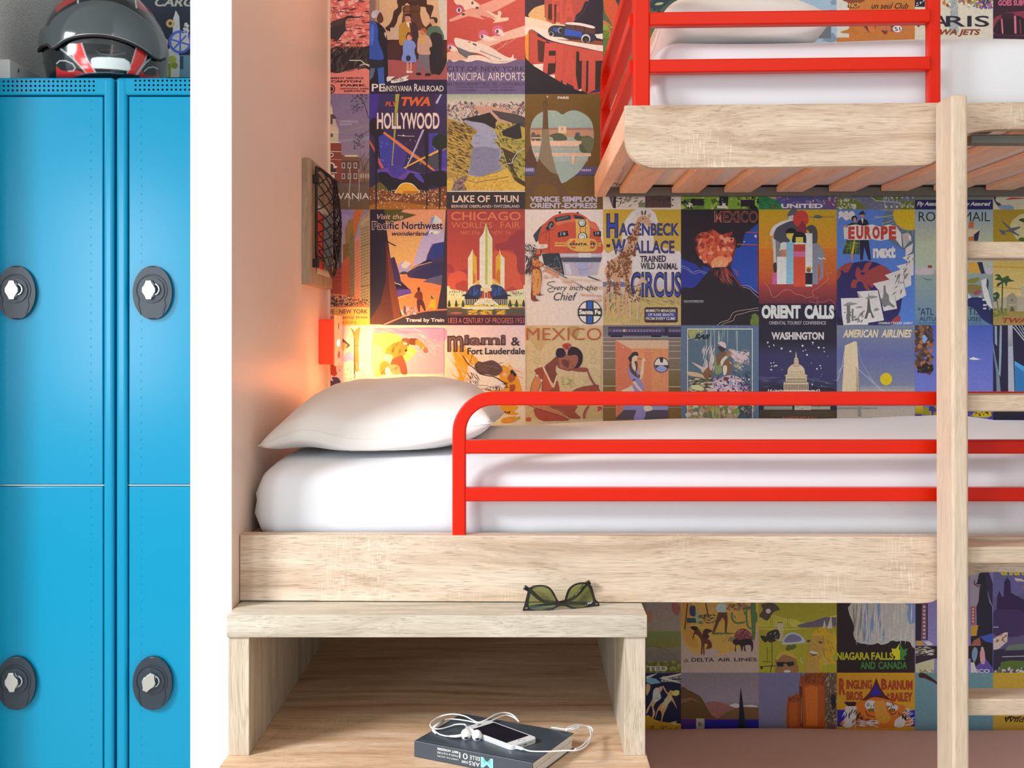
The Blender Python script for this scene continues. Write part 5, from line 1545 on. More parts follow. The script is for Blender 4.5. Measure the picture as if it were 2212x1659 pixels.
poster(7, 3, T7, 'f0c8b4', 'yellow circus poster with a giraffe and her calf', """
bg d89c28 d8a468
p e8c0ac 30 760 120 780 300 740 400 600 960 740 960 1300 30 1300
c ecc8b8 350 300 420 240 560 225 650 270 680 340 690 400 600 440 640 560 660 700 840 740 960 750 960 980 500 980 30 980 40 720 100 760 260 640 260 560 300 430 290 390
g e8b8a8 c89860 30 1100 960 1300
p 74688c 30 1100 340 1100 340 1160 30 1160
k 6c5c50 90 70 8 60 30 40 1240 360 1460
k b89450 120 70 8 50 30 40 1420 700 1600
k 8a7c44 50 70 7 -30 20 500 1290 960 1370
p c8b8c0 690 1090 760 1090 760 1150 700 1150
t 3c2438 76 282 218 576 b.06 H
t 34489c 88 292 206 566 b.01 H
t 3c2438 226 398 946 550 b.03 AGENBECK
t 34489c 236 408 936 540 b-.012 AGENBECK
r 3c2438 78 650 122 686
t 3c2438 140 590 310 774 b.05 W
t 34489c 156 600 296 762 b.0 W
t 3c2438 386 606 890 762 b.03 ALLACE
t 4a4084 396 616 880 752 b-.012 ALLACE
t 3c2430 480 790 790 868 b.03,k-6 TRAINED
t 3c2430 484 872 930 950 b.03,k4 WILD ANIMAL
t 3c2430 366 978 972 1288 b.04 CIRCUS
t 3c4c9c 384 994 956 1272 b-.01 CIRCUS
c d8946c 440 360 480 320 530 310 580 340 610 400 600 440 570 430 520 400 480 400 470 500 450 600 410 700 380 790 360 850 380 900 375 1000 340 1100 350 1200 330 1280 320 1420 340 1470 290 1480 300 1400 300 1260 300 1140 250 1060 240 1240 240 1440 250 1500 200 1510 210 1440 200 1280 170 1200 180 1120 130 1060 130 1160 110 1260 110 1400 130 1490 80 1480 80 1350 70 1200 80 1080 55 980 80 900 160 830 250 760 310 660 370 560 400 470
n 8a4a28 26 14 410 380 470 560
n 8a4a28 46 17 330 520 430 780
n 8a4a28 84 19 90 840 370 1040
n 8a4a28 42 21 230 730 350 900
n 7c4224 56 10 80 1020 130 1230
n 7c4224 56 10 165 1100 240 1260
n 7c4224 48 10 300 1060 350 1230
k e8b088 60 60 5 45 70 90 700 370 1040
l 5c3020 16 500 250 505 300
l 5c3020 16 545 250 535 300
p e8c8b0 410 265 460 290 470 320 430 330
p d89c70 570 300 612 280 600 330 580 340
e 2c1810 515 346 10 7
e 3c2018 590 410 7 5
c d8a478 480 1060 510 1040 560 1100 550 1120 500 1110 480 1180 470 1260 480 1320 460 1440 460 1540 430 1540 440 1420 430 1340 380 1320 370 1420 370 1520 345 1520 350 1400 330 1300 350 1260 420 1240 450 1160
n 6c3820 100 8 340 1130 480 1340
l 5c3828 7 495 1020 500 1050
l 5c3828 7 515 1020 515 1050
r 4a2424 532 1412 926 1578
r 4a2424 546 1404 912 1586
p 4a4078 548 1470 910 1470 910 1560 548 1520
t ecd0bc 548 1426 904 1462 b.01 MAMMOTH MENAGERIE
t ecd0bc 574 1476 878 1508 b.01 OF RARE BEASTS
t ecd0bc 548 1522 898 1556 b.01 FROM EVERY CLIME
""")
poster(8, 3, T7, 'e8c8b4', 'dark poster of an erupting volcano at night', """
bg 281c24 281c28
p 2c3484 968 820 1060 860 1220 910 1330 940 1240 1040 1150 1160 968 1200
p 2c4490 1890 400 1890 1240 1780 1170 1680 1130 1600 1010 1560 920 1640 640 1740 520
c 281c24 968 460 1300 430 1700 440 1860 400 1890 400 1740 500 1700 640 1620 700 1300 640 1160 800 1240 960 1100 860 968 800
l 9c3c28 12 1740 508 1890 512
l c8684c 5 1740 508 1890 508
l 9c3c28 14 1640 650 1890 662
l c8705c 5 1640 650 1890 657
l 8c2820 9 1882 660 1882 1200
p f0e4e0 1858 530 1866 548 1880 552 1868 560 1868 578 1856 564 1842 568 1850 552 1840 540 1854 544
e e0dce8 1722 620 8 8
c 7c2c24 1290 890 1180 800 1140 700 1160 640 1130 600 1180 520 1280 500 1350 470 1430 520 1560 560 1620 600 1620 700 1600 800 1560 880 1520 920 1480 940 1340 940
c d04c2c 1300 880 1200 790 1160 690 1190 640 1150 590 1230 570 1180 530 1260 505 1330 530 1350 480 1410 520 1480 560 1590 580 1560 620 1610 680 1580 760 1530 850 1500 920 1440 930 1360 935
n e0603c,f07c50,c84428,f09068,d85834 120 36 1190 540 1580 860
n b83c28,a03428 30 26 1190 520 1580 700
c f08c58 1330 860 1400 800 1480 800 1540 850 1490 930 1350 935
k f8b078 10 70 8 75 15 1340 860 1500 920
c 281c20 1330 940 1460 925 1540 940 1620 1060 1740 1180 1890 1290 1890 1620 968 1620 968 1200 1120 1170 1240 1040
k b04438 30 150 7 -68 14 1440 950 1560 1080
k c86050 12 120 6 -55 8 1500 950 1640 1120
k a04038 10 80 6 85 12 1340 950 1420 1050
l a8343c 9 1500 930 1580 1010 1680 1150
s a89cb4 5 968 905 1040 930 1110 985 1180 965 1280 995
s a89cb4 4 968 925 1040 955 1120 1005 1190 985 1260 1010
s c8a0a0 5 1680 1145 1780 1150 1840 1200 1892 1240
s c8a0a0 5 1700 1165 1780 1180 1840 1240 1892 1285
s d8a088 5 1400 1618 1450 1580 1540 1550 1580 1480 1640 1450 1770 1430 1895 1410
s d8a088 5 1450 1618 1500 1590 1590 1560 1620 1500 1700 1480 1800 1450 1895 1440
n 6a7028,7a7c2c 20 40 1820 1500 1890 1600
t c86850 1366 254 1882 392 b.02 MEXICO
t 281c24 1374 262 1874 384 b-.008 MEXICO
t d8ccd0 998 1320 1234 1336 b.02 VOLCAN PARICUTIN
l c8b8c0 3 998 1346 1234 1346
""")
poster(9, 3, T8, 'e0c6b8', 'orange poster with a ship, two dark haired figures and an elephant', """
bg c8961c 502030
g c8981c d88020 48 232 980 700
g d8701c b84428 48 700 980 1130
g a83c34 5c2430 48 1130 980 1380
r 281c2c 48 1360 980 1616
c 5c5858 400 280 440 236 500 236 530 290 480 330 400 350
p c8b4a8 400 320 460 300 480 360 400 360
c 8a8480 180 540 200 480 300 400 460 350 500 380 420 400 340 430 230 480 200 520
c dcc8bc 180 530 230 430 350 370 460 355 460 375 340 410 250 480 210 550
c 4c4850 230 560 260 460 360 400 470 370 520 440 500 640 300 720 240 700
p d0b8ac 205 560 250 600 260 880 230 900 220 700
p 8a7878 250 600 320 640 310 880 256 880
p 8a2c34 510 370 610 370 620 520 500 520
c c83c30 460 340 500 270 570 246 630 290 645 370 610 420 570 370 520 440 470 400
c 4c4444 610 470 640 430 700 425 745 480 750 600 730 660 690 640 650 500
c 8c8080 690 660 760 650 820 720 830 820 790 860 700 850
p 8a8088 690 640 750 660 760 800 820 860 820 1040 790 1080 765 1080 790 1000 770 880 755 900 755 1128 690 1128
l dcd0c8 14 760 810 800 830
l dcd0c8 14 810 815 845 826
c 1c181c 370 540 380 480 430 455 480 470 505 520 460 520 390 520
p d8b84c 378 520 500 520 480 590 420 600 380 560
p 8cacb8 378 625 465 625 465 1128 378 1128
r a8c0c4 420 598 445 640
p dcd4cc 310 640 350 622 378 630 378 715 300 728 290 715 305 710
r c87858 312 715 378 800
p dcd8cc 266 800 378 800 378 1128 266 1128
p c85888 222 990 264 990 264 1128 205 1128
c 38302c 222 900 240 870 262 880 262 980 230 980
r dcccc0 600 520 690 920
c 201c20 458 630 460 540 500 505 560 505 610 540 616 630 600 640
p d8b84c 490 565 580 565 580 650 490 640
r e0ccc0 468 632 606 652
r c43c2c 468 652 606 740
r d06890 468 738 606 802
r d8482c 466 800 606 1158
r dcd0c0 606 920 690 992
p d8942c 610 930 650 915 690 930 690 945 610 945
e 8c5424 645 962 28 26
r 241c28 608 992 688 1132
r dcd0c0 608 1130 688 1156
l 201c20 3 528 632 540 632
l 4a4448 5 650 326 720 330 780 316 840 328 950 324
c 5c5c58 700 330 740 300 790 310 810 330 760 342
s d87c68 5 120 1115 170 1170 190 1220 220 1285 280 1260 350 1200 430 1200 480 1240 560 1260 620 1290
s d87c68 5 930 995 850 1000 880 1060 820 1120 760 1170 690 1210 700 1270 620 1290
s c87068 4 700 1300 760 1280 740 1330 820 1340 900 1310 960 1370 960 1430
s c87068 4 650 1330 720 1350 760 1360 730 1400 780 1430
t dcc8bc 82 1376 550 1540 b.06 ORIENT
t dcc8bc 596 1376 950 1544 b.06 CALLS
t ccb8b0 172 1570 852 1610 - ORIENTAL TOURIST CONFERENCE
""")
poster(10, 3, T8, 'dcc8bc', 'blue poster with a couple above a globe and a sun', """
bg 5878bc 5474b4
e 5c6c88 1860 400 330 330
c 5c6c7c 1720 430 1920 470 1920 900 1780 700
e d8a818 1850 290 196 196
l b0a858 8 1430 340 1660 300
l b0a858 6 1430 318 1650 330
l b0a858 8 1480 234 1680 250
l b0a858 8 1520 410 1690 350
l b0a858 6 1590 430 1700 380
l b0a858 6 1640 440 1730 410
l 8ca074 6 1760 500 1780 440
l 8ca074 6 1830 520 1830 470
l 8ca074 6 1890 540 1880 470
t dcc8bc 1000 252 1200 364 b.06 see
c 1c2c2c 1240 290 1290 250 1310 275 1330 285 1280 300
r c8785c 1260 296 1306 330
p 241c28 1230 380 1270 345 1310 345 1350 370 1365 430 1220 430
p dcd0c8 1270 345 1300 345 1290 410
e 241c20 1190 345 36 36
e c88460 1195 360 18 28
p 2c3c20 1110 420 1160 390 1230 400 1230 430 1110 440
p c87c5c 1060 430 1100 420 1090 500 1070 520
p dcc4b4 1060 450 1110 450 1120 590 1070 590
p e0ccc0 1110 430 1210 414 1300 430 1400 414 1500 440 1600 414 1700 440 1690 600 1600 590 1500 610 1400 590 1300 610 1210 600 1115 610
t c03c30 1118 440 1196 592 b.06 E
t c03c30 1214 432 1296 590 b.06 U
t c03c30 1312 432 1396 590 b.06 R
t c03c30 1406 434 1494 590 b.06 O
t c03c30 1508 434 1592 596 b.06 P
t c03c30 1602 434 1690 596 b.06 E
l 9c8078 3 1300 430 1300 608
l 9c8078 3 1500 440 1500 608
p e4d4c8 1700 450 1750 520 1760 690 1690 600
p c0a89c 1760 530 1830 510 1860 600 1780 700
p e4d4c8 1840 520 1870 560 1870 620 1840 590
p 284028 1100 600 1250 600 1250 770 1050 765
k 8a9838 12 190 5 0 2 1060 610 1240 760
k 8a9838 10 150 5 85 3 1080 610 1240 760
p d8a830 1185 610 1200 600 1180 760 1150 765
p c8785c 1145 765 1175 765 1170 850 1150 850
p 241c34 1255 600 1360 600 1390 840 1360 840 1310 680 1290 840 1260 840
t e0ccc0 1412 668 1684 818 b.05 next
e 2c2454 1320 1300 440 452
c 9c3c38 985 960 1080 890 1160 870 1100 940 1040 960 1000 980
c 9c3c38 1060 920 1160 880 1140 940 1100 990 1060 980
c 9c3c38 1200 1010 1230 920 1280 970 1330 880 1400 870 1360 960 1500 900 1620 980 1720 1160 1560 1200 1440 1140 1400 1170 1340 1120 1380 1200 1320 1180 1280 1100 1220 1110 1210 1170 1150 1160 1170 1080 1220 1070
c 9c3c38 985 980 1020 970 1030 1010 985 1080
c 9c3c38 1640 1560 1720 1500 1740 1560 1660 1610
e 34285c 1290 1000 26 20
p 241c2c 985 1616 985 1500 1040 1560 1060 1616
p d8c4b8 1030 1296 1290 1290 1356 1612 1060 1616 1040 1480
p b8a498 1290 1290 1340 1400 1356 1612 1310 1420
k 6c6460 30 60 16 60 60 1070 1440 1330 1600
c 8c827c 1060 1380 1120 1345 1180 1350 1230 1360 1180 1375 1110 1390
c 8c827c 1200 1410 1250 1390 1290 1400 1260 1412
r 6c6460 1100 1380 1140 1590
r 6c6460 1160 1420 1180 1570
p d8c4b8 1222 1215 1470 1200 1544 1560 1350 1590 1300 1400
p a89488 1222 1215 1290 1290 1240 1280
l 5c5450 8 1360 1240 1360 1290
p 5c5450 1352 1290 1368 1290 1390 1440 1430 1530 1400 1530 1384 1470 1360 1470 1340 1540 1310 1540 1340 1440
c 8c827c 1320 1300 1380 1265 1440 1270 1470 1280 1400 1300
c 8c827c 1420 1440 1450 1410 1490 1430 1440 1450
p d8c4b8 1410 1120 1640 1066 1700 1420 1540 1450 1480 1200
c 7c746c 1540 1150 1560 1150 1570 1220 1600 1260 1610 1330 1670 1390 1660 1410 1600 1380 1540 1400 1500 1300 1530 1290
p d8c4b8 1552 1020 1750 950 1810 1260 1690 1330 1640 1100
k 5c5450 14 90 12 60 30 1660 1020 1780 1240
p d8c4b8 1690 910 1860 865 1870 1140 1800 1170 1750 960
k 5c5450 10 70 12 70 30 1760 930 1840 1080
p d8c4b8 1760 810 1900 760 1896 1020 1860 1030 1830 860
k 5c5450 8 50 10 70 30 1810 800 1890 940
p d8c4b8 1800 700 1890 640 1880 740 1800 800
t dcc8bc 1478 1580 1890 1606 b.03 CONSULT TICKET AGENT
""")
poster(11, 3, T19, 'd8c8bc', 'pale poster with a harbour and a gondola, mostly behind the ladder rail', """
bg 8ca0b4 4c6c90
g 909fa4 b4b090 276 42 886 290
g b8b894 b0b49c 276 290 886 520
g 98a090 5c7890 276 520 886 945
t 1c1c24 304 64 860 138 b-.002 ROYAL MAIL
p c85c34 700 140 735 140 730 190 690 190
p d8b48c 690 200 780 200 740 290 690 290
p c87030 690 260 740 250 740 290 690 290
p 2c2444 735 290 735 240 780 205 765 290
c c8b0ac 276 520 330 505 410 510 410 550 276 550
l 9c3c34 20 376 490 408 490
s 4c4c4c 5 340 575 370 592 410 592
p d89c3c 690 455 780 455 800 540 690 540
p 2c2444 760 455 800 455 820 545 790 545
c 8c7c34 690 590 740 580 775 575 760 610 690 620
c 8c7438 690 630 790 640 770 690 720 700 690 690
p e8dcd0 690 700 720 740 790 720 800 760 690 740
c a04c50 730 690 780 670 795 690 750 715
c c8b0b4 820 510 880 500 880 540 840 550
c 242858 690 740 780 730 830 760 870 880 886 945 800 900 740 820 690 800
p e0d8dc 790 600 830 580 850 700 870 780 880 820 840 790 810 720
r e0d8dc 800 742 862 756
r e0d8dc 806 784 834 796
r e0d8dc 806 810 830 822
p 3c3c44 835 580 850 600 845 680 830 640
c 1c2028 860 830 886 830 886 950 868 920
t 242838 300 812 420 868 - "ATL
t 242838 640 812 800 868 - NTIS"
t 242838 310 880 470 914 - AUTUM
t 242838 620 880 792 914 - CRUISES
t 3c5478 304 924 800 936 - ROYAL MAIL LINES LTD
""")
poster(12, 3, T15, 'd8c8bc', 'golden poster with palms and a mission church', """
bg b08c28 c89c50
g a88420 a88820 208 165 430 400
g c89c38 dcbc78 208 400 430 800
c c8b880 330 260 400 200 430 220 430 360 380 380 340 320
l d8b860 8 208 640 430 600
l c89830 10 208 560 430 570
l c89830 8 208 700 430 720
p 5c5864 262 236 290 262 330 296 392 284 396 294 350 316 392 346 380 350 320 320 290 322 296 342 270 340 245 306 290 314 320 306 280 268
c 4c5c20 380 380 400 360 430 370 430 390
c 3c4020 384 240 410 228 430 240 430 260 400 250
p b8a484 210 790 290 770 320 750 338 736 356 750 380 770 430 762 430 880 210 880
p a08c70 300 780 320 755 338 744 356 755 372 780 372 870 300 870
c 6c5438 325 870 328 845 338 838 350 845 352 870
r b8a484 312 820 368 828
e 5c4838 338 790 5 6
p c0ac8c 400 700 430 690 430 770 404 770
g 9c8438 b08850 208 870 430 965
n 6c7830,8c7c34 40 10 212 850 300 900
l 5c5030 9 272 660 268 880
l 5c5030 6 228 760 245 870
c 34502c 265 660 220 650 240 630 216 620 250 615 270 640 300 628 330 650 355 662 310 668 300 700 280 670 240 700 235 680
c 3c5c30 270 650 300 625 318 632 290 650
c 34502c 232 760 212 750 220 740 240 738 252 760 240 780 225 800 214 780
n 34502c 20 9 210 740 250 800
t a83c24 272 914 440 950 b.04,i.25 TWA
""")
# ---- fourth row
poster(3, 4, T9, 'ffe4a8', 'snowy poster with a pair of orange skis', """
bg f8d898 fce4a8
c f8c890 260 20 640 20 640 560 420 480 280 520
c c8a0a8 270 480 350 380 430 450 480 520 560 560 500 580 380 510 290 530
c f8a850 240 200 300 240 340 300 290 350 240 380
p 5c2c28 260 200 370 298 310 350 330 290 260 250
c c84820 60 570 150 560 170 640 180 710 140 730 100 710 70 660
l e8d0c0 8 100 735 180 735
c 4c3c48 110 750 190 750 230 800 220 830 60 880 60 790 130 800
n b8a0a0,e8d8b0 30 14 190 600 600 780
k c89868 16 90 6 5 12 200 620 600 800
p e87c20 375 55 420 90 430 110 455 70 510 38 500 130 486 300 490 560 485 660 440 670 430 560 420 200 400 120
l 5c2414 14 428 200 428 700
l 5c2414 6 428 310 484 295
l 5c2414 8 430 690 432 770
p f8b060 455 540 470 540 470 640 455 640
l 5c2414 5 380 60 420 110 428 200
""")
poster(4, 4, T9, 'ffe6b4', 'cream bordered poster of an athlete bending to throw a ball', """
bg fce0a8 fce0a8
g e0a8a0 ecb0a0 688 60 1690 700
c f8c858 688 120 900 90 1000 130 1100 200 1200 260 1300 400 1100 560 900 620 860 700 688 700
c f8d878 688 300 820 360 780 600 688 700
k c88898 60 190 14 -14 10 720 60 1250 130
k f0c0a8 40 130 12 -25 15 1200 180 1680 460
k f8dcc8 26 90 12 -32 10 1300 140 1660 420
c d8a0a8 1000 60 1690 60 1690 240 1500 200 1300 120
l 8c6c60 5 688 60 1690 60
l 8c6c60 5 1688 60 1688 900
c e88c28 860 400 890 330 960 280 1060 240 1100 260 1090 320 1150 400 1080 480 1000 560 960 600 880 560 840 500
c a0502c 960 500 1080 440 1120 480 1160 600 1165 700 1090 700 1060 620 1000 600 940 570
k 8c4424 14 100 9 60 12 960 280 1080 400
c 8c4020 1190 210 1280 200 1330 230 1290 290 1220 290 1190 260
c e8902c 1290 220 1350 240 1420 300 1400 360 1360 370 1340 310 1290 290
c b87048 1390 350 1430 320 1464 370 1450 405 1410 400
l f8ecc0 12 1370 370 1400 330
c d88428 1070 260 1100 220 1150 220 1180 270 1170 330 1165 380 1120 380 1070 340
c 8c5434 1090 220 1130 196 1190 210 1200 280 1180 310 1150 250 1100 240
e e8d098 1140 275 28 16
p 4c2c18 1130 380 1160 340 1168 380 1150 390
c f8e090 840 420 960 440 950 510 920 560 830 500
l 8c6430 5 850 425 950 450
l 8c6430 5 830 510 920 545
c e08c2c 790 560 850 520 910 560 880 640 880 700 800 700 780 620
c e89c58 920 570 1040 580 1080 680 1090 700 960 700 900 600
k 8c4c24 12 90 8 60 20 800 560 1060 690
c f0dcb0 860 640 900 600 950 700 870 700
s 8c5c48 4 1400 200 1420 260 1440 310
s f8ecd8 5 1360 110 1380 180 1440 190 1450 140 1400 120
s f8ecd8 5 1400 120 1410 190
l f8ecd8 6 1260 60 1370 110
""")
poster(5, 4, T10, 'fff0c4', 'cream seaside poster with brown lettering and orange strokes', """
bg fcd8b8 fcecb0
g fcdcc4 fcecb4 0 12 1100 600
c f8a81c 110 260 200 300 330 380 460 490 420 560 340 560 300 680 250 800 170 780 200 700 150 560
c f8a81c 540 560 720 620 800 560 900 620 1000 720 1050 860 1060 1000 900 1000 640 930 620 760 760 720
k f8b838 30 200 16 -55 14 110 280 420 780
k fcecb0 18 130 9 -55 12 130 300 420 700
k f8b030 24 160 12 -40 20 780 560 1050 900
c fceec8 310 580 400 620 520 690 680 720 800 790 820 880 640 900 420 860 330 800 380 720
c 6c5044 410 570 460 510 520 520 600 500 660 495 740 540 790 600 780 660 700 710 600 690 500 680 430 620
k 4c3830 40 70 9 30 25 430 520 780 690
l 8c7468 6 520 560 740 600
s 3c2820 13 250 430 320 540 400 600 470 670 560 700 680 720 780 780 840 810
s fcecd8 6 330 560 410 620 480 690 580 715 700 740
k 3c2820 20 90 9 -60 25 300 660 470 820
l 3c2820 6 360 830 600 840
l 3c2820 6 380 880 620 890
l 3c2820 5 330 820 370 780 440 780
k 5c3c50 20 60 8 85 6 660 850 790 910
k 3c2820 12 40 9 20 60 560 850 640 910
k 3c2820 14 50 9 -30 40 790 780 860 880
c b85c2c 860 740 900 680 950 700 960 760 900 800 880 780
c 3c2418 900 640 930 625 960 660 985 690 960 720 930 680 905 680
e f8c890 825 690 26 30
p b85428 890 830 960 820 970 870 940 930 890 920
c f8a81c 760 1110 1000 1120 950 1200 1000 1210 980 1240 800 1220
c f8a030 780 1300 900 1270 1000 1280 940 1340 800 1350
k d8b828 14 80 12 10 14 790 1260 1040 1300
n 5c3020 12 10 820 1190 900 1215
l 3c2820 5 380 420 345 530
t 4a2c24 40 156 262 380 b.04 m
t 8c6454 56 172 246 370 b.0 m
t 4a2c24 268 146 838 292 b.045 iami
t 8c6454 280 158 826 284 b.005 iami
l 4a2c24 9 262 276 372 276
l 4a2c24 8 520 276 840 276
t 4a2c24 908 180 1034 296 b.02 &
t 3c2420 314 324 520 416 b.022 Fort
t 3c2420 554 324 1100 414 b.022 Lauderdale
""")
poster(6, 4, T10, 'fff0bc', 'yellow poster of a dark haired woman resting with a red flower', """
bg e8c878 ecd890
c dcb868 1105 40 1300 60 1400 200 1300 380 1200 260 1105 160
c c8a858 1690 40 1840 40 1830 150 1780 200 1690 120
s c8bc64 6 1150 200 1220 260 1320 200 1400 260 1480 200 1560 230
s c8bc64 6 1790 220 1880 200 1960 240 2060 200 2120 260
e c8bc64 1265 385 46 46
e e4cc80 1265 385 36 36
e c8bc64 1265 500 46 46
e e4cc80 1265 500 36 36
e c8bc64 2030 385 46 46
e e4cc80 2030 385 36 36
e c8bc64 2030 500 46 46
e e4cc80 2030 500 36 36
k c8bc64 70 60 5 0 90 1120 200 1560 700
k c8bc64 70 60 5 0 90 1880 200 2150 860
k b8b048 26 160 6 60 90 1580 690 1760 860
e e0d088 1665 780 30 30
k c8bc64 30 60 5 0 90 1830 660 2140 900
l b8a058 5 1120 300 1120 900
l b8a058 5 2140 300 2140 900
r dcc070 1105 1110 2160 1290
c 8c4c30 1370 580 1460 500 1530 440 1640 420 1720 400 1820 400 1840 470 1790 590 1720 640 1640 630 1560 600 1530 560 1520 640 1545 720 1490 810 1440 740 1400 650
c b06840 1560 480 1600 440 1720 420 1810 430 1820 500 1780 590 1700 620 1640 630 1580 590
c 7c4028 1600 500 1640 480 1700 520 1690 600 1620 560
c 2c1c24 1520 400 1540 340 1600 330 1660 360 1640 440 1570 460 1530 440
c 2c1c24 1680 380 1730 310 1820 330 1880 400 1886 500 1840 590 1770 630 1700 625 1780 590 1830 490 1800 420 1700 430
c c84c38 1610 290 1640 265 1700 262 1730 290 1720 330 1670 350 1620 320
n e87860,a03428 12 16 1620 270 1720 340
c d88860 1640 330 1670 360 1660 390 1640 360
s 2c1814 5 1690 480 1710 510 1740 530
s 2c1814 6 1620 600 1640 612 1670 618
s 2c1814 5 1730 560 1750 580 1770 580
c 9c5434 1700 620 1800 600 1880 590 1960 610 1950 650 1820 650
c 9c5434 1955 620 2000 720 2060 820 2130 910 2090 910 2050 850 1990 760 1945 640
c a8502c 1240 620 1340 590 1400 650 1440 760 1490 880 1530 760 1570 880 1540 930 1340 930 1330 780 1260 690 1220 670
c c85c38 1360 650 1420 700 1480 860 1400 920 1350 920
l f0d890 24 1350 590 1480 860
l f0d890 24 1540 700 1490 860
c e89048 1170 930 1200 800 1260 700 1310 760 1300 860 1270 930
s 4c2418 5 1165 930 1200 800 1250 700
s 4c2418 5 1270 930 1300 860 1330 780
e f0e0b0 1228 664 16 18
e f0e0b0 1268 704 14 16
e f0e0b0 1325 770 14 16
c a85030 1740 930 1860 870 2090 830 2100 880 2080 920 2060 930
s 4c2418 5 1740 920 1860 865 2090 828
c d88850 1150 1110 1400 1115 1560 1190 1660 1250 1620 1270 1500 1230 1300 1160
c b85034 1230 1150 1400 1190 1560 1240 1700 1310 1500 1320 1340 1320 1250 1260
c b05434 1440 1110 1800 1110 1780 1200 1860 1280 1740 1290 1640 1220 1560 1170
s 4c2418 5 1150 1115 1400 1195 1560 1240 1700 1300
s 4c2418 5 1400 1112 1560 1180 1640 1230 1720 1290
c b06040 1890 1280 1900 1200 1950 1120 1980 1120 1930 1220 1920 1290
e d85c3c 1148 1300 38 30
n c85040 10 16 2080 1110 2150 1180
t c8642c 1118 54 2146 222 b-.006 MEXICO
""")
poster(7, 4, T11, 'f4d8ac', 'brown poster with a railway carriage above a woman in an orange room', """
bg 8c7458 8c6828
g 78685c 8c7c68 40 12 1110 200
g 8a7450 7c5c20 40 440 1110 920
g 8c5c28 8c6424 40 1110 1110 1300
r 3c3040 110 40 1110 160
r 5c4c58 110 60 1110 110
w 8c7880 16 1 180 76 800 76 26 32
w 8c7880 4 1 950 76 1070 76 24 32
r e8b04c 318 72 344 108
l 2c2430 6 110 122 1110 122
r 2c2430 885 40 925 160
c 2c2430 150 155 300 155 290 184 165 184
c 2c2430 705 155 830 155 820 184 720 184
c 2c2430 940 155 1100 155 1100 184 960 184
l b8a484 7 40 184 1110 184
l d8bc94 8 40 240 1110 240
l d8bc94 7 40 292 1110 292
l d8bc94 7 40 372 1110 372
l d8bc94 7 40 466 1110 466
l d8bc94 7 40 620 1110 624
l d8bc94 9 40 845 1110 856
l b89868 9 40 1138 1110 1138
p e07848 210 220 430 340 430 1300 215 1300
p e8b478 210 220 936 220 936 335 420 340
r ec9050 430 335 936 930
p e8844c 610 340 700 345 700 930 600 930
l d87c48 3 610 345 605 920
l d87c48 3 700 345 695 920
l d87c48 3 320 300 318 900
p f8d0a8 300 305 330 322 325 328 302 312
l f0b078 4 590 370 720 370
r 5c4c48 215 1170 936 1300
p e07848 215 1110 330 1110 330 1170 225 1270 215 1270
r a898a8 330 1118 930 1172
e 3c2834 838 558 106 108
e f0d8a8 838 558 94 96
p 3c2c28 812 462 866 462 856 525 824 525
p 4c3830 744 560 834 560 780 610 756 600
p 4c3830 930 560 850 560 905 610 928 600
p a89cac 760 610 834 548 920 606 880 650 838 656 790 644
c 3c2c28 400 500 385 460 420 420 440 390 490 378 522 400 515 440 460 460 440 520 410 520
c ecc48c 440 460 480 430 510 440 505 490 480 510 440 500
p ecc48c 430 500 480 500 490 600 480 660 440 620 430 560
c 9c8ca4 390 600 420 560 470 640 540 720 580 820 590 920 460 920 450 800 400 700
c 5c4434 400 540 430 530 440 600 500 670 550 730 530 740 450 690 405 620
c 5c4434 470 510 500 510 515 570 500 640 480 660 490 590
c 9c8ca4 500 660 520 600 530 690 550 720 530 730
c ecc48c 540 740 560 600 575 500 600 480 600 560 590 680 560 750
l 3c2420 7 510 476 630 478
c ecc48c 575 500 580 470 610 470 625 490 600 510
p 5c4434 520 690 545 690 550 720 530 735
p 5c4434 440 760 480 750 485 780 450 785
c ecc48c 450 790 480 780 530 850 580 915 550 915 500 870
c ecc894 300 900 380 870 420 840 445 860 460 920 310 920
c 9c8ca4 330 1115 600 1115 600 1300 460 1300 490 1170 330 1172
c ecd0a0 600 1120 700 1120 720 1160 700 1180 620 1190
""")
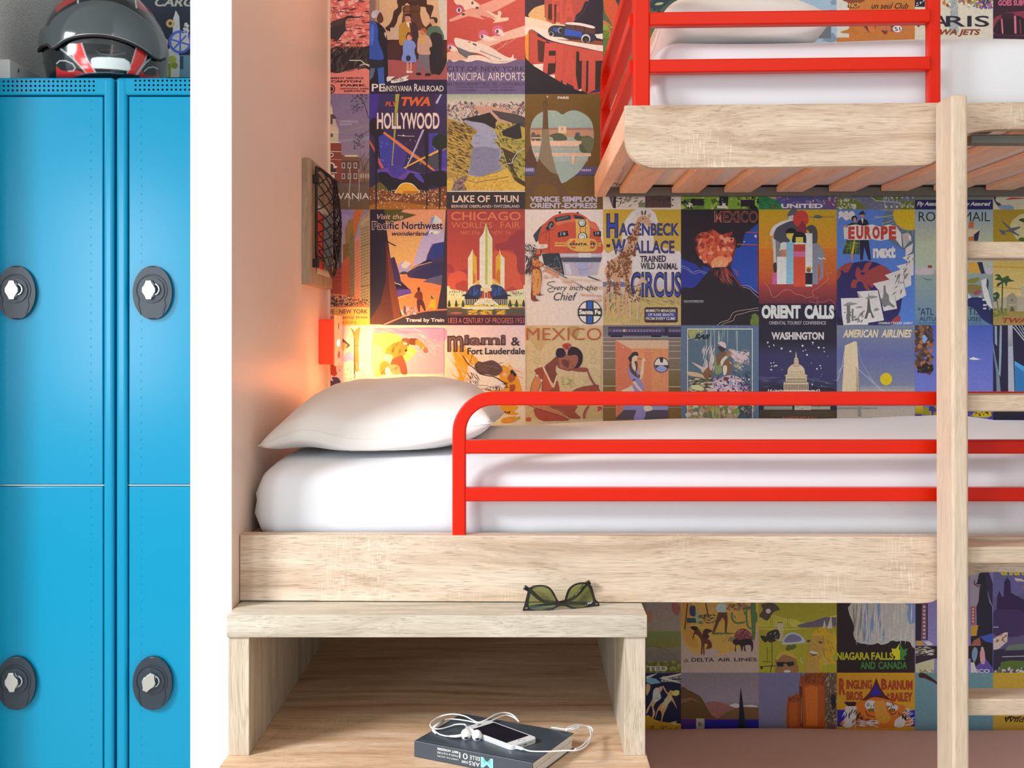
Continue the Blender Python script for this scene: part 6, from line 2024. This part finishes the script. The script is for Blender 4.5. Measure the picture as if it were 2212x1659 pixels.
poster(8, 4, T11, 'e8d0b4', 'blue bordered poster with a painted pair of dancers', """
bg 64707c 64707c
r e8d8b0 1190 62 2086 1300
r 5c6c70 1200 74 2074 1300
c a09c58 1200 76 1400 80 1420 100 1330 120 1300 180 1240 200 1210 130
k c8bc78 30 60 10 60 40 1205 80 1420 220
k c8c4a0 12 300 5 88 1 1420 80 1900 380
l d8d4a8 5 1450 80 1450 440
l d8d4a8 5 1515 80 1515 420
l d8d4a8 5 1565 80 1565 420
l d8d4a8 7 1620 95 1620 240
l d8d4a8 7 1874 95 1872 390
c d8b8a0 1500 520 1510 380 1520 300 1540 400 1560 440 1550 540
c d8b8a0 1440 600 1450 480 1470 540 1480 640
k e0c8a8 20 150 12 75 12 1400 340 1560 600
c d8b898 1250 520 1350 560 1450 620 1440 660 1350 600
c d8b078 1200 650 1350 670 1440 720 1400 730 1210 700
c d8b8a0 1380 620 1430 580 1470 640 1420 680
c 8c5c34 1400 680 1460 600 1500 580 1540 600 1530 700 1500 800 1460 920 1435 920 1440 760
c d0b0a0 1490 520 1530 520 1530 620 1500 620
c 8a9454 1580 440 1660 560 1660 660 1580 680 1560 560
c 805840 1590 440 1620 390 1700 380 1720 420 1660 500 1620 570 1590 540
c 4c342c 1610 320 1640 300 1700 310 1710 350 1680 380 1640 370
c dcb8a8 1600 250 1650 232 1710 250 1726 300 1710 330 1670 310 1640 290
s 2c2020 6 1600 255 1650 232 1712 252 1726 300
c 8c5c34 1660 560 1700 500 1750 480 1790 540 1790 640 1740 700 1680 680
c e4cca0 1650 500 1720 430 1760 440 1700 500 1660 580
c e4ccb0 1680 580 1730 570 1730 660 1690 700
c a07040 1730 380 1780 370 1800 420 1760 450 1720 430
c e0b8a4 1750 345 1830 350 1900 400 1960 420 2020 380 2040 400 1980 470 1940 540 1850 500 1790 440 1800 390
k e8c8b8,c88c7c,b0a070 60 90 12 -20 35 1780 360 2030 540
n b8a860,e0c8b8 26 14 1820 540 1960 640
c dcb8a8 1500 860 1560 780 1640 740 1760 700 1880 720 1980 800 2050 900 2074 1000 1440 1000
n 8c7088,5c4c58,b08ca0,e8d0c0,5c4060 130 18 1560 720 2040 930
k 3c4048 50 90 10 -30 30 1830 650 2060 900
c 7c3c3c 1680 740 1720 720 1760 750 1720 780
k 3c4038,5c5040,c8a85c,e8d8a8 110 110 16 5 25 1205 740 1500 930
c e0cc8c 1250 850 1330 830 1420 880 1380 910 1270 890
k 3c3828 16 60 9 50 50 1380 700 1560 900
g a8a070 a09468 1200 1110 2074 1300
n c8a078,8c9440,c89870,6c7c50,b0a848,dcc0a4,c07c50 170 44 1200 1110 2074 1300
n 4c5458,3c4844 60 26 1900 1110 2074 1300
k 5c6434 20 100 9 80 20 1560 1110 1760 1300
l e8d8b0 8 1194 62 1194 1300
l e8d8b0 8 2080 62 2080 1300
t 1c2430 1290 140 1500 204 b.05,i.35 SAS
""")
poster(9, 4, T12, 'e4ccb8', 'night blue poster with a white domed building and stars', """
bg 28202c 2c2430
g 28202c 3c3450 60 230 1090 420
g 3c3454 3c3454 60 420 1090 720
g 3c3454 2c2830 60 720 1090 920
k 6c6478 26 190 9 -4 4 70 700 1080 850
k 242428 20 200 16 2 4 60 820 1090 900
n e8dcd8 20 11 140 220 1000 640
n d8ccd0 10 6 200 600 1000 840
e f0e4dc 636 288 13 13
e f0e4dc 850 312 13 13
e f0e4dc 358 325 13 13
e f0e4dc 474 362 12 12
e f0e4dc 695 408 12 12
e f0e4dc 220 606 11 11
e f0e4dc 826 595 11 11
e f0e4dc 765 802 10 10
p d0ac84 548 362 556 400 560 440 580 462 586 530 520 530 524 462 540 440 542 400
r 8c7050 530 470 575 476
c dcb88c 435 660 440 600 470 560 510 535 590 535 630 560 660 600 668 660 690 692 410 692
c b8946c 500 548 600 548 580 565 520 565
k 8c7050 30 14 7 90 5 450 630 650 640
w 8c7050 18 1 440 662 660 662 7 8
l a88460 6 410 692 694 692
r dcb88c 412 694 692 762
w 7c6048 14 1 430 720 668 720 10 30
l 8c7050 10 385 768 712 768
r dcb88c 384 775 714 880
w 7c6048 15 1 396 800 692 800 13 72
p e4c49c 360 880 740 880 760 905 330 905
p e0d0c0 130 895 340 885 340 905 130 905
p e0d0c0 740 885 880 895 880 905 740 905
n e8e0d8 22 9 180 870 370 900
n e8e0d8 14 9 740 870 880 898
r b09c80 122 1090 500 1136
r b09c80 745 1090 1004 1134
p c8b090 528 1085 745 1085 745 1160 528 1150
k 5c4838 16 30 8 80 10 300 1090 900 1130
p 4c3828 60 1140 1090 1140 1090 1260 60 1260
p 54402c 200 1160 960 1150 1060 1240 200 1240
g a89884 988470 130 1092 500 1134
t d8c0b0 222 106 918 208 b.045 WASHINGTON
t b04c2c 350 1226 820 1290 b.03 AMERICAN
""")
poster(10, 4, T12, 'dcc8bc', 'grey blue poster with a pale tower and a yellow sun', """
bg 787480 78748c
g 7c7880 64648c 1092 12 2140 400
g 64648c 807c88 1092 400 2140 900
r b8a08c 1092 1090 2140 1260
g 8c8488 b09c90 1400 820 2140 900
g b09888 c0a48c 1092 1095 2140 1240
t dcbc94 1170 72 1645 180 b.035,i.25 AMERICAN
t dcbc94 1678 72 2084 180 b.035,i.25 AIRLINES
p dcb890 1197 285 1332 226 1357 240 1380 600 1385 905 1160 905
p c0a07c 1340 560 1380 600 1385 905 1355 905
k a88c6c 20 90 6 88 2 1345 640 1380 900
l c0b8b4 6 1192 360 1160 560 1095 760
l c0b8b4 6 1190 530 1095 655
l c0b8b4 6 1380 600 1560 770 1700 890
l a8a0a4 4 1362 300 1420 500 1560 740 1720 895
l c0b8b4 5 1500 680 1640 850 1740 900
e d8b010 1745 730 80 82
p 8c8070 1092 1105 1630 1105 1630 1130 1092 1130
p 8c8070 1365 1095 1412 1095 1418 1230 1370 1230
""")
poster(11, 4, T19, 'd4c8c0', 'blue poster with brown leaves and a small white plane', """
bg 3c50a0 6c6cb0
g 4458a8 7070b4 276 945 886 1470
n 3c2c24,4c3828,5c4030 110 24 280 950 410 1310
n a06440,8c5838 26 20 282 960 405 1290
p 7c94c8 330 1030 350 1020 375 1050 350 1090 335 1070
n 241c1c 30 16 285 1250 405 1310
p dcd8dc 700 1205 730 1195 760 1205 790 1212 740 1218 700 1212
n c8a818,4c3c80,8c8020,3c3864 46 30 276 1590 886 1660
g c8a410 8c7c1c 276 1575 340 1640
c c8a818 730 1630 790 1615 860 1620 860 1660 740 1660
n 4c3c20 12 9 740 1620 850 1650
""")
poster(12, 4, T15, 'd4c8c0', 'dark blue poster of tall white bridge cables', """
bg 241c38 241c34
p a8a4ac 310 966 340 966 355 1430 312 1430
g b8b0b4 8c888c 310 966 342 1110
p 707c84 208 1080 225 1190 250 1300 260 1425 232 1425 228 1280 208 1140
p 8c98a0 218 970 234 970 236 1110 220 1090
p 8c98a0 254 966 268 970 266 1150 258 1320 248 1300 250 1100
l c8c8d0 6 345 975 430 1080
l c8c8d0 5 360 966 430 1060
l c8c8d0 4 385 966 430 1040
l c8c8d0 4 405 966 425 1010
p 2c6ca0 355 1210 430 1260 430 1430 358 1430
p 4c94c0 355 1210 430 1255 430 1290 355 1240
p 24202c 208 1555 370 1555 370 1600 208 1600
""")
# ---- the rows seen below the lower bunk
poster(7, 6, T13, 'b6a498', 'pale green poster with drifting balloons and white capitals', """
bg 8c7464 6c5c2c
g 8c7468 8c7860 0 0 430 360
g 70703c 74682c 0 360 430 560
g 7c6850 6c5c50 0 560 430 740
g 5c5420 5c5020 0 740 430 870
s 8c5c48 4 130 130 150 80 210 70 270 100 270 190 200 235 140 200 130 130
s 8c5c48 4 150 80 200 120 260 90
s a05c48 5 120 190 160 175 200 185
c 986840 10 110 50 105 78 150 70 240 30 260 0 200
c 8c5040 320 20 400 30 420 100 380 170 320 110
s 7c5c48 3 60 260 70 340 78 380
s 7c5c48 3 380 200 400 280 410 310
s 4c4038 5 0 560 80 540 160 560 240 590 300 640 370 680
s 4c4038 4 140 550 200 620 240 690
n 5c5c24,7c7830 50 26 0 740 420 860
t c8b8a8 10 796 262 850 b.03 TED
""")
poster(7, 7, T13, 'b6a498', 'dark blue poster of dancers on golden sand', """
bg 14142c 14142c
r 241c44 0 868 430 900
p 6c9098 0 930 120 950 180 1000 60 1020 0 990
p d0b498 0 920 140 880 60 930 0 950
p c8a888 160 940 430 880 430 905 260 940 430 1000 430 1010 200 960
t d0b498 200 916 470 950 b.01 ROUNDABOUT
t d0b498 184 962 430 990 b.02 MUSICAL COMEDY
c c88c60 150 1060 190 1040 200 1080 170 1130 170 1200 130 1230 90 1300 110 1380 60 1480 80 1380 60 1280 20 1360 0 1380 0 1340 60 1230 90 1150 100 1090
c e0c0a0 90 1090 140 1060 170 1130 180 1190 110 1240 80 1200
c c8844c 270 1130 300 1090 340 1110 400 1120 400 1150 320 1160 340 1210 380 1320 330 1240 290 1220 260 1300 220 1380 180 1510 190 1380 150 1340 110 1450 130 1340 180 1260 230 1220
c d8a070 230 1200 290 1150 320 1190 290 1240 230 1300 190 1310
l c88c60 16 205 1040 250 1120 300 1160
c d8a84c 320 1110 380 1090 410 1110 380 1160 330 1150
c c88c60 0 1020 40 1020 50 1070 20 1140 0 1150
s 2c1c30 4 120 1180 160 1200
c b8801c 0 1400 120 1460 260 1490 400 1500 520 1540 620 1610 0 1610
k 5c3c18 16 70 10 60 20 20 1540 400 1600
p c89c58 290 1490 380 1470 360 1500 430 1520 330 1520
""")
poster(8, 6, T13, 'b6a498', 'cream poster of cowboys, cacti and a bucking horse', """
bg ac8c78 ac8c78
c c08c3c 440 20 1380 20 1380 300 1340 420 1300 460 1100 600 880 660 900 590 740 590 640 650 500 560 440 400
c b87c30 440 20 560 20 540 300 600 420 640 560 500 520 440 330
l 5c3c20 18 510 20 475 340
l 5c3c20 18 735 20 770 190
r 2c4038 500 200 620 260
c 2c3450 540 60 600 50 610 110 600 180 540 160
c 8c9468 610 140 660 130 670 250 620 260
k 4c3424,6c5038,2c2420 40 60 14 10 30 640 160 870 270
n 6c4c38,8c6444 34 22 950 30 1270 100
c a8b0b0 855 60 900 20 970 25 990 110 940 130 880 120
l b07c50 16 760 40 800 60 870 60
p 5c3420 890 130 1000 130 1006 240 990 390 970 390 970 240 945 190 900 250 840 390 810 400 860 230
p 3c2414 810 385 850 385 830 405
k 5c6430 14 160 10 3 8 830 380 1050 400
c 4c6438 1290 20 1350 20 1350 300 1340 460 1310 460 1300 300
s 4c6838 22 1240 60 1240 220 1260 310 1310 330
s 4c6838 20 1360 130 1360 240 1320 270
s 4c6c38 24 1060 130 1060 200 1110 260 1220 250
s 4c6838 16 1090 170 1100 200
s 4c6838 18 1210 110 1220 160
c 7c3c38 1100 460 1110 370 1180 330 1260 350 1310 430 1300 470
n 9c5450,5c3030 30 18 1110 350 1300 460
p 7c6450 1000 480 1040 430 1100 440 1080 500
c 5c2c1c 600 350 640 330 680 380 720 440 780 470 810 520 800 570 740 580 760 530 720 520 720 640 705 650 700 540 690 640 675 640 680 500 650 430 600 400 580 460 570 440 590 370
c 2c1c14 545 310 600 300 640 320 620 350 580 350
c 3c2418 700 370 740 330 820 360 760 390 780 430 740 460 700 430
c 2c1c1c 1070 480 1100 460 1160 470 1240 450 1310 480 1320 560 1300 620 1290 540 1220 540 1230 610 1210 600 1200 540 1180 620 1160 540 1110 540 1110 620 1095 600 1100 530 1075 520
l 4c3830 3 930 500 1020 430
t 2c1c20 560 692 836 740 b.012 DELTA
t 2c1c20 882 692 1040 736 b.012 AIR
t 2c1c20 1086 690 1366 734 b.012 LINES
p 3c2828 492 700 522 742 492 730 464 742
p ac8c78 492 712 506 734 492 728 478 734
l 3c2828 3 464 744 524 744
""")
poster(8, 7, T13, 'b6a498', 'poster of a cypress beside a blue lake below mountains', """
bg 7c6868 8c7470
g 7c6868 8c7478 428 868 1392 1240
c 5c3c18 428 1070 520 1090 640 1150 700 1210 760 1320 860 1420 900 1460 428 1470
p 7c4c38 428 1200 560 1180 700 1260 560 1210 428 1260
c 8c5448 740 1260 830 1230 900 1240 1020 1280 1130 1310 1400 1310 1400 1440 880 1440
p c8b4a8 1020 1280 1100 1250 1160 1270 1200 1280 1300 1270 1380 1290 1330 1325 1250 1305 1120 1315
c 6c4828 1120 1310 1280 1300 1392 1320 1392 1440 900 1440
r 6c3c30 428 1440 1392 1456
g 4c2050 201468 428 1450 1392 1610
r 1c1470 720 1462 1392 1600
r a89080 616 1440 714 1600
r 8c7468 706 1440 722 1600
r 4c3434 642 1490 652 1532
r 4c3434 656 1484 666 1538
r 4c3434 672 1490 682 1532
p 14181c 1168 1050 1186 1180 1200 1300 1216 1420 1220 1600 1130 1600 1146 1400 1150 1250 1158 1150
p 14181c 1240 1470 1256 1500 1252 1600 1238 1600
""")
poster(9, 6, T13, 'b6a498', 'yellow poster of a laughing blonde woman and film lamps', """
bg 8c7c20 9c8c20
c a89830 1394 200 1560 160 1700 200 1888 230 1888 340 1394 340
c b0a040 1700 200 2000 260 2360 160 2360 260 1888 330
p 5c5058 1860 290 1960 260 2060 240 2200 190 2350 190 2350 300 1900 320
l 8c6420 7 1394 318 2360 318
w 8c6420 2 1 1535 180 1740 205 5 120
w 8c6420 2 1 1555 180 1760 205 5 120
p b8a48c 2180 320 2200 220 2226 320
p b8a48c 2230 330 2286 170 2300 330
c 4c3c30 1394 170 1440 100 1420 40 1460 20 1560 10 1650 90 1570 130 1500 230 1430 200
e c8b4a0 1508 114 30 30
w c0b0a0 1 12 1615 260 1620 470 80 9
p 4c3c30 1620 252 1690 252 1690 262 1620 262
c 2c2820 1490 390 1620 340 1644 450 1520 500
c 2c2820 1410 420 1490 430 1500 480 1460 500
n 8c8478 8 9 1520 380 1630 470
l 2c2418 8 1550 500 1556 770
l 3c3420 6 1495 560 1500 740
l 2c2418 9 1410 800 1590 790
l 2c2418 9 1556 770 1530 870
l 2c2418 7 1440 740 1540 740
e 2c2418 1425 815 16 18
c a8a098 1680 500 1720 410 1800 375 1888 400 1960 470 1950 510 1800 520 1690 530
c 6c6478 1700 490 1750 420 1820 400 1900 430 1910 480 1780 500
n 4c5420 10 26 1750 540 1840 580
c b88c20 2030 500 2060 380 2140 320 2200 320 2260 360 2330 400 2350 460 2340 620 2300 700 2350 760 2200 780 2140 840 2020 720 1980 640
c a07c1c 1980 640 2040 480 2060 560 2040 700
c a87c38 2010 500 2060 430 2140 420 2200 460 2210 560 2180 660 2100 720 2030 680 2020 600
p a8803c 1960 720 2140 700 2130 880 1960 880
k c89c28,8c6c18 34 120 12 -60 25 2080 330 2340 740
e 3c2c1c 2005 484 26 12 -15
e 3c2c1c 2152 500 26 12 10
c e0d0c0 2010 620 2060 605 2120 630 2090 645 2040 640
c 5c2818 2015 622 2060 650 2110 645 2060 668
s b0a080 8 1920 690 1900 720 1920 750 1950 740
s b0a080 8 2190 700 2240 740 2210 770 2190 740
c 8c6034 1600 700 1650 640 1730 620 1820 650 1860 740 1870 880 1610 880 1600 780
c b08c34 1600 690 1640 630 1740 610 1830 650 1850 700 1700 650 1620 720
p 241c20 1604 745 1690 740 1720 745 1820 735 1830 780 1760 800 1730 760 1700 765 1690 800 1620 800
c d8c8b8 1700 850 1740 840 1780 850 1770 870 1710 870
""")
poster(9, 7, T14, 'b6a498', 'poster of round orange brick towers', """
bg 6c6078 746470
g 686078 706468 -60 876 160 1560
c 8c3c10 150 1020 170 940 220 890 330 880 480 900 480 1540 180 1560 180 1060
k 5c2c14 50 90 10 75 8 170 890 480 1000
p 9c4410 190 1040 260 1010 460 1040 470 1540 200 1540
p b8581c 220 1060 300 1030 380 1060 380 1530 240 1530
p 5c2410 150 1030 190 1050 195 1550 160 1550
l c89878 3 182 1180 182 1500
c 8c3c10 10 1200 60 1170 160 1160 165 1550 0 1560
k 5c2c14 16 60 9 70 10 10 1170 160 1220
p a04814 30 1250 130 1240 130 1540 30 1550
c 5c4434 480 900 560 890 620 880 620 1520 480 1540
k 2c2420,8c7460,a08870 80 60 12 60 40 480 890 620 1530
c 241c1c 540 1180 570 1140 600 1180 600 1300 560 1320 545 1260
""")
poster(10, 6, T14, 'b6a498', 'dark poster of a waterfall with yellow and green capitals', """
bg 241818 241818
c 6c7c98 1380 20 1590 20 1590 280 1500 280
c a89c8c 790 20 1440 20 1480 150 1520 280 1590 270 1590 560 1540 540 1500 490 1300 480 1220 520 1160 530 1120 510 1050 530 960 520 860 490 820 400 830 300
k 6c7c98 18 330 26 88 4 900 60 1200 420
k c8bca8 30 300 18 88 4 860 60 1560 470
k 7c6c58 10 300 12 88 3 820 60 960 440
k d0c4b0 18 110 12 10 20 880 420 1540 510
t a89c18 612 622 1020 718 b.035 NIAGARA
t a89c18 1040 622 1316 718 b.035 FALLS
t 3c6c30 904 738 1092 830 b.03 AND
t 3c6c30 1128 738 1484 830 b.03 CANADA
p c8b818 1395 510 1380 580 1400 600 1396 716 1320 716 1340 680 1310 660 1300 620 1290 575 1340 580 1360 560
p 3c6c30 1395 510 1420 560 1440 590 1495 575 1470 620 1480 650 1440 680 1460 716 1396 716
""")
poster(10, 7, T14, 'b6a498', 'yellow circus poster with a tiger looking up', """
bg b87c18 b87c18
p b87c18 620 876 1588 876 1588 1340 620 1340
p 241c78 620 1330 760 1340 720 1540 620 1540
p 241c78 1440 1330 1588 1340 1588 1540 1440 1540
p 4c1818 1102 940 1150 1060 1210 1150 1290 1210 920 1220 1010 1130 1060 1050
p 281c80 1100 1000 1130 1080 1170 1150 1020 1165 1070 1080
c b85c18 760 1260 860 1230 960 1220 1060 1180 1180 1190 1300 1230 1380 1270 1450 1290 1500 1400 1510 1540 700 1540 760 1400 840 1320
c 2c1414 705 1240 760 1235 850 1240 830 1300 760 1290
c c8a898 715 1300 800 1290 860 1300 840 1400 800 1540 700 1540 740 1400
k c8b0a0 40 110 16 60 30 700 1340 860 1530
k 3c1818 18 90 16 70 25 760 1320 930 1520
c d0b8a8 960 1280 1000 1220 1080 1225 1120 1260 1100 1340 1010 1340
c d0b8a8 1225 1240 1300 1260 1370 1290 1350 1340 1260 1330
k 2c1414 8 60 10 50 30 980 1240 1090 1310
k 2c1414 8 60 10 -50 30 1240 1260 1350 1310
e 2c1814 1040 1335 38 20
e a87828 1040 1335 22 15
e 0c0808 1040 1335 9 9
e 2c1814 1300 1335 36 20
e a87828 1300 1335 22 15
e 0c0808 1300 1335 9 9
s 2c1414 9 970 1340 1000 1400 1080 1420
s 2c1414 9 1260 1350 1300 1390 1350 1370
c c87828 1080 1240 1200 1220 1230 1350 1280 1440 1200 1500 1100 1460 1090 1340
k 5c2414 20 100 10 10 20 880 1440 1080 1520
k d0b0a0 24 110 14 -5 20 880 1460 1140 1540
c c8a898 1330 1480 1360 1440 1460 1400 1440 1540 1330 1540
k d0b8a8 40 100 10 20 20 1420 1320 1560 1530
k 2c1414 12 90 12 -60 20 1380 1330 1480 1480
t 943018 640 944 724 1150 b.05 R
t 943018 734 962 1050 1078 b.045 INGLING
t 943018 734 1106 934 1216 b.045 BROS
t 943018 1162 950 1236 1086 b.05 B
t 943018 1238 966 1550 1088 b.045 ARNUM
t 943018 1232 1130 1274 1170 b.03 &
t 943018 1282 1118 1552 1230 b.045 BAILEY
""")
poster(11, 6, T14, 'b6a498', 'violet street scene poster, partly behind the ladder rail', """
bg 7c6484 7c7098
p 241c28 1588 20 1666 20 1660 480 1588 480
p 2c2444 1666 20 1740 20 1740 470 1666 470
r 7c4448 1668 30 1722 460
w b89890 1 9 1682 50 1682 430 26 24
p b07c20 1600 478 1660 484 1700 520 1640 545 1600 530
p c0b0a8 1690 486 1760 488 1810 530 1740 540
r 241c24 1588 545 2400 700
k c0b0b4,5c5060,a08c50 50 80 16 4 20 1588 560 1810 680
p b0a078 1588 770 1820 690 1820 880 1588 880
p 2c2028 1588 660 1820 660 1820 700 1588 766
t 4c3c38 1632 836 1740 874 - SA
t 4c3c38 1784 836 1822 874 - N
T 2080 1160 3.325
p 8c7880 50 240 120 240 110 500 50 500
p 201c28 118 250 180 250 190 320 176 400 190 470 210 500 214 720 100 720 96 500 112 460 120 370 130 340 80 340 100 330
p 2c2438 150 250 186 250 214 330 214 500 190 440
s 5c3438 9 88 310 80 330 100 352 130 350
r 8c4840 56 498 90 630
w c0907c 1 5 66 510 66 600 12 14
p b07c20 56 640 110 632 96 710 56 712
p 201c20 56 712 214 700 214 960 56 960
p 8c4c3c 60 770 80 740 120 720 130 780 60 782
p 34488c 120 716 214 690 214 760 160 750
p 54407c 56 960 160 870 214 940 214 976 56 976
c 6c7888 66 820 84 790 104 810 100 860 80 900 64 860
p c0a898 56 900 80 900 100 970 56 975
c c07c74 122 830 138 800 154 820 158 900 140 914 124 890
e c89070 138 800 10 12
t d0c8c4 86 948 192 976 b.03 SCO
r 55656a 50 978 214 1070
""")
poster(11, 7, T14, 'b6a498', 'plain blue grey poster with a dark bottle neck', """
bg 607878 607478
c 3c1c14 1634 884 1700 884 1830 970 1900 1050 1820 1000 1700 945 1634 935
""")
poster(12, 6, T16, 'b6a498', 'violet castle poster with yellow lettering', """
bg 5c5070 4c3c54
c 5c5478 218 240 440 240 440 400 218 420
t b89c20 266 196 520 276 b.05 CHICAGO
p 2c1c3c 240 600 245 430 262 384 280 430 292 430 296 320 318 290 340 320 345 400 400 430 440 450 440 700 300 680 240 640
c 382848 218 540 300 520 440 540 440 700 218 700
p c0a090 368 294 420 300 440 312 440 322 380 315
t a05c48 424 352 480 386 i.2 Fly
r b09090 218 644 256 650
p b89c88 218 730 300 685 322 684 318 750 262 800 218 816
n 8c4c38 12 9 224 700 310 760
p 2c2434 218 810 440 790 440 900 218 960
p 5c6050 330 775 440 765 440 810 300 815
p 4c5c20 270 900 340 886 440 890 440 940 270 940
l a89c98 5 280 860 440 855
n b8a488,4c5c20 40 10 220 940 440 975
r b88c34 214 978 440 1068
t 3c2414 274 984 520 1044 b.02 CARGO
""")
poster(12, 7, T16, 'b6a498', 'ochre poster with black script', """
bg b08428 a87c28
s 2c1c14 10 300 1310 340 1290 380 1300 420 1290
t 2c1c14 300 1290 520 1330 b.02,i.3 Wildlife
""")
# ---- the paper goes on where beds and cabinet hide it: plainer poster fields
rnd = random.Random(8)
for ci in range(3, 12):
    for ri in (0, 5, 6, 7):
        if ri in (6, 7) and ci > 6: continue
        a_, b_, c_, d_ = [rnd.choice(['8a4638', '2c3a5c', 'c8a058', '54683c', '6c5478', 'd0b898', '3c6478', 'a8502c']) for _ in range(4)]
        x, y = XS[ci], YS[ri]
        poster(ci, ri, (x, y, 1), 'dcc8bc', None, f"bg {a_} {b_}\nc {c_} {rnd.randint(10, 60)} 160 60 {rnd.randint(70, 120)} 110 {rnd.randint(60, 100)} 150 150 120 200 50 205\ne {d_} {rnd.randint(50, 120)} {rnd.randint(40, 80)} 22 22\nr {d_} 12 218 156 236")
